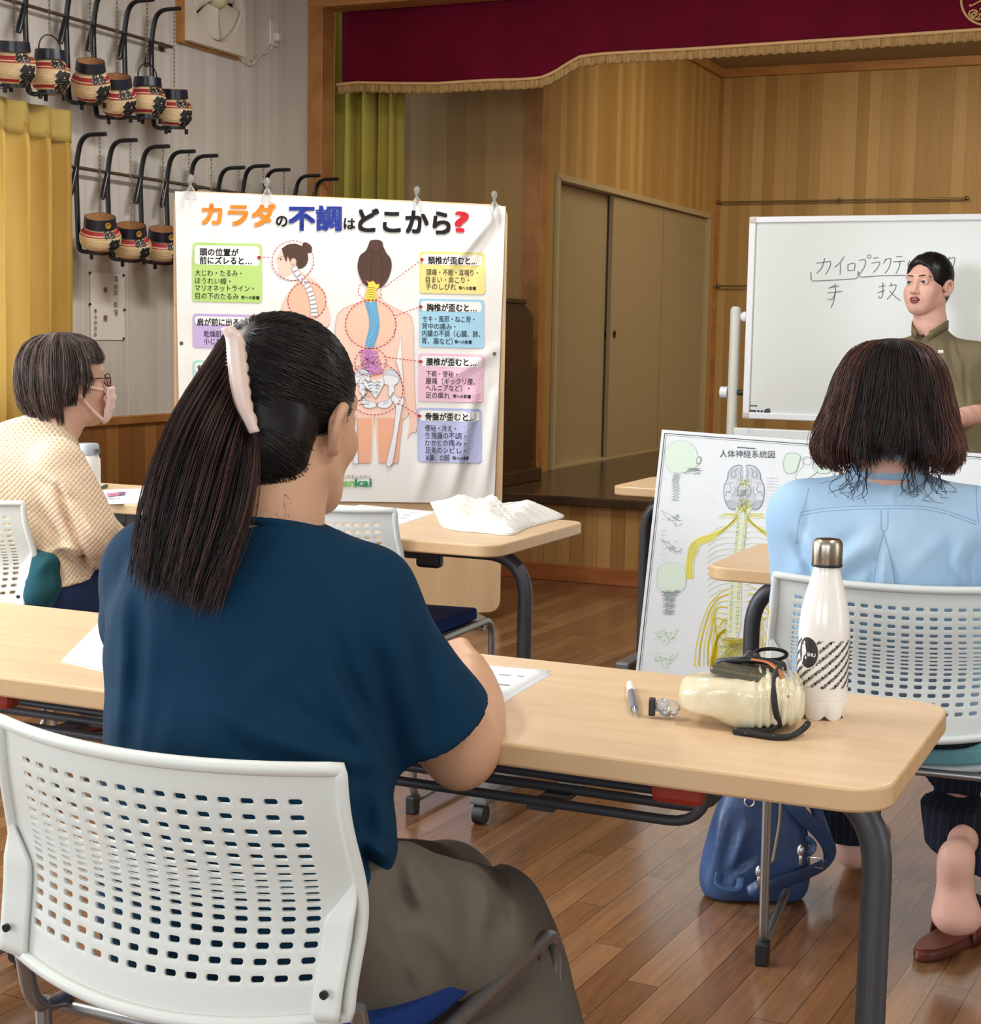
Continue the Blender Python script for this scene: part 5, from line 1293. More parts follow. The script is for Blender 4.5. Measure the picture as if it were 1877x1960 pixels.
for i in range(K+1):
    f = i/K
    for p in loopc:
        p = Vector(p); q = p.lerp(cx_, f); top = .014+.020*max(0, math.sin(f*PI*.6))
        nz = .006*math.sin(q.x*61+q.y*23)+.005*math.sin(q.y*83-q.x*31)+.006*abs(math.sin(q.x*140+q.y*90))
        q.z = max(.7015, .7015+(p.z-.70)*(1-f)+ (top+nz)*min(1, f*3.5)); vs.append(q)
nL = len(loopc)
fs = [(i*nL+j, i*nL+(j+1) % nL, (i+1)*nL+(j+1) % nL, (i+1)*nL+j) for i in range(K) for j in range(nL)]
vs2 = [Vector((v.x, v.y, .7008)) for v in vs[:nL]]
mb.raw(vs+vs2, fs+[(j, K*0+len(vs)+j, len(vs)+(j+1) % nL, (j+1) % nL) for j in range(nL)]+[tuple(range(len(vs), len(vs)+nL))])
t = NT('white_poly_bag'); t.set(col=lin((234, 234, 230)), rough=.35, spec=.4); t.bump(t.noise(t.obj(), 45, 4, .6), .6, .01)
mb.build('bag_film', t.m, bag, smooth=1.1)
# bottle beside the woman in the mask
b2 = at(166, 905, 4.15); b2.z = .7004
bo2 = thing('water_bottle', 'white water bottle with grey flip lid behind the masked woman', 'bottle', tuple(Vector((at(168, 832, 4.68).x, at(168, 832, 4.68).y, .7004))))
local(MB().lathe([(.030, 0), (.035, .004), (.036, .09), (.035, .118), (.030, .128), (.029, .132)], 32).build('body', plain('bottle_white2', (228, 228, 222), .25), bo2, smooth=.9), bo2)
local(MB().lathe([(.031, .130), (.032, .134), (.032, .158), (.028, .164), (.001, .165)], 32).build('lid', plain('lid_grey', (168, 176, 182), .35), bo2, smooth=.7), bo2)
local(MB().box((.020, -.012, .135), (.037, .012, .150)).build('latch', plain('latch_dark', (90, 96, 104), .4), bo2, bevel=.003), bo2)
# ------------------------------------------------------------------ smooth body builder (distance field -> one continuous mesh)
def axis_seg(segs):
    out = []
    for a, b, h in segs:
        n = max(1, int(round((b-a)/h))); out += list(np.linspace(a, b, n, endpoint=False))
    return np.array(out+[segs[-1][1]], np.float32)
class SDF:
    def __init__(s, X, Y, Z):
        s.A = [np.asarray(a, np.float32) for a in (X, Y, Z)]; s.V = np.full([len(a) for a in s.A], 1.0, np.float32)
    def blk(s, lo, hi):
        sl = []
        for k in range(3):
            i = max(0, int(np.searchsorted(s.A[k], lo[k]))-1); j = min(len(s.A[k]), int(np.searchsorted(s.A[k], hi[k]))+1); sl.append(slice(i, max(i+1, j)))
        X, Y, Z = (s.A[k][sl[k]] for k in range(3))
        return tuple(sl), (X[:, None, None], Y[None, :, None], Z[None, None, :])
    def op(s, fn, lo, hi, k, mode='add'):
        pad = k*1.2+.012; lo = [v-pad for v in lo]; hi = [v+pad for v in hi]
        sl, (X, Y, Z) = s.blk(lo, hi); d = fn(X, Y, Z).astype(np.float32); V = s.V[sl]
        if mode == 'sub': V, d = -V, d
        h = np.clip(.5+.5*(V-d)/k, 0, 1) if k > 0 else (d < V).astype(np.float32)
        r = V*(1-h)+d*h-k*h*(1-h)
        s.V[sl] = -r if mode == 'sub' else r
        return s
    def cap(s, a, b, ra, rb, k=.02, mode='add', flat=None):
        """tapered limb from a to b; flat=(axis, s) squeezes it along an axis"""
        a = np.array(a, float); b = np.array(b, float); r = max(ra, rb)
        if flat is not None: ax = np.array(flat[0], float); ax /= np.linalg.norm(ax); q = flat[1]
        ab = b-a
        if flat is not None: ab2 = ab+ax*(ab@ax)*(q-1)
        else: ab2 = ab
        L2 = float(ab2@ab2)+1e-12
        def fn(X, Y, Z):
            dx, dy, dz = X-a[0], Y-a[1], Z-a[2]
            if flat is not None:
                e = (dx*ax[0]+dy*ax[1]+dz*ax[2])*(q-1); dx, dy, dz = dx+e*ax[0], dy+e*ax[1], dz+e*ax[2]
            t = np.clip((dx*ab2[0]+dy*ab2[1]+dz*ab2[2])/L2, 0, 1)
            d = np.sqrt((dx-t*ab2[0])**2+(dy-t*ab2[1])**2+(dz-t*ab2[2])**2)-(ra+(rb-ra)*t)
            return d/(max(q, 1) if flat is not None else 1)
        rr = r*(1 if flat is None else max(1, 1/flat[1]))
        return s.op(fn, np.minimum(a, b)-rr, np.maximum(a, b)+rr, k, mode)
    def path(s, pts, radii, k=.015, n=5, mode='add'):
        P = spline([tuple(p)+(r,) for p, r in zip(pts, radii)], n)
        for p, q in zip(P, P[1:]): s.cap(p[:3], q[:3], p[3], q[3], k, mode)
        return s
    def ell(s, c, r, k=.02, M=None, mode='add'):
        c = np.array(c, float); r = np.array(r, float); R = np.eye(3) if M is None else np.array(M, float)   # columns: local axes
        def fn(X, Y, Z):
            dx, dy, dz = X-c[0], Y-c[1], Z-c[2]
            u = [(dx*R[0, i]+dy*R[1, i]+dz*R[2, i]) for i in range(3)]
            k0 = np.sqrt((u[0]/r[0])**2+(u[1]/r[1])**2+(u[2]/r[2])**2); k1 = np.sqrt((u[0]/r[0]**2)**2+(u[1]/r[1]**2)**2+(u[2]/r[2]**2)**2)
            return k0*(k0-1)/np.maximum(k1, 1e-6)
        ext = np.sqrt(((R*r)**2).sum(1))
        return s.op(fn, c-ext, c+ext, k, mode)
    def cut(s, p, n, lo, hi, k=.004):
        """removes what lies beyond the plane (p, n) inside the given box"""
        sl, (X, Y, Z) = s.blk(lo, hi); d = (X-p[0])*n[0]+(Y-p[1])*n[1]+(Z-p[2])*n[2]; V = s.V[sl]
        h = np.clip(.5-.5*(V-d)/k, 0, 1); s.V[sl] = V*(1-h)+d*h+k*h*(1-h); return s
    def near(s, fn, band=.03):
        I = np.where(np.abs(s.V) < band); X, Y, Z = (s.A[k][I[k]] for k in range(3)); s.V[I] += fn(X, Y, Z).astype(np.float32); return s
    def fold(s, pts, amp, w, n=6):
        P = np.array(spline(pts, n)) if len(pts) > 2 else np.array(pts, float)
        def fn(X, Y, Z):
            best = np.full(X.shape, 1e9); tt = np.zeros(X.shape); m = len(P)-1
            for i in range(m):
                a, b = P[i], P[i+1]; ab = b-a; t = np.clip(((X-a[0])*ab[0]+(Y-a[1])*ab[1]+(Z-a[2])*ab[2])/(ab@ab+1e-12), 0, 1)
                d = (X-a[0]-t*ab[0])**2+(Y-a[1]-t*ab[1])**2+(Z-a[2]-t*ab[2])**2; g = d < best; best = np.where(g, d, best); tt = np.where(g, (i+t)/m, tt)
            return -amp*np.exp(-best/w**2)*np.sin(np.clip(.08+.84*tt, 0, 1)*np.pi)
        return s.near(fn)
    def crease(s, px, amp, w, dmax=1e9, dmin=0.0, n=6):
        """a cloth fold running along a line seen in the photo, on the side of the body between depths dmin and dmax"""
        P = np.array(spline(px, n)) if len(px) > 2 else np.array(px, float)
        def fn(X, Y, Z):
            dx, dy, dz = X, Y, Z-CAM_H
            d = dx*CF.x+dy*CF.y+dz*CF.z; u = 938.5+CAM_F*(dx*CR.x+dy*CR.y+dz*CR.z)/d; v = 980-CAM_F*(dx*CU.x+dy*CU.y+dz*CU.z)/d
            best = np.full(X.shape, 1e9); tt = np.zeros(X.shape); m = len(P)-1
            for i in range(m):
                a, b = P[i], P[i+1]; ab = b-a; t = np.clip(((u-a[0])*ab[0]+(v-a[1])*ab[1])/(ab@ab+1e-9), 0, 1)
                q = (u-a[0]-t*ab[0])**2+(v-a[1]-t*ab[1])**2; g = q < best; best = np.where(g, q, best); tt = np.where(g, (i+t)/m, tt)
            best = best*(d/CAM_F)**2
            return -amp*np.exp(-best/w**2)*np.sin(np.clip(.08+.84*tt, 0, 1)*np.pi)*((d < dmax) & (d > dmin))
        return s.near(fn)
    def like(s): return SDF(*s.A)
    def merge(s, o, k):
        h = np.clip(.5+.5*(s.V-o.V)/k, 0, 1); s.V = s.V*(1-h)+o.V*h-k*h*(1-h); return s
    def wob(s, amp, f, seed=0, band=.02):
        r = np.random.default_rng(seed); K = r.normal(size=(6, 3))*f; ph = r.uniform(0, 6.28, 6)
        def fn(X, Y, Z):
            d = 0
            for i in range(6): d = d+np.sin(X*K[i, 0]+Y*K[i, 1]+Z*K[i, 2]+ph[i])
            return amp*d/3
        return s.near(fn, band)
    def mesh(s, name, mat, parent=None, smooth_it=1, flip=False):
        V = s.V; sg = V < 0; A = s.A
        c = [sg[i:sg.shape[0]-1+i, j:sg.shape[1]-1+j, k:sg.shape[2]-1+k] for i in (0, 1) for j in (0, 1) for k in (0, 1)]
        cnt = sum(x.astype(np.int8) for x in c); act = (cnt > 0) & (cnt < 8); I, J, K = np.where(act); n = len(I)
        vid = np.full(act.shape, -1, np.int32); vid[I, J, K] = np.arange(n)
        acc = np.zeros((n, 3)); num = np.zeros(n)
        for ax in range(3):
            o1, o2 = [q for q in range(3) if q != ax]
            for b1 in (0, 1):
                for b2 in (0, 1):
                    i0 = [I, J, K]; i0[o1] = i0[o1]+b1; i0[o2] = i0[o2]+b2; i1 = list(i0); i1[ax] = i1[ax]+1
                    va, vb = V[tuple(i0)], V[tuple(i1)]; m = (va < 0) != (vb < 0); t = np.where(m, va/np.where(m, va-vb, 1), 0)
                    P = np.stack([A[q][i0[q]] for q in range(3)], 1).astype(float); P[:, ax] += t*(A[ax][i1[ax]]-A[ax][i0[ax]])
                    acc[m] += P[m]; num[m] += 1
        co = acc/num[:, None]; F = []
        for ax in range(3):
            o1, o2 = [q for q in range(3) if q != ax]
            a = [slice(None)]*3; b = [slice(None)]*3; a[ax] = slice(0, -1); b[ax] = slice(1, None)
            ch = sg[tuple(a)] != sg[tuple(b)]; idx = list(np.where(ch)); ok = np.ones(len(idx[0]), bool)
            for q in (o1, o2): ok &= (idx[q] > 0) & (idx[q] < V.shape[q]-1)
            idx = [q[ok] for q in idx]; ins = sg[tuple(idx)]
            qs = []
            for d1, d2 in ((0, 0), (-1, 0), (-1, -1), (0, -1)):
                j = list(idx); j[o1] = j[o1]+d1; j[o2] = j[o2]+d2; qs.append(vid[tuple(j)])
            Q = np.stack(qs, 1); rev = ins if ax != 1 else ~ins
            Q[rev] = Q[rev][:, ::-1]; F.append(Q)
        F = np.concatenate(F); F = F[(F >= 0).all(1)]
        for _ in range(smooth_it):
            S_ = np.zeros_like(co); W_ = np.zeros(n)
            for k in range(4):
                np.add.at(S_, F[:, k], co[F[:, (k+1) % 4]]); np.add.at(W_, F[:, k], 1); np.add.at(S_, F[:, (k+1) % 4], co[F[:, k]]); np.add.at(W_, F[:, (k+1) % 4], 1)
            co = np.where(W_[:, None] > 0, .45*co+.55*S_/np.maximum(W_, 1)[:, None], co)
        return np_mesh(name, co, F, mat, parent)
def np_mesh(name, co, F, mat, parent=None, smooth=True):
    me = bpy.data.meshes.new(name); k = F.shape[1]
    me.vertices.add(len(co)); me.vertices.foreach_set('co', np.asarray(co, np.float32).ravel())
    me.loops.add(F.size); me.loops.foreach_set('vertex_index', F.astype(np.int32).ravel())
    me.polygons.add(len(F)); me.polygons.foreach_set('loop_start', np.arange(0, F.size, k, dtype=np.int32)); me.polygons.foreach_set('loop_total', np.full(len(F), k, np.int32))
    me.update(calc_edges=True); me.validate()
    if smooth: me.polygons.foreach_set('use_smooth', [True]*len(me.polygons))
    mats = mat if isinstance(mat, (list, tuple)) else [mat]
    for m in mats: me.materials.append(m)
    o = bpy.data.objects.new(name, me); COL.objects.link(o)
    if parent: o.parent = parent; o.matrix_parent_inverse = parent.matrix_world.inverted()
    return o
def strands(name, P, r, mat, parent, taper=.5, tone=None):
    """P: (n strands, m points, 3); thin three-sided hairs as one mesh"""
    P = np.asarray(P, float); n, m, _ = P.shape
    T = np.gradient(P, axis=1); T /= np.linalg.norm(T, axis=2, keepdims=True)+1e-9
    ref = np.eye(3)[np.argmin(np.abs(T).max(axis=1), axis=1)][:, None, :]; U = np.cross(T, ref); U /= np.linalg.norm(U, axis=2, keepdims=True)+1e-9; W = np.cross(T, U)
    R = r*(1-taper*np.linspace(0, 1, m)**2)[None, :, None]*np.ones((n, 1, 1)) if np.isscalar(r) else np.asarray(r)[:, None, None]*(1-taper*np.linspace(0, 1, m)**2)[None, :, None]
    co = np.stack([P+R*(U*math.cos(a)+W*math.sin(a)) for a in (0, 2.094, 4.189)], 2).reshape(-1, 3)
    i = np.arange(n)[:, None, None]*m*3; j = np.arange(m-1)[None, :, None]*3; k = np.arange(3)[None, None, :]; k2 = (k+1) % 3
    F = np.stack([(i+j+k), (i+j+k2), (i+j+3+k2), (i+j+3+k)], -1).reshape(-1, 4)
    o = np_mesh(name, co, F, mat, parent)
    if isinstance(mat, (list, tuple)) and len(mat) > 1:
        mi = (tone if tone is not None else RNG.integers(0, len(mat), n)); o.data.polygons.foreach_set('material_index', np.repeat(mi, (m-1)*3).astype(np.int32))
    return o
def A3(v): return np.array([v[0], v[1], v[2]], float)
def hair_mat(name, c, c2, rough=.38):
    t = NT(name); v = t.obj(); g = t.noise(v, 24, 3); t.set(col=t.ramp(g, [(.3, c), (.7, c2)]), rough=rough, spec=.35); MATS[name] = t.m; return t.m
# ------------------------------------------------------------------ heads and hands
class Frame:
    """head frame: origin between the ears, x to her right, y to the front, z up"""
    def __init__(s, c, face, tilt=0.0, pitch=0.0, sc=1.0):
        f = np.array([face[0], face[1], 0.0]); f /= np.linalg.norm(f); r = np.array([f[1], -f[0], 0.0]); u = np.array([0, 0, 1.0])
        f2 = f*math.cos(pitch)+u*math.sin(pitch); u2 = -f*math.sin(pitch)+u*math.cos(pitch)
        r3 = r*math.cos(tilt)+u2*math.sin(tilt); u3 = -r*math.sin(tilt)+u2*math.cos(tilt)
        s.c = A3(c); s.R = np.stack([r3, f2, u3], 1); s.sc = sc
    def p(s, x, y, z): return s.c+s.R@(np.array([x, y, z])*s.sc)
    def M(s): return s.R
def head_sdf(S, F, mouth_open=0.0, ears=True, neck=None, detail=True, cheek=0.0, nk=1.0):
    k = F.sc; E = lambda c, r, kk, mode='add': S.ell(F.p(*c), np.array(r)*k, kk, F.R, mode)
    C = lambda a, b, ra, rb, kk, mode='add': S.cap(F.p(*a), F.p(*b), ra*k, rb*k, kk, mode)
    E((0, -.014, .030), (.0735, .092, .084), .01)
    E((0, .026, -.030), (.059, .062, .076), .03)
    E((0, .052, -.082), (.034, .034, .030), .03)
    C((-.051, -.004, -.058), (-.018, .062, -.094), .016, .015, .03); C((.051, -.004, -.058), (.018, .062, -.094), .016, .015, .03)
    for s in (-1, 1): E((s*.040, .056, -.028), (.022, .020, .020), .025)
    C((-.036, .074, .026), (.036, .074, .026), .011, .011, .025)
    if cheek:
        for s in (-1, 1): E((s*.034, .058, -.052), (.026*cheek, .027*cheek, .034*cheek), .03)
    if detail:
        for s in (-1, 1): E((s*.031, .098, .003), (.019, .014, .012), .012, 'sub')
        C((0, .086, .012), (0, .100, -.032), .007, .0095, .012)
        E((0, .101, -.034), (.010, .010, .0085), .008)
        for s in (-1, 1): E((s*.012, .093, -.037), (.0075, .009, .0068), .006)
        for s in (-1, 1): E((s*.0065, .099, -.0425), (.0034, .004, .003), .003, 'sub')
        C((-.017, .084, -.062), (.017, .084, -.062), .010, .010, .014)
        if mouth_open:
            E((0, .096, -.066), (.024, .018, .0095*mouth_open), .004, 'sub')
        # eye lids around a narrow almond opening
        for s in (-1, 1):
            E((s*.031, .0765, .002), (.0150, .0135, .0128), .004)
            E((s*.0315, .0915, .0015), (.0150, .012, .0042), .002, 'sub')
    if ears:
        for s in (-1, 1):
            rim = [(s*.070, .002, -.012), (s*.079, .000, .006), (s*.087, -.010, .014), (s*.0915, -.022, .006), (s*.090, -.026, -.012), (s*.084, -.021, -.028), (s*.077, -.010, -.038), (s*.072, .0, -.036)]
            S.path([F.p(*q) for q in rim], [.0045*k, .0048*k, .0048*k, .0046*k, .0044*k, .0046*k, .0058*k, .0045*k], .004)
            E((s*.079, -.010, -.010), (.0062, .016, .024), .006)
            E((s*.0865, -.008, -.010), (.006, .0085, .013), .004, 'sub')
            C((s*.074, .002, -.014), (s*.077, .001, -.022), .0045, .0045, .005)
    if neck is not None:
        S.path([F.p(0, -.022, -.035), (F.p(0, -.022, -.07)*.6+A3(neck)*.4), A3(neck)], [.050*k*nk, .046*k*nk, .054*k*nk], .03, 4)
def hand_sdf(S, wrist, d, n, side, curl=.5, spread=.06, sc=1.0, thumb_out=.6, kk=.006):
    """wrist point, d along the hand, n out of the back of the hand, side +1: thumb towards d x n"""
    d = np.array(d, float); d /= np.linalg.norm(d); n = np.array(n, float); n -= d*(n@d); n /= np.linalg.norm(n); t = np.cross(d, n)*side; w = A3(wrist)
    L = .085*sc
    for q in (-1, -.33, .33, 1): S.cap(w+t*q*.016*sc, w+d*L+t*q*.029*sc+n*.002*(1-abs(q)), .0155*sc, .0125*sc, .014)
    tips = []
    for i, (q, l) in enumerate(((1, .92), (.34, 1.0), (-.34, .94), (-1, .76))):
        base = w+d*(L-.004)+t*q*.029*sc; dirn = d+t*q*spread; dirn /= np.linalg.norm(dirn); a = .25*curl; p = base; seg = (.040*l*sc, .026*l*sc, .021*l*sc); r = (.0092, .0083, .0076, .0066)
        for j in range(3):
            v = dirn*math.cos(a)-n*math.sin(a); q2 = p+v*seg[j]; S.cap(p, q2, r[j]*sc, r[j+1]*sc, kk); p = q2; a += curl*(.95-.1*j)
        tips.append(p)
    b = w+d*.022*sc+t*.018*sc-n*.004; m = b+(t*.75*thumb_out+d*.75-n*.35)*.040*sc; e = m+(t*.25*thumb_out+d*.9-n*.45)*.030*sc; e2 = e+(d*.9-n*.55)*.024*sc
    S.cap(b, m, .0145*sc, .0115*sc, .012); S.cap(m, e, .0112*sc, .0095*sc, .006); S.cap(e, e2, .0095*sc, .0075*sc, .006)
    return tips
def sample_ell(F, n, rad, cen, dirs):
    """points on the scalp ellipsoid for unit directions"""
    return F.c+((dirs*np.array(rad)+np.array(cen))*F.sc)@F.R.T
# ------------------------------------------------------------------ people
m_skin1 = skin('skin_tan', (196, 150, 118), (206, 162, 130)); m_skin2 = skin('skin_light', (212, 168, 144), (222, 180, 158)); m_skin3 = skin('skin_pink', (214, 166, 148), (222, 176, 160))
def H2(v): v = A3(v); return v
def basis(f):
    f = np.array([f[0], f[1], 0.0]); f /= np.linalg.norm(f); return f, np.array([f[1], -f[0], 0.0])
def torso_sdf(S, J, f, g=0.0, s=1.0):
    """chest to hips, g = how far cloth stands off"""
    f, r = basis(f); fl = (f, 1.5)
    S.cap(J['sc']-r*.085+np.array([0, 0, -.045]), J['sc']+r*.085+np.array([0, 0, -.045]), .078*s+g, .078*s+g, .06)
    for sg in (-1, 1):
        S.cap(J['sc']+r*.06*sg+np.array([0, 0, -.10]), J['waist']+r*.045*sg, .105*s+g, .088*s+g, .06, flat=(f, 1.18))
        S.cap(J['waist']+r*.045*sg, J['hip']+r*.07*sg, .090*s+g, .105*s+g, .06, flat=(f, 1.1))
    S.cap(J['neck'], J['sc']+np.array([0, 0, -.02]), .052+g*.4, .085+g*.5, .05)
    for sg, k in ((1, 'sR'), (-1, 'sL')): S.cap(J['sc']+r*.05*sg+np.array([0, 0, .012]), J[k]+np.array([0, 0, .004]), .052+g*.6, .050+g*.8, .05)
def person(label, loc): return thing('person', label, 'person', tuple(loc))

# ================= woman with the ponytail
f1 = (.02, 1.0); FW, RW = basis(f1)
J = dict(sc=A3(at(497, 1120, 1.90)), neck=A3(at(508, 1000, 1.895)), waist=A3(at(478, 1480, 1.86)), hip=A3(at(480, 1760, 1.87)))
J['sR'] = J['sc']+RW*.128+FW*.02+np.array([0, 0, -.012]); J['sL'] = J['sc']-RW*.165+FW*.02
J['eR'] = A3(at(884, 1428, 1.985)); J['wR'] = A3(at(893, 1292, 2.17)); J['eL'] = A3(at(285, 1330, 2.17)); J['wL'] = A3(at(720, 1290, 2.30))
W1 = person('woman with a long dark ponytail and a dark teal T-shirt, seated in the foreground', (J['hip'][0], J['hip'][1], .46))
HF = Frame(at(550, 797, 1.93), (.08, .997), 0.0, -.12, 1.0)
lo = np.array([-1.36, 1.28, .0]); 
S = SDF(axis_seg([(-1.36, -.58, .0042)]), axis_seg([(1.30, 2.36, .0042)]), axis_seg([(0, .42, .014), (.42, .64, .008), (.64, 1.24, .0042)]))
head_sdf(S, HF, ears=True, neck=J['neck'])
torso_sdf(S, J, f1, -.034)
S.path([J['sR'], J['sR']*.5+J['eR']*.5+np.array([0, -.012, 0]), J['eR']], [.048, .046, .041], .03)
S.path([J['eR'], J['eR']*.55+J['wR']*.45+np.array([.006, 0, .004]), J['wR']], [.041, .040, .0275], .02)
S.ell(J['eR']+np.array([.004, -.014, -.012]), (.030, .030, .034), .03)
S.path([J['sL'], J['eL']], [.045, .038], .03, 2); S.path([J['eL'], J['wL']], [.037, .027], .02, 3)
dR = A3(at(838, 1238, 2.26))-J['wR']; hand_sdf(S, J['wR'], dR, (.15, -.55, .8), 1, 1.5, .03, .95)
dL = A3(at(800, 1250, 2.24))-J['wL']; hand_sdf(S, J['wL'], A3(at(830, 1252, 2.26))-J['wL'], (-.2, .3, .9), -1, 1.1, .03, .92)
knR, knL = A3(at(925, 1782, 2.17)), A3(at(845, 1725, 2.36))
hR, hL = J['hip']+RW*.125+FW*.03, J['hip']-RW*.09+FW*.03
anR, anL = np.array([knR[0]+.03, knR[1]+.03, .09]), np.array([knL[0]-.02, knL[1]+.02, .09])
for h_, k_, a_ in ((hR, knR, anR), (hL, knL, anL)):
    S.path([h_, k_], [.075, .052], .03, 2); S.path([k_, k_*.5+a_*.5+np.array([0, -.01, 0]), a_], [.050, .048, .034], .02, 2); S.path([a_, a_+np.array([.0, .10, -.05]), a_+np.array([.0, .16, -.062])], [.034, .030, .022], .02, 2)
b1 = S.mesh('body', m_skin1, W1, 1)
# T-shirt
S = SDF(axis_seg([(-1.42, -.60, .0046)]), axis_seg([(1.24, 2.14, .0046)]), axis_seg([(.40, 1.08, .0046)]))
torso_sdf(S, J, f1, .012)
S.cap(J['sc']-RW*.02+np.array([0, 0, -.12])-FW*.02, J['hip']+np.array([0, 0, .03]), .150, .155, .06, flat=(FW, 1.28))
def sleeve(S, a, b, fr, r0, r1, hollow=True):
    e = a*(1-fr)+b*fr; ax = (e-a)/np.linalg.norm(e-a); Q = S.like(); Q.cap(a+np.array([0, 0, -.010]), e+ax*.05, r0, r1, .03); Q.cut(e, ax, e-.2, e+.2)
    if hollow: L_ = np.linalg.norm(e-a); K_ = S.like(); K_.cap(e-ax*.03, e+ax*.05, r0+(r1-r0)*(L_-.03)/(L_+.05)-.0085, r1-.0085, .003); K_.cut(e-ax*.014, -ax, e-.2, e+.2); Q.V = np.maximum(Q.V, -K_.V)
    S.merge(Q, .03)
sleeve(S, J['sR'], A3(at(846, 1446, 1.95)), .80, .060, .090); sleeve(S, J['sL'], J['eL'], .42, .062, .076)
S.cut(np.array([0, 0, .47]), np.array([0, 0, -1.0]), np.array([-1.5, 1.2, .38]), np.array([-.5, 2.2, .49]))
ncut = np.array([.05, .10, 1.0]); ncut /= np.linalg.norm(ncut); S.cut(J['neck']+np.array([0, 0, .004]), ncut, J['neck']-.12, J['neck']+.14)
S.cap(J['neck']-np.array([0, 0, .02]), J['neck']+np.array([0, 0, .06]), .058, .062, .006, 'sub')
for P, am, w in ((((600, 1190), (640, 1300), (690, 1400), (735, 1470)), .013, .013), (((622, 1185), (665, 1300), (712, 1400), (745, 1470)), -.010, .010), (((430, 1360), (500, 1405), (600, 1440), (720, 1470)), .010, .012), (((420, 1385), (500, 1440), (590, 1470), (690, 1490)), -.009, .010),
                 (((560, 1250), (510, 1300), (420, 1390)), .007, .016), (((700, 1200), (730, 1320), (762, 1450)), -.010, .011), (((745, 1180), (775, 1300), (800, 1420)), .009, .012), (((790, 1230), (815, 1330), (825, 1420)), -.008, .010), (((660, 1160), (700, 1280), (740, 1390)), .007, .012), (((480, 1092), (560, 1086), (640, 1104)), .004, .007), (((470, 1064), (560, 1054), (640, 1072)), .004, .006),
                 (((236, 1150), (238, 1280), (226, 1430)), .007, .012), (((262, 1120), (262, 1260), (246, 1440)), -.007, .010), (((290, 1180), (286, 1300), (270, 1440)), .005, .012), (((722, 1500), (737, 1580), (732, 1660)), .008, .010), (((700, 1510), (694, 1600), (718, 1690)), -.008, .010), (((320, 1300), (330, 1380), (300, 1460)), .004, .016), (((690, 1600), (720, 1630), (742, 1640)), .008, .007), (((690, 1625), (715, 1655), (740, 1668)), -.008, .006), (((380, 1200), (420, 1300), (400, 1400)), .004, .02), (((520, 1330), (600, 1380), (700, 1440)), -.008, .012)):
    S.crease(P, am, w, 1.98)
S.wob(.0022, 16, 3); S.wob(.0008, 60, 4)
m_tee = fabric('teal_tee_fabric', (8, 44, 68), (13, 52, 78), 420, .9, .22)
S.mesh('tee_shirt', m_tee, W1, 2)
# collar rib
cpts = [J['neck']+np.array([0, 0, -.004])+RW*.0635*math.cos(t)+FW*.060*math.sin(t)+np.array([0, 0, -.014*math.sin(t)]) for t in np.linspace(0, 2*PI, 41)[:-1]]
MB().tube([tuple(p) for p in cpts], .0075, 8, close=True).build('collar_rib', m_tee, W1, smooth=3)
# loose grey trousers
S = SDF(axis_seg([(-1.36, -.58, .006)]), axis_seg([(1.36, 2.42, .006)]), axis_seg([(.06, .66, .006)]))
S.cap(J['hip']-RW*.06, J['hip']+RW*.06, .115, .115, .05, flat=(FW, 1.05))
for h_, k_, a_2 in ((hR, knR, anR), (hL, knL, anL)):
    S.path([h_+np.array([0, 0, .01]), h_*.5+k_*.5+np.array([.008, 0, -.012]), k_+np.array([.0, .0, .004])], [.095, .092, .078], .04, 3); S.path([k_, k_*.5+a_2*.5+np.array([.022, -.02, 0]), a_2], [.086, .100, .092], .03, 3)
S.cap(A3(at(700, 1850, 1.85)), A3(at(940, 1815, 2.09)), .086, .058, .04)
S.cut(np.array([0, 0, .10]), np.array([0, 0, -1.0]), np.array([-1.5, 1.2, 0]), np.array([-.4, 2.6, .12]))
for P, am, w in ((((775, 1620), (790, 1690), (815, 1760)), .014, .013), (((755, 1660), (775, 1725), (803, 1770)), -.016, .013), (((900, 1640), (932, 1710), (930, 1790)), .011, .012), (((935, 1650), (958, 1730), (938, 1800)), -.011, .011), (((730, 1780), (770, 1840), (800, 1890)), .011, .010), (((830, 1710), (860, 1800), (880, 1880)), .008, .013),
                 (((800, 1650), (860, 1710), (900, 1770)), .008, .011), (((980, 1710), (1000, 1800), (1005, 1910)), .008, .012), (((722, 1770), (762, 1830), (792, 1900)), -.011, .007), (((850, 1690), (890, 1740), (905, 1810)), -.008, .010), (((820, 1620), (900, 1640), (960, 1680)), -.007, .010), (((770, 1760), (840, 1800), (900, 1880)), .006, .012)):
    S.crease(P, am, w, 2.22)
S.wob(.004, 13, 8); S.wob(.0015, 34, 9)
S.mesh('trousers', fabric('grey_trousers', (96, 88, 78), (112, 104, 92), 300, .85, .2), W1, 2)
# hair: slicked cap, ponytail, strands
m_h1 = hair_mat('hair_black', (14, 11, 11), (22, 17, 16)); m_h1b = hair_mat('hair_dark_brown', (34, 21, 18), (46, 29, 25), .5); m_h1c = hair_mat('hair_auburn', (78, 46, 36), (96, 60, 48))
S = SDF(*[axis_seg([(HF.c[i]-.20, HF.c[i]+.20, .004)]) for i in range(3)])
S.ell(HF.p(0, -.018, .034), (.0815, .0985, .0875), .01, HF.R); S.ell(HF.p(0, -.046, -.040), (.066, .062, .072), .03, HF.R)
S.ell(HF.p(0, .105, -.045), (.105, .080, .115), .012, HF.R, 'sub'); 
for sg in (-1, 1): S.ell(HF.p(sg*.085, -.004, -.040), (.030, .030, .050), .012, HF.R, 'sub')
S.cut(HF.p(0, -.05, -.104), HF.R@np.array([0, .42, -.90]), HF.c-.2, HF.c+.2, .02)
S.wob(.0012, 70, 5)
S.mesh('hair_cap', m_h1, W1, 1)
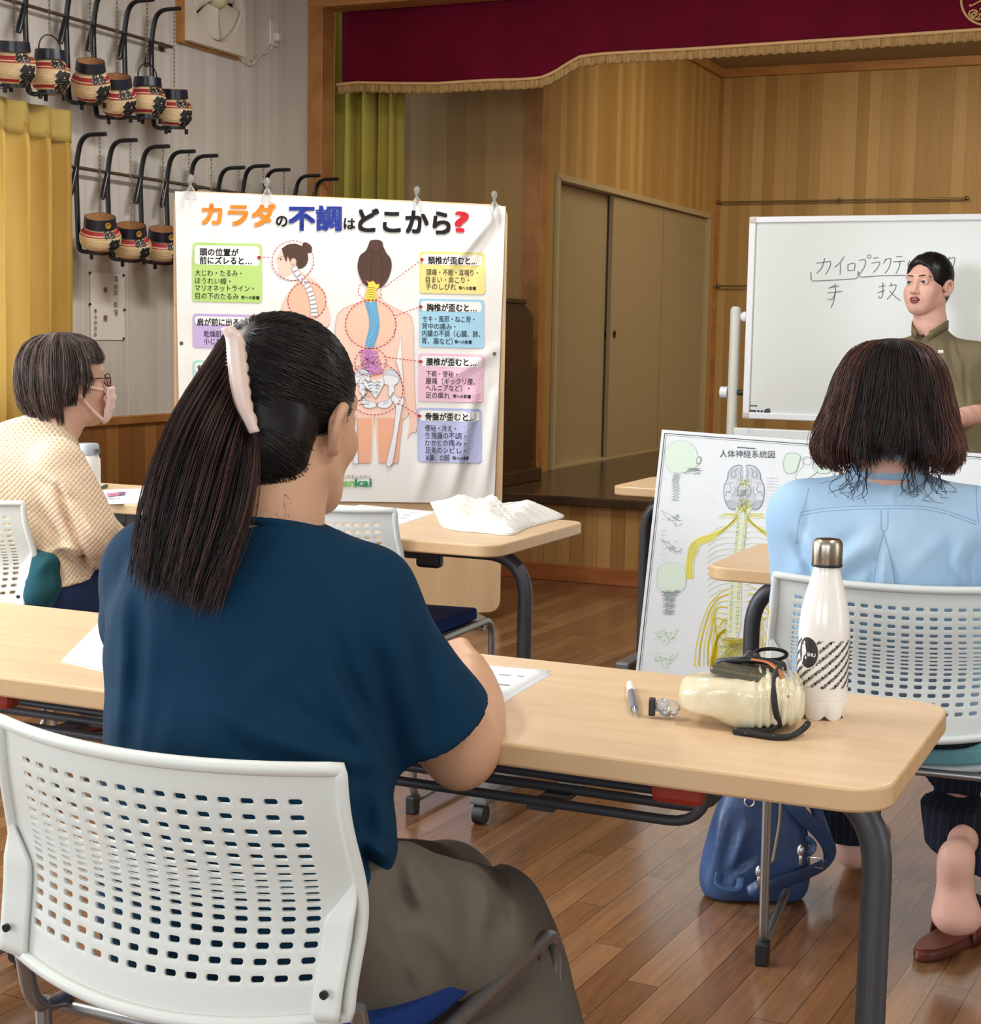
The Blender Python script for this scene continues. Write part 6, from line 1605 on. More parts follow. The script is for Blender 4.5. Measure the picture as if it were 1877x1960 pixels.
S = SDF(axis_seg([(HF.c[0]-.34, HF.c[0]+.14, .005)]), axis_seg([(HF.c[1]-.30, HF.c[1]+.16, .005)]), axis_seg([(HF.c[2]-.32, HF.c[2]+.18, .005)]))
LS = [((446, 660), (478, 815)), ((376, 800), (466, 885)), ((322, 930), (442, 990)), ((312, 1020), (410, 1050))]
DS = [1.85, 1.815, 1.80, 1.80]
for u in np.linspace(.06, .94, 7):
    S.path([A3(at(a[0]+(b[0]-a[0])*u, a[1]+(b[1]-a[1])*u, D)) for (a, b), D in zip(LS, DS)], [.014, .017, .016, .006], .012, 5)
S.wob(.002, 50, 6)
S.mesh('ponytail', m_h1b, W1, 1)
n = 3000; P = []
rr = np.random.default_rng(11)
LE = [((434, 630), (488, 835)), ((335, 785), (492, 900)), ((280, 935), (470, 1010)), ((262, 1062), (425, 1118))]
for i in range(n):
    u = rr.random()**.8; v = rr.normal()*.018; jj = rr.normal(size=2)*3.0; en = rr.normal()*16; K = []
    for j, ((a, b), D) in enumerate(zip(LE, DS)):
        x = a[0]+(b[0]-a[0])*u+jj[0]*j; y = a[1]+(b[1]-a[1])*u+(en if j == 3 else 0); K.append(A3(at(x, y, D-.020*math.sin(PI*min(1, max(0, u*.8+.1)))*(1 if j else .3)+v*(1 if j else .5))))
    K.append(K[-1]+(K[-1]-K[-2])*(.10+.25*rr.random())); P.append(spline(K, 4))
strands('ponytail_strands', P, .00055, [m_h1, m_h1b, m_h1c], W1, .6, tone=np.where(rr.random(n) < .35, 0, np.where(rr.random(n) < .68, 1, 2)))
P = []; rad, cen = np.array((.0825, .0995, .0885)), np.array((0, -.018, .034))
while len(P) < 3600:
    d = rr.normal(size=3); d /= np.linalg.norm(d)
    q = d*rad+cen
    if q[1] > .060-.3*max(0, .05-q[2]) or (q[2] < -.02 and q[1] > -.045) or q[2] < -.075: continue
    s_ = min(1, max(0, (.10-q[2])/.16)); gz = .105-.125*s_
    g = (np.array([0, -.096, gz])-cen)/rad; g /= np.linalg.norm(g); om = math.acos(np.clip(d@g, -1, 1)); lift = 1.0+.02*rr.random()
    if om < .15: continue
    pts = []
    for t in np.linspace(0, 1, 9):
        w = (math.sin((1-t)*om)*d+math.sin(t*om)*g)/math.sin(om); w = w*lift*(1-.03*t) + np.array([0, 0, -.02*math.sin(PI*t)*(1-s_)*.6]); pts.append(HF.p(*(w*rad+cen)))
    P.append(pts)
r2_, c2_ = np.array((.0685, .0645, .0745)), np.array((0, -.046, -.040))
while len(P) < 5200:
    ph = rr.uniform(-2.2, 2.2); z = -rr.uniform(-.03, .110); h = math.sqrt(max(0, 1-((z+.040)/.0745)**2)); d = np.array([h*math.sin(ph), -h*math.cos(ph), (z+.040)/.0745])
    q = d*r2_+c2_
    if q[1] > -.038-.25*max(0, -.05-q[2]): continue
    g = np.array([0, -1.0, .62-.3*rr.random()]); g /= np.linalg.norm(g); om = math.acos(np.clip(d@g, -1, 1)); lift = 1.0+.025*rr.random()
    if om < .12: continue
    P.append([HF.p(*(((math.sin((1-t)*om)*d+math.sin(t*om)*g)/math.sin(om))*lift*r2_+c2_)) for t in np.linspace(0, 1, 9)])
strands('hair_strands', P, .00055, [m_h1, m_h1b], W1, .4, tone=(rr.random(len(P)) < .16).astype(int))
P = []   # short loose hairs at the temple and nape
for i in range(1100):
    if i < 26: q = np.array([.066+.010*rr.random(), .046+.02*rr.random(), .02+.06*rr.random()]); d = np.array([.3, .8, .35])+rr.normal(size=3)*.45; L = .008+.016*rr.random()
    else: q = np.array([.060*rr.uniform(-.8, 1), 0, -.090-.024*rr.random()**1.6]); q[1] = -.040-.050*math.sqrt(max(0, 1-(q[0]/.066)**2)); d = np.array([.1, -.1, -1])+rr.normal(size=3)*.3; L = .008+.014*rr.random()
    d /= np.linalg.norm(d); P.append([HF.p(*(q+d*L*t+np.array([0, 0, -.25*L*t*t]))) for t in np.linspace(0, 1, 6)])
strands('loose_hairs', P, .00042, m_h1b, W1, .7)
# claw clip
m_clip = plain('clip_blush_plastic', (232, 208, 196), .3)
cl = [(q[0], q[1]) for q in spline([(434, 626), (447, 648), (452, 690), (457, 735), (466, 780), (486, 828)], 8)]
mb = MB(); vs = []; nC = len(cl)
for i, (x, y) in enumerate(cl):
    t = i/(nC-1); w = 8+6*math.sin(PI*min(1, t*1.1))**.7; tooth = 5*abs(math.sin(t*PI*9.5))**.6 if .12 < t < .93 else 0
    D = 1.775+.012*t+.018*max(0, .12-t)
    for o_, dz in ((-w, .006), (-w*.5, -.002), (w*.4, -.003), (w, .003), (w+tooth, .010)): vs.append(at(x+o_, y-o_*.18, D+dz))
mb.raw(vs, [(i*5+j, i*5+j+1, i*5+6+j, i*5+5+j) for i in range(nC-1) for j in range(4)])
tag(mb.build('hair_clip', m_clip, W1, smooth=1.0, solid=.004), 'pale pink claw clip')
mb = MB()
for k in range(7): mb.tube([at(441, 655+k*7, 1.80), at(434-k*.3, 657+k*7, 1.815)], [.002, .001], 6)
tag(mb.build('clip_teeth', m_clip, W1, smooth=1), 'small rear teeth of the clip')

# ================= standing teacher
fT = (-.16, -.987); FT, RT = basis(fT); DT = 6.15
J = dict(sc=A3(at(1790, 684, DT)), neck=A3(at(1780, 628, DT-.01)), waist=A3(at(1800, 800, DT)), hip=A3(at(1800, 905, DT)))
J['sR'] = J['sc']+RT*.155; J['sL'] = J['sc']-RT*.155
J['eR'] = A3(at(1690, 800, DT-.02)); J['wR'] = A3(at(1772, 818, DT-.22)); J['eL'] = A3(at(1893, 786, DT-.03)); J['wL'] = A3(at(1812, 808, DT-.23))
W2 = person('woman teacher in an olive blouse standing in front of the whiteboard', (J['hip'][0], J['hip'][1], 0))
TF = Frame(at(1775, 546, DT-.02), (-.342, -.941), -.02, .07, 1.0)
c0, c1 = J['hip'][0], J['hip'][1]
S = SDF(axis_seg([(c0-.36, c0-.13, .006), (c0-.13, c0+.13, .0021), (c0+.13, c0+.36, .006)]), axis_seg([(c1-.42, c1+.22, .0026)]), axis_seg([(0, .80, .016), (.80, 1.28, .006), (1.28, 1.54, .0021)]))
head_sdf(S, TF, mouth_open=1.0, neck=J['neck'], cheek=.75, nk=.93)
torso_sdf(S, J, fT, -.03)
for a, b, c in (('sR', 'eR', 'wR'), ('sL', 'eL', 'wL')):
    S.path([J[a], J[b]], [.046, .039], .03, 2); S.path([J[b], J[b]*.6+J[c]*.4, J[c]], [.039, .038, .026], .02, 3)
hand_sdf(S, J['wL'], RT*.9+FT*.25+np.array([0, 0, -.15]), FT*.7+np.array([0, 0, .7]), 1, .9, .03, .92)
hand_sdf(S, J['wR'], -RT*.9+FT*.3+np.array([0, 0, -.1]), FT*.6+np.array([0, 0, .75]), -1, .9, .03, .92)
for sg in (-1, 1):
    h_ = J['hip']+RT*.085*sg; a_2 = np.array([h_[0]+.01*sg, h_[1]+.02, .08]); k_ = h_*.5+a_2*.5+FT*.02
    S.path([h_, k_, a_2], [.080, .055, .036], .03, 4); S.path([a_2, a_2+FT*.09+np.array([0, 0, -.04]), a_2+FT*.15+np.array([0, 0, -.055])], [.036, .032, .022], .02, 2)
S.mesh('body', m_skin3, W2, 1)
m_olive = fabric('olive_blouse', (112, 102, 78), (126, 116, 90), 350, .62, .15)
S = SDF(axis_seg([(c0-.40, c0+.40, .005)]), axis_seg([(c1-.26, c1+.22, .005)]), axis_seg([(.74, 1.36, .005)]))
torso_sdf(S, J, fT, .012); S.cap(J['sc']+np.array([0, 0, -.14]), J['hip']+np.array([0, 0, .05]), .150, .165, .05, flat=(FT, 1.35))
for a, b in (('sR', 'eR'), ('sL', 'eL')):
    sleeve(S, J[a], J[b], .80, .062, .074)
S.cut(np.array([0, 0, .775]), np.array([0, 0, -1.0]), np.array([c0-.5, c1-.5, .7]), np.array([c0+.5, c1+.5, .79]))
S.ell(J['neck']+FT*.012+np.array([0, 0, .034]), (.060, .062, .042), .008, None, 'sub')
S.cap(J['neck']+FT*.07+np.array([0, 0, .0]), J['neck']+FT*.10+np.array([0, 0, -.055]), .032, .008, .008, 'sub')
t_ = lambda x, y, D=DT-.13: A3(at(x, y, D))
for k, (x0, y0, x1, y1) in enumerate(((1742, 640, 1720, 700), (1752, 655, 1745, 740), (1800, 650, 1812, 760), (1815, 645, 1838, 740), (1790, 660, 1790, 770), (1830, 650, 1850, 700), (1765, 668, 1768, 760), (1848, 690, 1852, 780), (1730, 650, 1706, 690))):
    S.crease([(x0, y0), ((x0+x1)/2+3*(-1)**k, (y0+y1)/2), (x1, y1)], .010*(-1)**k, .010, DT)
S.wob(.003, 16, 2)
S.mesh('blouse', m_olive, W2, 2)
cp_ = []
for t in np.linspace(-1, 1, 25):
    a = t*2.75; cp_.append(J['neck']+np.array([0, 0, .012-.042*max(0, abs(t)-.62)/.38])+RT*.066*math.sin(a)-FT*.064*math.cos(a)+FT*.030*max(0, abs(t)-.6)/.4)
mb = MB(); mb.raw([tuple(p+np.array([0, 0, dz])) for dz in (-.016, .018) for p in cp_], [(i, i+1, 26+i, 25+i) for i in range(24)])
mb.build('stand_collar', m_olive, W2, smooth=3, solid=.004)
S = SDF(axis_seg([(c0-.30, c0+.30, .008)]), axis_seg([(c1-.24, c1+.24, .008)]), axis_seg([(.06, .96, .008)]))
S.cap(J['hip']-RT*.06, J['hip']+RT*.06, .115, .115, .05)
for sg in (-1, 1):
    h_ = J['hip']+RT*.085*sg; a_2 = np.array([h_[0]+.01*sg, h_[1]+.02, .08]); S.path([h_, h_*.5+a_2*.5, a_2], [.100, .082, .068], .03, 3)
S.cut(np.array([0, 0, .09]), np.array([0, 0, -1.0]), np.array([c0-.5, c1-.5, .0]), np.array([c0+.5, c1+.5, .12])); S.wob(.002, 20, 1)
S.mesh('trousers', fabric('black_trousers', (34, 34, 38), (42, 42, 46)), W2, 1)
for sg in (-1, 1):
    a_2 = J['hip']+RT*.085*sg+np.array([.01*sg, .02, 0]); a_2[2] = 0
    S = SDF(*[axis_seg([(a_2[i]-.2*(i < 2), a_2[i]+(.2 if i < 2 else .10), .006)]) for i in range(3)])
    S.path([a_2+np.array([0, 0, .035])-FT*.04, a_2+FT*.09+np.array([0, 0, .030]), a_2+FT*.17+np.array([0, 0, .026])], [.042, .044, .034], .02, 3); S.cut(np.array([0, 0, .002]), np.array([0, 0, -1.0]), a_2-.3, a_2+.3)
    S.mesh('shoe', plain('dark_shoe', (40, 30, 28), .4), W2, 1)
# face details
def face_parts(F, W, lip, brow, iris, open_=True):
    k = F.sc; Mm = Matrix([list(r) for r in F.R])
    for s in (-1, 1):
        e = MB().ball(F.p(s*.031, .0775, .0015), .0122*k, 20, 14).build('eyeball', plain('eye_white', (214, 204, 198), .2), W, smooth=3)
        q = F.p(s*.031-.0008, .0775, .0015); d = F.R@np.array([0.04, .995, .03]); Q = Matrix.Translation(Vector(q)+Vector(d)*.0108*k) @ Vector(d).to_track_quat('Z', 'Y').to_matrix().to_4x4()
        i_ = MB().lathe([(.0058*k, 0), (.0054*k, .0014*k), (.003*k, .0020*k), (.0002, .0021*k)], 20, Q).build('iris', iris, W, smooth=3); i_.parent = e
        mb = MB(); mb.tube([F.p(s*(.0160+.0300*t), .0905-.013*t*t+.0018*math.sin(PI*t), .0022+.0045*math.sin(PI*(t*.9+.05))) for t in np.linspace(0, 1, 12)], [.0007+.0009*math.sin(PI*t) for t in np.linspace(0.1, 1, 12)], 6)
        mb.build('upper_lash_line', plain('lash_black', (34, 24, 22), .6), W, smooth=3)
        mb = MB(); mb.tube([F.p(s*(.012+.042*t), .0915-.020*t*t, .0225+.0065*math.sin(PI*(t*.75+.1))-.003*t) for t in np.linspace(0, 1, 14)], [.0011+.0016*math.sin(PI*min(1, t*.8+.15)) for t in np.linspace(0, 1, 14)], 8)
        mb.build('eyebrow', brow, W, smooth=3)
    op = .0062 if open_ else .0012
    up_ = [F.p(.0255*t, .0985-.020*t*t, -.0615+op*(1-t*t)*.9-.002*math.exp(-(t/.12)**2)+.0010*abs(t)) for t in np.linspace(-1, 1, 19)]
    lw = [F.p(.0245*t, .0975-.019*t*t, -.0665-op*(1-t*t)*1.3+.002*abs(t)) for t in np.linspace(-1, 1, 19)]
    MB().tube(up_, [.0012+.0026*(1-abs(t)**2.2) for t in np.linspace(-1, 1, 19)], 8).build('upper_lip', lip, W, smooth=3)
    MB().tube(lw, [.0012+.0034*(1-abs(t)**2.2) for t in np.linspace(-1, 1, 19)], 8).build('lower_lip', lip, W, smooth=3)
    if open_:
        mb = MB().ball(F.p(0, .083, -.0655), (.021*k, .012*k, .010*k), 20, 12, Mm); mb.build('mouth_inside', plain('mouth_dark', (84, 30, 30), .5), W, smooth=3)
        mb = MB(); mb.tube([F.p(.015*t, .0955-.010*t*t, -.0625) for t in np.linspace(-1, 1, 13)], [.0024]*13, 6); mb.build('teeth', plain('teeth', (206, 192, 178), .3), W, smooth=3)
face_parts(TF, W2, plain('lip_rose', (150, 72, 74), .35), plain('brow_dark', (58, 40, 34), .8), plain('iris_dark', (36, 24, 20), .1))
S = SDF(*[axis_seg([(TF.c[i]-.17, TF.c[i]+.17, .0035)]) for i in range(3)])
S.ell(TF.p(0, -.014, .038), (.0835, .100, .090), .01, TF.R); S.ell(TF.p(0, -.045, -.020), (.064, .062, .070), .03, TF.R)
S.ell(TF.p(.004, .108, -.018), (.077, .080, .106), .008, TF.R, 'sub')
for sg in (-1, 1):
    S.ell(TF.p(sg*.085, .046, -.062), (.040, .040, .062), .010, TF.R, 'sub'); S.ell(TF.p(sg*.090, -.010, -.030), (.026, .026, .044), .008, TF.R, 'sub')
S.cut(TF.p(0, -.04, -.082), TF.R@np.array([0, .35, -.93]), TF.c-.2, TF.c+.2, .015); S.wob(.0022, 60, 3)
S.mesh('hair', m_h1, W2, 1)
P = []; rad, cen = np.array((.0845, .101, .091)), np.array((0, -.014, .038))
while len(P) < 1300:
    d = rr.normal(size=3); d /= np.linalg.norm(d); q = d*rad+cen
    if q[1] > .040+.35*(q[2]-.08) or q[2] < .0 and q[1] > -.03 or q[2] < -.05: continue
    fl = np.array([.5, -.75, -.25 if q[2] < .08 else .1]); fl -= d*(fl@d); pts = []
    for t in np.linspace(0, 1, 6):
        w = d+fl*t*.45; w /= np.linalg.norm(w); pts.append(TF.p(*(w*rad*(1.004+.01*t)+cen)))
    P.append(pts)
strands('hair_strands', P, .0007, [m_h1, m_h1b], W2, .4, tone=(rr.random(len(P)) < .1).astype(int))
q = J['neck']+FT*.083+np.array([0, 0, -.030]); MB().ball(q, (.007, .006, .006)).build('pendant', m_black, W2, smooth=3)
q = A3(at(1800, 673, DT-.165)); MB().box((q[0]-.010, q[1]-.002, q[2]-.006), (q[0]+.010, q[1]+.004, q[2]+.006)).build('lapel_pin', plain('pin_white', (226, 222, 206), .3), W2, bevel=.002)
# ================= woman in the denim shirt
f3 = (-.19, .98); FD, RD_ = basis(f3); D3 = 2.95
J = dict(sc=A3(at(1696, 992, D3)), neck=A3(at(1702, 905, D3-.01)), waist=A3(at(1694, 1240, D3+.05)), hip=A3(at(1690, 1385, D3+.14)))
J['sR'] = J['sc']+RD_*.150; J['sL'] = J['sc']-RD_*.150
J['eR'] = A3(at(1872, 1170, D3+.10)); J['wR'] = A3(at(1835, 1085, D3+.34)); J['eL'] = A3(at(1533, 1165, D3+.12)); J['wL'] = A3(at(1560, 1062, D3+.36))
W3 = person('woman with brown shoulder-length hair and a light blue denim shirt, seen from behind', (J['hip'][0], J['hip'][1], .46))
DF = Frame(at(1704, 786, D3+.01), (-.17, .985), 0, -.02, 1.0)
c0, c1 = J['hip'][0], J['hip'][1]
kR, kL = J['hip']+RD_*.10+FD*.42+np.array([0, 0, -.01]), J['hip']-RD_*.10+FD*.42
aR, aL = A3(at(1850, 1586, 3.15)), A3(at(1636, 1582, 3.60))
S = SDF(axis_seg([(c0-.36, c0+.36, .0055)]), axis_seg([(c1-.40, c1+.80, .0055)]), axis_seg([(0, .26, .0035), (.26, 1.26, .0055)]))
head_sdf(S, DF, ears=True, neck=J['neck'], detail=False); S.cap(DF.p(0, .09, .01), DF.p(0, .102, -.034), .008, .010, .012)
torso_sdf(S, J, f3, -.036)
for a, b, c, sd in (('sR', 'eR', 'wR', 1), ('sL', 'eL', 'wL', -1)):
    S.path([J[a], J[b]], [.046, .040], .03, 2); S.path([J[b], J[c]], [.039, .026], .02, 3)
    S2 = A3((FD*.9-RD_*.35*sd+np.array([0, 0, -.12]))); hand_sdf(S, J[c], S2, (0, .1, 1), sd, .5, .05, .92)
for h_, k_, a_2 in ((J['hip']+RD_*.09, kR, aR), (J['hip']-RD_*.09, kL, aL)): S.path([h_, k_], [.060, .048], .03, 2); S.path([k_, k_*.45+a_2*.55+FD*.01, a_2], [.046, .040, .027], .02, 3)
# right foot on its toes, sole to the hall; left foot flat
toe, ball_, heel = A3(at(1842, 1790, 3.13)), A3(at(1828, 1756, 3.06)), A3(at(1828, 1640, 3.04))
S.path([aR, heel+np.array([.004, .014, .004])], [.024, .027], .015, 2)
S.path([heel, heel*.5+ball_*.5+np.array([-.002, .012, .0]), ball_+np.array([0, .004, .004])], [.030, .027, .037], .018, 4)
S.cap(ball_+np.array([-.014, .004, 0]), ball_+np.array([.022, .004, .002]), .028, .026, .02)
for q, l in ((-.030, .05), (-.012, .052), (.004, .048), (.018, .044), (.030, .038)): S.cap(ball_+np.array([q*.9, .010, -.010]), ball_+np.array([q*1.05, .010+l, -.020]), .011 if q > -.02 else .014, .009 if q > -.02 else .012, .006)
S.path([aL, A3((aL[0], aL[1]+.0, .06)), A3((aL[0]-.01, aL[1]+.09, .045)), A3((aL[0]-.02, aL[1]+.16, .028))], [.032, .034, .030, .020], .02, 3)
S.cut(np.array([0, 0, .46]), np.array([0, 0, -1.0]), np.array([c0-.3, c1-.4, .3]), np.array([c0+.3, c1+.36, .47]))
S.mesh('body', m_skin3, W3, 1)
t = NT('denim_light'); v = t.obj(); g = t.noise(v, 3.2, 4, .6); t.set(col=t.ramp(g, [(.3, (142, 176, 208)), (.55, (160, 190, 216)), (.75, (178, 204, 224))]), rough=.85, spec=.15)
t.bump(t.noise(t.mapv(v, (1, 1, 1)), 600, 2), .25, .001); m_den = t.m
S = SDF(axis_seg([(c0-.34, c0+.34, .0045)]), axis_seg([(c1-.40, c1+.50, .0055)]), axis_seg([(.42, 1.16, .0045)]))
torso_sdf(S, J, f3, .012); S.cap(J['sc']+np.array([0, 0, -.13])-FD*.01, J['hip']+np.array([0, 0, .04]), .150, .150, .05, flat=(FD, 1.45))
for a, b, c in (('sR', 'eR', 'wR'), ('sL', 'eL', 'wL')):
    sleeve(S, J[a], J[b], 1.0, .062, .056, False); Q = S.like(); e = J[c]; ax = (e-J[b])/np.linalg.norm(e-J[b]); Q.cap(J[b], e+ax*.03, .055, .042, .02); Q.cut(e-ax*.02, ax, e-.14, e+.14); S.merge(Q, .025)
S.cut(np.array([0, 0, .47]), np.array([0, 0, -1.0]), np.array([c0-.5, c1-.5, .40]), np.array([c0+.5, c1+.5, .49]))
for P, am, w in ((((1548, 960), (1540, 1010), (1530, 1060)), -.004, .006), (((1535, 978), (1620, 968), (1700, 966), (1790, 970), (1868, 1000)), -.0035, .0045), (((1690, 1018), (1680, 1070), (1665, 1140)), -.010, .009), (((1690, 1018), (1704, 1080), (1716, 1140)), -.009, .008), (((1692, 1030), (1691, 1090), (1692, 1150)), .010, .012),
                 (((1560, 1130), (1620, 1070), (1680, 1030)), .008, .014), (((1545, 1100), (1600, 1050), (1650, 1010)), -.006, .012), (((1520, 1030), (1545, 1080), (1560, 1130)), -.010, .010), (((1530, 1010), (1560, 1060), (1580, 1120)), .007, .010), (((1850, 1030), (1830, 1080), (1850, 1130)), .009, .012), (((1820, 1010), (1812, 1070), (1822, 1130)), -.007, .012), (((1868, 1040), (1860, 1090), (1866, 1140)), -.008, .008), (((1740, 1100), (1770, 1060), (1830, 1020)), .005, .014), (((1600, 1120), (1650, 1090), (1680, 1060)), -.006, .010)):
    S.crease(P, am, w, D3+.02)
S.wob(.0018, 20, 5)
shirt = S.mesh('denim_shirt', m_den, W3, 2)
from mathutils.bvhtree import BVHTree
def on_surface(o):
    B = BVHTree.FromPolygons([v.co[:] for v in o.data.vertices], [p.vertices[:] for p in o.data.polygons])
    def f(x, y, off=.0008):
        h = B.ray_cast(CP, ray(x, y).normalized()); return (h[0]+h[1]*off) if h[0] else None
    return f
hit = on_surface(shirt); m_seam = plain('denim_seam', (128, 156, 186), .9)
for P in ([(1530, 981), (1570, 974), (1620, 970), (1690, 968), (1760, 969), (1810, 978), (1868, 998)], [(1530, 987), (1570, 980), (1620, 976), (1690, 974), (1760, 975), (1810, 984), (1868, 1004)], [(1547, 935), (1540, 965), (1528, 1000), (1524, 1040)], [(1868, 930), (1868, 960), (1872, 1000)], [(1686, 976), (1686, 1010), (1690, 1018)], [(1699, 976), (1698, 1010), (1690, 1018)], [(1690, 1018), (1678, 1075), (1668, 1140)], [(1690, 1018), (1706, 1075), (1716, 1140)]):
    H_P = [h for h in (hit(*q) for q in spline(P, 10)) if h]
    if len(H_P) > 3: MB().tube(H_P, .0013, 6).build('seam', m_seam, W3, smooth=3)
cpts = []
for tt_ in np.linspace(-1, 1, 25):
    a = tt_*2.7; cpts.append(J['neck']+np.array([0, 0, .004])+RD_*.060*math.sin(a)-FD*.058*math.cos(a))
mb = MB(); mb.raw([tuple(p*1.0+np.array([0, 0, dz])+(p-J['neck'])*np.array([1, 1, 0])*k_) for dz, k_ in ((-.012, .16), (.026, .06), (.052, -.02)) for p in cpts], [(r*25+i, r*25+i+1, r*25+26+i, r*25+25+i) for r in range(2) for i in range(24)])
mb.build('shirt_collar', m_den, W3, smooth=3, solid=.005)
# dark pinstriped trousers
t = NT('pinstripe'); v = t.obj(); x = t.sep(v)[0]; st = t.math('LESS_THAN', t.math('FRACT', t.math('MULTIPLY', x, 62.0)), .10)
t.set(col=t.mix(st, lin((20, 22, 34)), lin((44, 48, 64))), rough=.85, spec=.2); m_pin = t.m
S = SDF(axis_seg([(c0-.30, c0+.36, .006)]), axis_seg([(c1-.34, c1+.78, .006)]), axis_seg([(.10, .66, .006)]))
S.cap(J['hip']-RD_*.06, J['hip']+RD_*.06, .115, .115, .05)
for h_, k_, a_2 in ((J['hip']+RD_*.09, kR, aR), (J['hip']-RD_*.09, kL, aL)):
    S.path([h_, k_], [.098, .078], .04, 3); Q = S.like(); Q.path([k_, k_*.4+a_2*.6+np.array([0, -.03, .05]), a_2+np.array([.002, -.034, -.10])], [.076, .068, .054], .03, 4); nz_ = np.array([-.40, -.1, -.91]); nz_ /= np.linalg.norm(nz_); Q.cut(a_2+nz_*.062, nz_, a_2-.12, a_2+.12); S.merge(Q, .03)
S.cut(np.array([0, 0, .452]), np.array([0, 0, -1.0]), np.array([c0-.25, c1-.4, .3]), np.array([c0+.25, c1+.20, .47]))
for P, am, w in ((((1800, 1500), (1812, 1560), (1805, 1620)), .007, .010), (((1830, 1500), (1840, 1570), (1835, 1630)), -.006, .010), (((1860, 1510), (1858, 1580), (1865, 1640)), .006, .010)): S.crease(P, am, w)
S.wob(.002, 22, 6); S.mesh('trousers', m_pin, W3, 1)
# bob hair: dark crown, brown lengths
m_h3 = hair_mat('bob_dark', (26, 20, 19), (38, 29, 27)); m_h3b = hair_mat('bob_brown', (72, 42, 34), (92, 56, 44)); m_h3c = hair_mat('bob_light_brown', (112, 72, 54), (134, 90, 68))
def bob(F, W, prof, y_k, n, mats, cut_front, seed, sway=.006, r=.0007, base_mat=None, zend=-.135, tone_fn=None, nape=0.0):
    """prof: (height, radius) from crown to tips; hair hangs all round except where cut_front(phi, z) is true; phi=0 looks forward"""
    zs = np.array([p[0] for p in prof]); rs = np.array([p[1] for p in prof]); q = np.linspace(0, 1, len(prof)); cen = np.array([0, -.016, 0])
    def pt(phi, t, off=0.0):
        z = np.interp(t, q, zs); ra = np.interp(t, q, rs)+off; return F.p(ra*math.sin(phi), -.016+ra*math.cos(phi)*y_k, z)
    N, M_ = 64, 26; mb = MB(); vs = []
    for j in range(M_+1):
        for i in range(N+1):
            phi = -PI+2*PI*i/N; t = .93*j/M_*(1-nape*1.1*math.exp(-((abs(phi)-PI)/.5)**2)); vs.append(pt(phi, t, -.010))
    fs = []
    for j in range(M_):
        for i in range(N):
            phi = -PI+2*PI*(i+.5)/N; z = np.interp(.97*(j+.5)/M_, q, zs)
            if not (cut_front(phi, z) or cut_front(phi-.10, z-.012) or cut_front(phi+.10, z-.012)): fs.append((j*(N+1)+i, j*(N+1)+i+1, (j+1)*(N+1)+i+1, (j+1)*(N+1)+i))
    mb.raw(vs, fs); mb.build('hair', base_mat or mats[0], W, smooth=3)
    R2 = np.random.default_rng(seed); P = []; tone = []; tries = 0
    while len(P) < n and tries < n*6:
        tries += 1
        phi = R2.uniform(-PI, PI); t0 = R2.random()**1.3*.45; ln = R2.uniform(.75, 1.03)
        ln *= 1-nape*math.exp(-((abs(phi)-PI)/.40)**2)
        for tc in np.linspace(t0, 1, 25):
            if cut_front(phi, np.interp(tc, q, zs)): ln = min(ln, tc-.02-.05*R2.random()); break
        if ln-t0 < .06: continue
        off = R2.normal()*.0035+.001; dphi = R2.normal()*.10; clump = .006*math.sin(phi*17+2*math.sin(phi*5)); K = []; bad = False
        for s_ in np.linspace(0, 1, 7):
            t = t0+(ln-t0)*s_; ph = phi+dphi*s_**2*.5+.05*math.sin(s_*5+phi*9)*s_; z = np.interp(t, q, zs)
            if cut_front(ph, z): bad = True; break
            K.append(np.array(pt(ph, min(t, 1.0), off+clump*s_+sway*math.sin(s_*6+phi*13)*s_*.6))+np.array([0, 0, -.02*max(0, t-1)]))
        if bad: 
            if len(K) < 3: continue
        P.append([tuple(x) for x in spline(K, 4)][:]); tone.append(tone_fn(phi, R2) if tone_fn else int(R2.integers(0, len(mats))))
    m_ = min(len(p) for p in P); full = [p for p in P if len(p) >= 25]; keep = [i for i, p in enumerate(P) if len(p) >= 25]
    strands('hair_strands', [p[:25] for p in full], r, mats, W, .5, tone=np.array([tone[i] for i in keep]))
def tone3(phi, R2):
    back = abs(abs(phi)-PI); p = R2.random()
    if back < 1.0: return 0 if p < .95-.75*(back/1.0)**2 else (1 if p < .985 else 2)
    return 0 if p < .22 else (1 if p < .80 else 2)
prof3 = [(.132, .002), (.128, .035), (.112, .066), (.078, .090), (.035, .102), (-.01, .114), (-.045, .125), (-.072, .129), (-.092, .123), (-.112, .108)]
bob(DF, W3, prof3, 1.0, 4200, [m_h3, m_h3b, m_h3c], lambda p, z: abs(p) < (1.05 if z < .035 else 0.0), 5, .014, .0008, tone_fn=tone3, nape=.15)
R2 = np.random.default_rng(9); P = []
for i in range(46):       # flicked ends on the collar
    phi = PI+(-1 if R2.random() < .5 else 1)*R2.uniform(.25, 1.1); a = np.array([.104*math.sin(phi), -.016+.104*math.cos(phi), -.082-.02*R2.random()]); o_ = np.array([math.sin(phi), math.cos(phi), 0])
    P.append([tuple(DF.p(*q)) for q in spline([a, a+np.array([R2.normal()*.005, 0, -.020]), a+o_*(.002+.010*R2.random())+np.array([R2.normal()*.010, 0, -.038-.010*R2.random()]), a+o_*(.010+.014*R2.random())+np.array([R2.normal()*.018, 0, -.048-.016*R2.random()])], 5)])
for sg in (0, 1): strands('flicked_ends', [p for p in P if (np.dot(np.array(p[0])-DF.c, DF.R[:, 0]) > 0) == bool(sg)], .0009, m_h3, W3, .6)

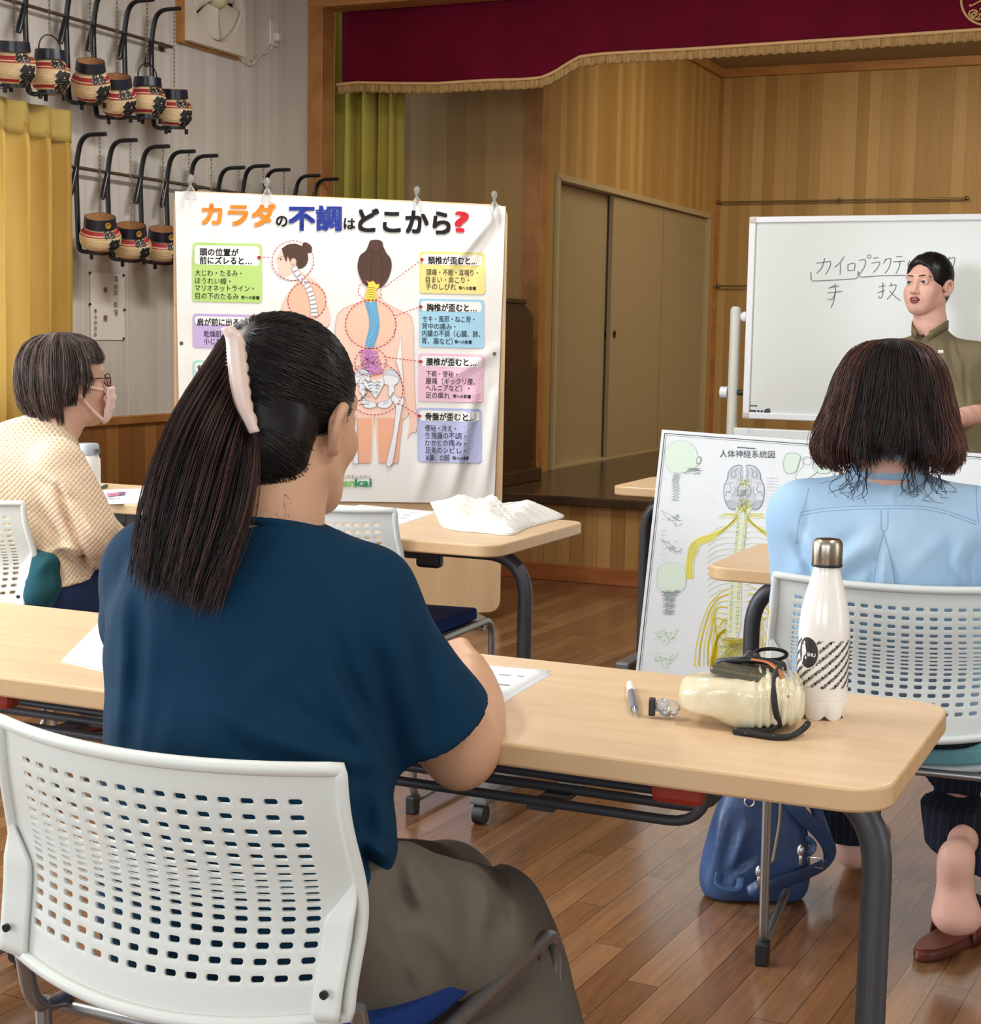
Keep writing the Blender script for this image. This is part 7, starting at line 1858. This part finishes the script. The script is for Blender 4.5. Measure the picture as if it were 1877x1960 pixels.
# ================= woman in the mask and knit cardigan
f4 = (.50, .866); FM, RM = basis(f4); D4 = 4.10
J = dict(sc=A3(at(70, 880, D4)), neck=A3(at(104, 812, D4)), waist=A3(at(62, 1040, D4)), hip=A3(at(80, 1150, D4)))
J['sR'] = A3(at(112, 893, D4-.13)); J['sL'] = A3(at(75, 880, D4+.17))
J['eR'] = A3(at(172, 1018, D4-.13)); J['wR'] = A3(at(240, 1072, D4+.04)); J['eL'] = A3(at(170, 1010, D4+.26)); J['wL'] = A3(at(252, 1070, D4+.20))
W4 = person('older woman with short grey-brown hair, glasses, pink face mask and cream knit cardigan', (J['hip'][0], J['hip'][1], .46))
MF = Frame(at(128, 729, D4), (.47, .883), 0, .05, 1.0)
c0, c1 = J['hip'][0], J['hip'][1]
S = SDF(axis_seg([(c0-.36, c0+.62, .005)]), axis_seg([(c1-.34, c1+.72, .005)]), axis_seg([(0, .6, .008), (.6, 1.24, .0042)]))
head_sdf(S, MF, neck=J['neck']); torso_sdf(S, J, f4, -.032)
for a, b, c, sd in (('sR', 'eR', 'wR', 1), ('sL', 'eL', 'wL', -1)):
    S.path([J[a], J[b]], [.046, .040], .03, 2); S.path([J[b], J[c]], [.038, .026], .02, 3); hand_sdf(S, J[c], FM*.8-RM*.3*sd+np.array([0, 0, -.35]), FM*.3+np.array([0, 0, 1.0]), sd, .8, .04, .9)
kR, kL = J['hip']+FM*.42+RM*.10+np.array([0, 0, -.02]), J['hip']+FM*.44-RM*.08+np.array([0, 0, -.02])
fR = atz(188, 1385, .02); aR = np.array([fR.x-.02, fR.y+.0, .085]); aL = aR-RM*.17+FM*.10
for h_, k_, a_2 in ((J['hip']+RM*.09, kR, aR), (J['hip']-RM*.09, kL, aL)):
    S.path([h_, k_], [.080, .055], .03, 2); S.path([k_, k_*.5+a_2*.5, a_2], [.052, .048, .034], .02, 3); S.path([a_2, a_2+FM*.08+np.array([0, 0, -.03]), a_2+FM*.15+np.array([0, 0, -.05])], [.036, .032, .022], .02, 2)
S.mesh('body', m_skin2, W4, 1)
# cream cardigan with open knit
t = NT('cream_knit'); v = t.obj(); xyz = t.sep(v)
u_ = t.math('ADD', t.math('MULTIPLY', xyz[0], 390.0), t.math('MULTIPLY', xyz[1], 300.0)); w_ = t.math('ADD', t.math('MULTIPLY', xyz[2], 450.0), t.math('MULTIPLY', t.math('SINE', t.math('MULTIPLY', u_, .21)), .8))
k1 = t.math('MULTIPLY', t.math('SINE', w_), t.math('SINE', u_)); hole = t.math('GREATER_THAN', k1, .62)
t.set(col=t.mix(t.math('MULTIPLY', hole, .5), t.ramp(t.noise(v, 6, 3), [(.3, (212, 186, 154)), (.7, (224, 202, 174))]), lin((168, 128, 100))), rough=.95, spec=.1, sheen=.2)
t.bump(t.math('SUBTRACT', 1.0, t.math('MULTIPLY', k1, .9)), .6, .0018); m_knit = t.m
def armcov(S, a, b, c, r, cuff=.01):
    Q = S.like(); Q.path([J[a], J[b]], [r[0], r[1]], .03, 3); e = J[c]; ax = (e-J[b])/np.linalg.norm(e-J[b]); Q.path([J[b], e+ax*.02], [r[1], r[2]], .03, 3); Q.cut(e-ax*cuff, ax, e-.09, e+.09); S.merge(Q, .012)
S = SDF(axis_seg([(c0-.36, c0+.40, .005)]), axis_seg([(c1-.36, c1+.44, .005)]), axis_seg([(.44, 1.16, .005)]))
torso_sdf(S, J, f4, .016); S.cap(J['sc']+np.array([0, 0, -.13]), J['hip']+np.array([0, 0, -.02]), .150, .165, .05, flat=(FM, 1.15)); S.ell(J['sc']-FM*.05+np.array([0, 0, -.02]), (.13, .13, .12), .06)
armcov(S, 'sR', 'eR', 'wR', (.066, .062, .046)); armcov(S, 'sL', 'eL', 'wL', (.062, .056, .044))
S.cut(np.array([0, 0, .632]), np.array([.15, .1, -1.0])/1.016, np.array([c0-.5, c1-.5, .3]), np.array([c0+.5, c1+.5, .66]))
S.cap(J['neck']-np.array([0, 0, .01]), J['neck']+np.array([0, 0, .08]), .052, .060, .006, 'sub')
for P, am, w in ((((75, 915), (110, 940), (140, 965)), -.010, .008), (((85, 905), (120, 930), (145, 950)), .008, .008), (((112, 930), (128, 985), (146, 1030), (168, 1078)), -.024, .009), (((150, 975), (180, 1020), (215, 1062)), .008, .014), (((60, 990), (110, 1040), (150, 1052)), .006, .012), (((90, 1060), (120, 1048), (150, 1056)), .008, .006), (((160, 985), (180, 1020), (215, 1060)), .006, .010), (((30, 1020), (70, 1060), (90, 1110)), -.006, .012)): S.crease(P, am, w, D4+.05)
S.wob(.002, 22, 4); cardi = S.mesh('cardigan', m_knit, W4, 1); hit = on_surface(cardi)
mb = MB(); pcx, pcy = 118, 1078
NP = 12; pv = []
for j in range(NP+1):
    for i_ in range(NP+1):
        u, v = i_/NP, j/NP; x = 88+64*u; y = 1057+44*v*(1-.10*(2*u-1)**2)+3*math.sin(PI*u); hp_ = hit(x, y, .004+.006*math.sin(PI*u)*math.sin(PI*v)); pv.append(hp_ or at(x, y, 3.75))
mb.raw(pv, [(j*(NP+1)+i_, j*(NP+1)+i_+1, (j+1)*(NP+1)+i_+1, (j+1)*(NP+1)+i_) for j in range(NP) for i_ in range(NP)])
tag(mb.build('patch_pocket', m_knit, W4, smooth=3, solid=.006), 'knitted patch pocket')
S = SDF(axis_seg([(c0-.34, c0+.60, .0065)]), axis_seg([(c1-.30, c1+.70, .0065)]), axis_seg([(.10, .66, .0065)]))
S.cap(J['hip']-RM*.06, J['hip']+RM*.06, .118, .118, .05)
for h_, k_, a_2 in ((J['hip']+RM*.09, kR, aR), (J['hip']-RM*.09, kL, aL)): S.path([h_, k_], [.094, .078], .04, 3); S.path([k_, k_*.5+a_2*.5, a_2+np.array([0, 0, .07])], [.074, .064, .052], .03, 3)
S.cut(np.array([0, 0, .165]), np.array([0, 0, -1.0]), np.array([c0-.5, c1-.5, .0]), np.array([c0+.8, c1+.8, .2])); S.wob(.002, 20, 2)
S.mesh('trousers', fabric('navy_trousers', (28, 38, 64), (36, 46, 74)), W4, 1)
for a_2 in (aR, aL): tag(MB().tube([tuple(a_2+np.array([0, 0, z])) for z in (-.02, .03, .09)], [.041, .040, .042], 20).build('sock', fabric('white_sock', (222, 212, 204), (230, 222, 214)), W4, smooth=1), 'white ankle sock')
m_h4 = hair_mat('grey_brown_hair', (64, 50, 46), (84, 68, 62), .42); m_h4b = hair_mat('grey_hair', (112, 96, 90), (140, 124, 118), .42); m_h4c = hair_mat('dark_grey_brown', (44, 34, 32), (58, 46, 42), .42)
prof4 = [(.124, .002), (.119, .040), (.100, .074), (.062, .094), (.02, .100), (-.02, .100), (-.055, .092), (-.085, .076), (-.108, .062)]
def cf4(p, z):
    a = abs(p)
    return (a < 1.12 and z < .040) or (1.12 <= a < 1.55 and z < -.030-.02*math.sin(p*20)) or (1.55 <= a < 1.9 and z < -.062)
bob(MF, W4, prof4, 1.06, 3600, [m_h4c, m_h4, m_h4b], cf4, 15, .007, .0009, base_mat=m_h4c, tone_fn=lambda p, R: (2 if R.random() < (.5 if abs(p) > 2.2 else .12) else (1 if R.random() < .55 else 0)))
# face mask and glasses
m_mask = fabric('pink_mask', (232, 200, 192), (238, 210, 202), 300, .85, .15)
def mk(u, v):
    ph = (u-.5)*2*1.25; z = -.018-.094*v; R_ = .066+.008*math.sin(PI*v); y = .056+.070*math.cos(ph)*(1-.34*(abs(v-.35)*1.5)**2)*(1.0-.10*v); x = .071*math.sin(ph)*(1-.22*v*v)
    return MF.p(x, y+.0016*math.sin(v*24)*(math.cos(ph) > .3), z)
MB().grid(mk, 20, 16).build('face_mask', m_mask, W4, smooth=3, solid=.002)
for s in (-1, 1):
    for z0, z1 in ((-.024, -.002), (-.104, -.030)):
        tag(MB().tube(spline([MF.p(s*.064, .068, z0), MF.p(s*.073, .030, (z0+z1)/2-.002), MF.p(s*.080, -.004, z1)], 5), .0042, 6).build('ear_loop', m_mask, W4, smooth=3), 'mask ear loop')
m_gl = plain('glasses_frame', (44, 32, 34), .3)
for s in (-1, 1):
    L = [MF.p(s*(.033+.021*math.cos(a)), .101-.006*abs(math.cos(a)), -.002+.0165*math.sin(a)) for a in np.linspace(0, 2*PI, 25)[:-1]]
    g = MB().tube(L, .0016, 6, close=True).build('glasses_rim', m_gl, W4, smooth=3)
    l_ = MB().raw([tuple(q) for q in L], [tuple(range(24))]).build('lens', m_glass, W4); l_.parent = g; l_.matrix_parent_inverse = W4.matrix_world.inverted() if False else Matrix.Identity(4)
    MB().tube([MF.p(s*.054, .096, .004), MF.p(s*.073, .060, .006), MF.p(s*.078, .004, .004)], .0016, 6).build('glasses_temple', m_gl, W4, smooth=3)
MB().tube([MF.p(-.012, .102, .002), MF.p(0, .108, .005), MF.p(.012, .102, .002)], .0015, 6).build('glasses_bridge', m_gl, W4, smooth=3)

# ------------------------------------------------------------------ slippers
m_leath = plain('brown_slipper_leather', (96, 48, 38), .28, spec=.5); m_insole = plain('slipper_insole', (120, 66, 52), .5); m_inner = plain('slipper_inside', (34, 20, 18), .7)
def slipper(label, loc, dirn, strap=True, size=1.0):
    s = thing('slipper', label, 'slipper', (loc[0], loc[1], 0), math.atan2(-dirn[0], dirn[1]), 'brown leather slippers')
    def outline(t): a = 2*PI*t; y = .132*math.sin(a); w = .044+.006*math.sin(a)-.008*math.exp(-((y+.01)/.05)**2); return (w*math.cos(a)*size, y*size)
    P = [outline(k/40) for k in range(40)]
    local(MB().prism(P, 0, .024).build('sole', m_leath, bevel=.008, seg=3), s)
    local(MB().prism([(x*.9, y*.93) for x, y in P], .0235, .0262).build('insole', m_insole, bevel=.002), s)
    def vamp(u, v):
        a = PI*(u); y = (.005+.118*v)*size; w = (.047-.030*max(0, v-.55)**1.3*2.2)*size; h = (.058-.034*v**1.2)*size
        return (w*math.cos(a), y, .012+h*math.sin(a)**.75)
    local(MB().grid(vamp, 16, 10).build('vamp', m_leath, smooth=3, solid=.004), s)
    return s
slipper('brown leather slipper under the raised bare heel of the woman in denim', (-.412, 3.215), (.34, .94))
slipper('brown leather slipper on the left foot of the woman in denim, behind the table leg', tuple(atz(1648, 1640, .0).to_2d()+Vector((.0, .075))), (-.1, .99))
slipper('dark red-brown slipper of the masked woman, seen under the front table', (aR[0]+FM[0]*.055, aR[1]+FM[1]*.055), FM)
slipper('second slipper of the masked woman, hidden beyond her right foot', (aL[0]+FM[0]*.055, aL[1]+FM[1]*.055), FM)
# teal cloth between chair and cardigan
cc_ = at(80, 1110, 3.93)
S = SDF(*[axis_seg([(cc_[i]-.16, cc_[i]+.16, .005)]) for i in range(3)])
S.ell(at(80, 1092, 3.93), (.04, .05, .05), .03); S.ell(at(80, 1130, 3.93), (.05, .06, .05), .03); S.wob(.012, 26, 3, .05); S.wob(.005, 60, 4, .04)
tag(S.mesh('folded_jacket', fabric('teal_jacket', (36, 78, 88), (46, 92, 102)), None, 2), 'bundled teal jacket wedged between the chair back and the knit cardigan', 'jacket')

# ------------------------------------------------------------------ navy leather backpack on the floor
P0 = atz(1432, 1690, 0)
bgp = thing('backpack', 'navy blue leather backpack standing on the floor under the front table', 'bag', (P0.x, P0.y, 0))
t = NT('navy_leather'); v = t.obj(); t.set(col=t.ramp(t.noise(v, 9, 3), [(.3, (44, 66, 104)), (.7, (58, 84, 126))]), rough=.36, spec=.45); t.bump(t.noise(v, 260, 2), .25, .001); m_nl = t.m
Dq = 3.46
c_ = at(1447, 1600, Dq)
S = SDF(axis_seg([(c_.x-.20, c_.x+.20, .004)]), axis_seg([(c_.y-.18, c_.y+.18, .004)]), axis_seg([(0.0, .36, .004)]))
Rb = np.array(Matrix.Rotation(math.radians(26), 3, 'Z')); E3 = lambda x, y, z: np.array([c_.x, c_.y, 0])+Rb@np.array([x, y, z])
for i in range(9):
    tq = i/8; z = .035+.255*tq; hw = .088-.030*tq**1.5; hd = .058-.024*tq**1.3; sh = .012*tq
    S.cap(E3(-hw+.03+sh, 0, z), E3(hw-.03+sh, 0, z), hd, hd, .03)
S.cut(np.array([0, 0, .004]), np.array([0, 0, -1.0]), A3(c_)-.4, A3(c_)+.4)
for P, am, w in ((((1405, 1560), (1400, 1620), (1385, 1690)), -.010, .012), (((1430, 1580), (1405, 1640), (1400, 1690)), .010, .012), (((1380, 1560), (1372, 1620), (1362, 1680)), .007, .010), (((1440, 1640), (1410, 1660), (1390, 1690)), -.010, .010)): S.crease(P, am, w)
S.wob(.0025, 24, 7); S.mesh('bag_body', m_nl, bgp, 2)
def strap(name, pts, w=.0165, th=.22, mat=m_nl, up=tuple(CF)):
    return MB().tube(spline([tuple(p) for p in pts], 6), w, 10, sx=th, up=up).build(name, mat, bgp, smooth=3)
strap('shoulder_strap', [at(1502, 1515, 3.385), at(1530, 1555, 3.385), at(1570, 1595, 3.415), at(1587, 1625, 3.445), at(1582, 1650, 3.465), at(1550, 1668, 3.425), at(1500, 1688, 3.365), at(1450, 1706, 3.325), at(1438, 1692, 3.335)])
strap('shoulder_strap', [at(1548, 1510, 3.445), at(1560, 1545, 3.465), at(1572, 1575, 3.465), at(1586, 1620, 3.465)], .013)
strap('grab_loop', [at(1376, 1672, 3.365), at(1374, 1690, 3.345), at(1390, 1700, 3.335), at(1412, 1700, 3.335), at(1418, 1680, 3.355)], .009)
strap('side_loop', [at(1522, 1602, 3.445), at(1545, 1606, 3.425), at(1556, 1618, 3.425), at(1548, 1632, 3.425), at(1524, 1634, 3.445)], .008)
strap('zip_edge', [at(1494, 1512, 3.370), at(1492, 1570, 3.370), at(1484, 1620, 3.370), at(1478, 1652, 3.370)], .0035, .6, plain('zip_brass', (150, 138, 112), .4, .6))
def ringm(name, x, y, D, r, rad=.0022):
    c = at(x, y, D); return MB().tube([c+CR*r*math.cos(a)+CU*r*math.sin(a) for a in np.linspace(0, 2*PI, 21)[:-1]], rad, 6, close=True).build(name, m_silver, bgp, smooth=3)
ringm('metal_ring', 1505, 1520, 3.36, .015); ringm('metal_ring', 1434, 1535, 3.36, .010)
c = at(1560, 1651, 3.430); MB().tube([c+CR*.016*sx_+CU*.013*sy_ for sx_, sy_ in ((-1, -.6), (1, -1), (1, .6), (-1, 1))], .0022, 6, close=True).build('buckle', m_silver, bgp, smooth=1)
for (x, y) in ((1452, 1668), (1532, 1628)):
    c = at(x, y, 3.26); MB().ball(c, (.008, .008, .012)).tube([c, c-CU*.03], .004, 8).build('strap_clasp', m_silver, bgp, smooth=3)
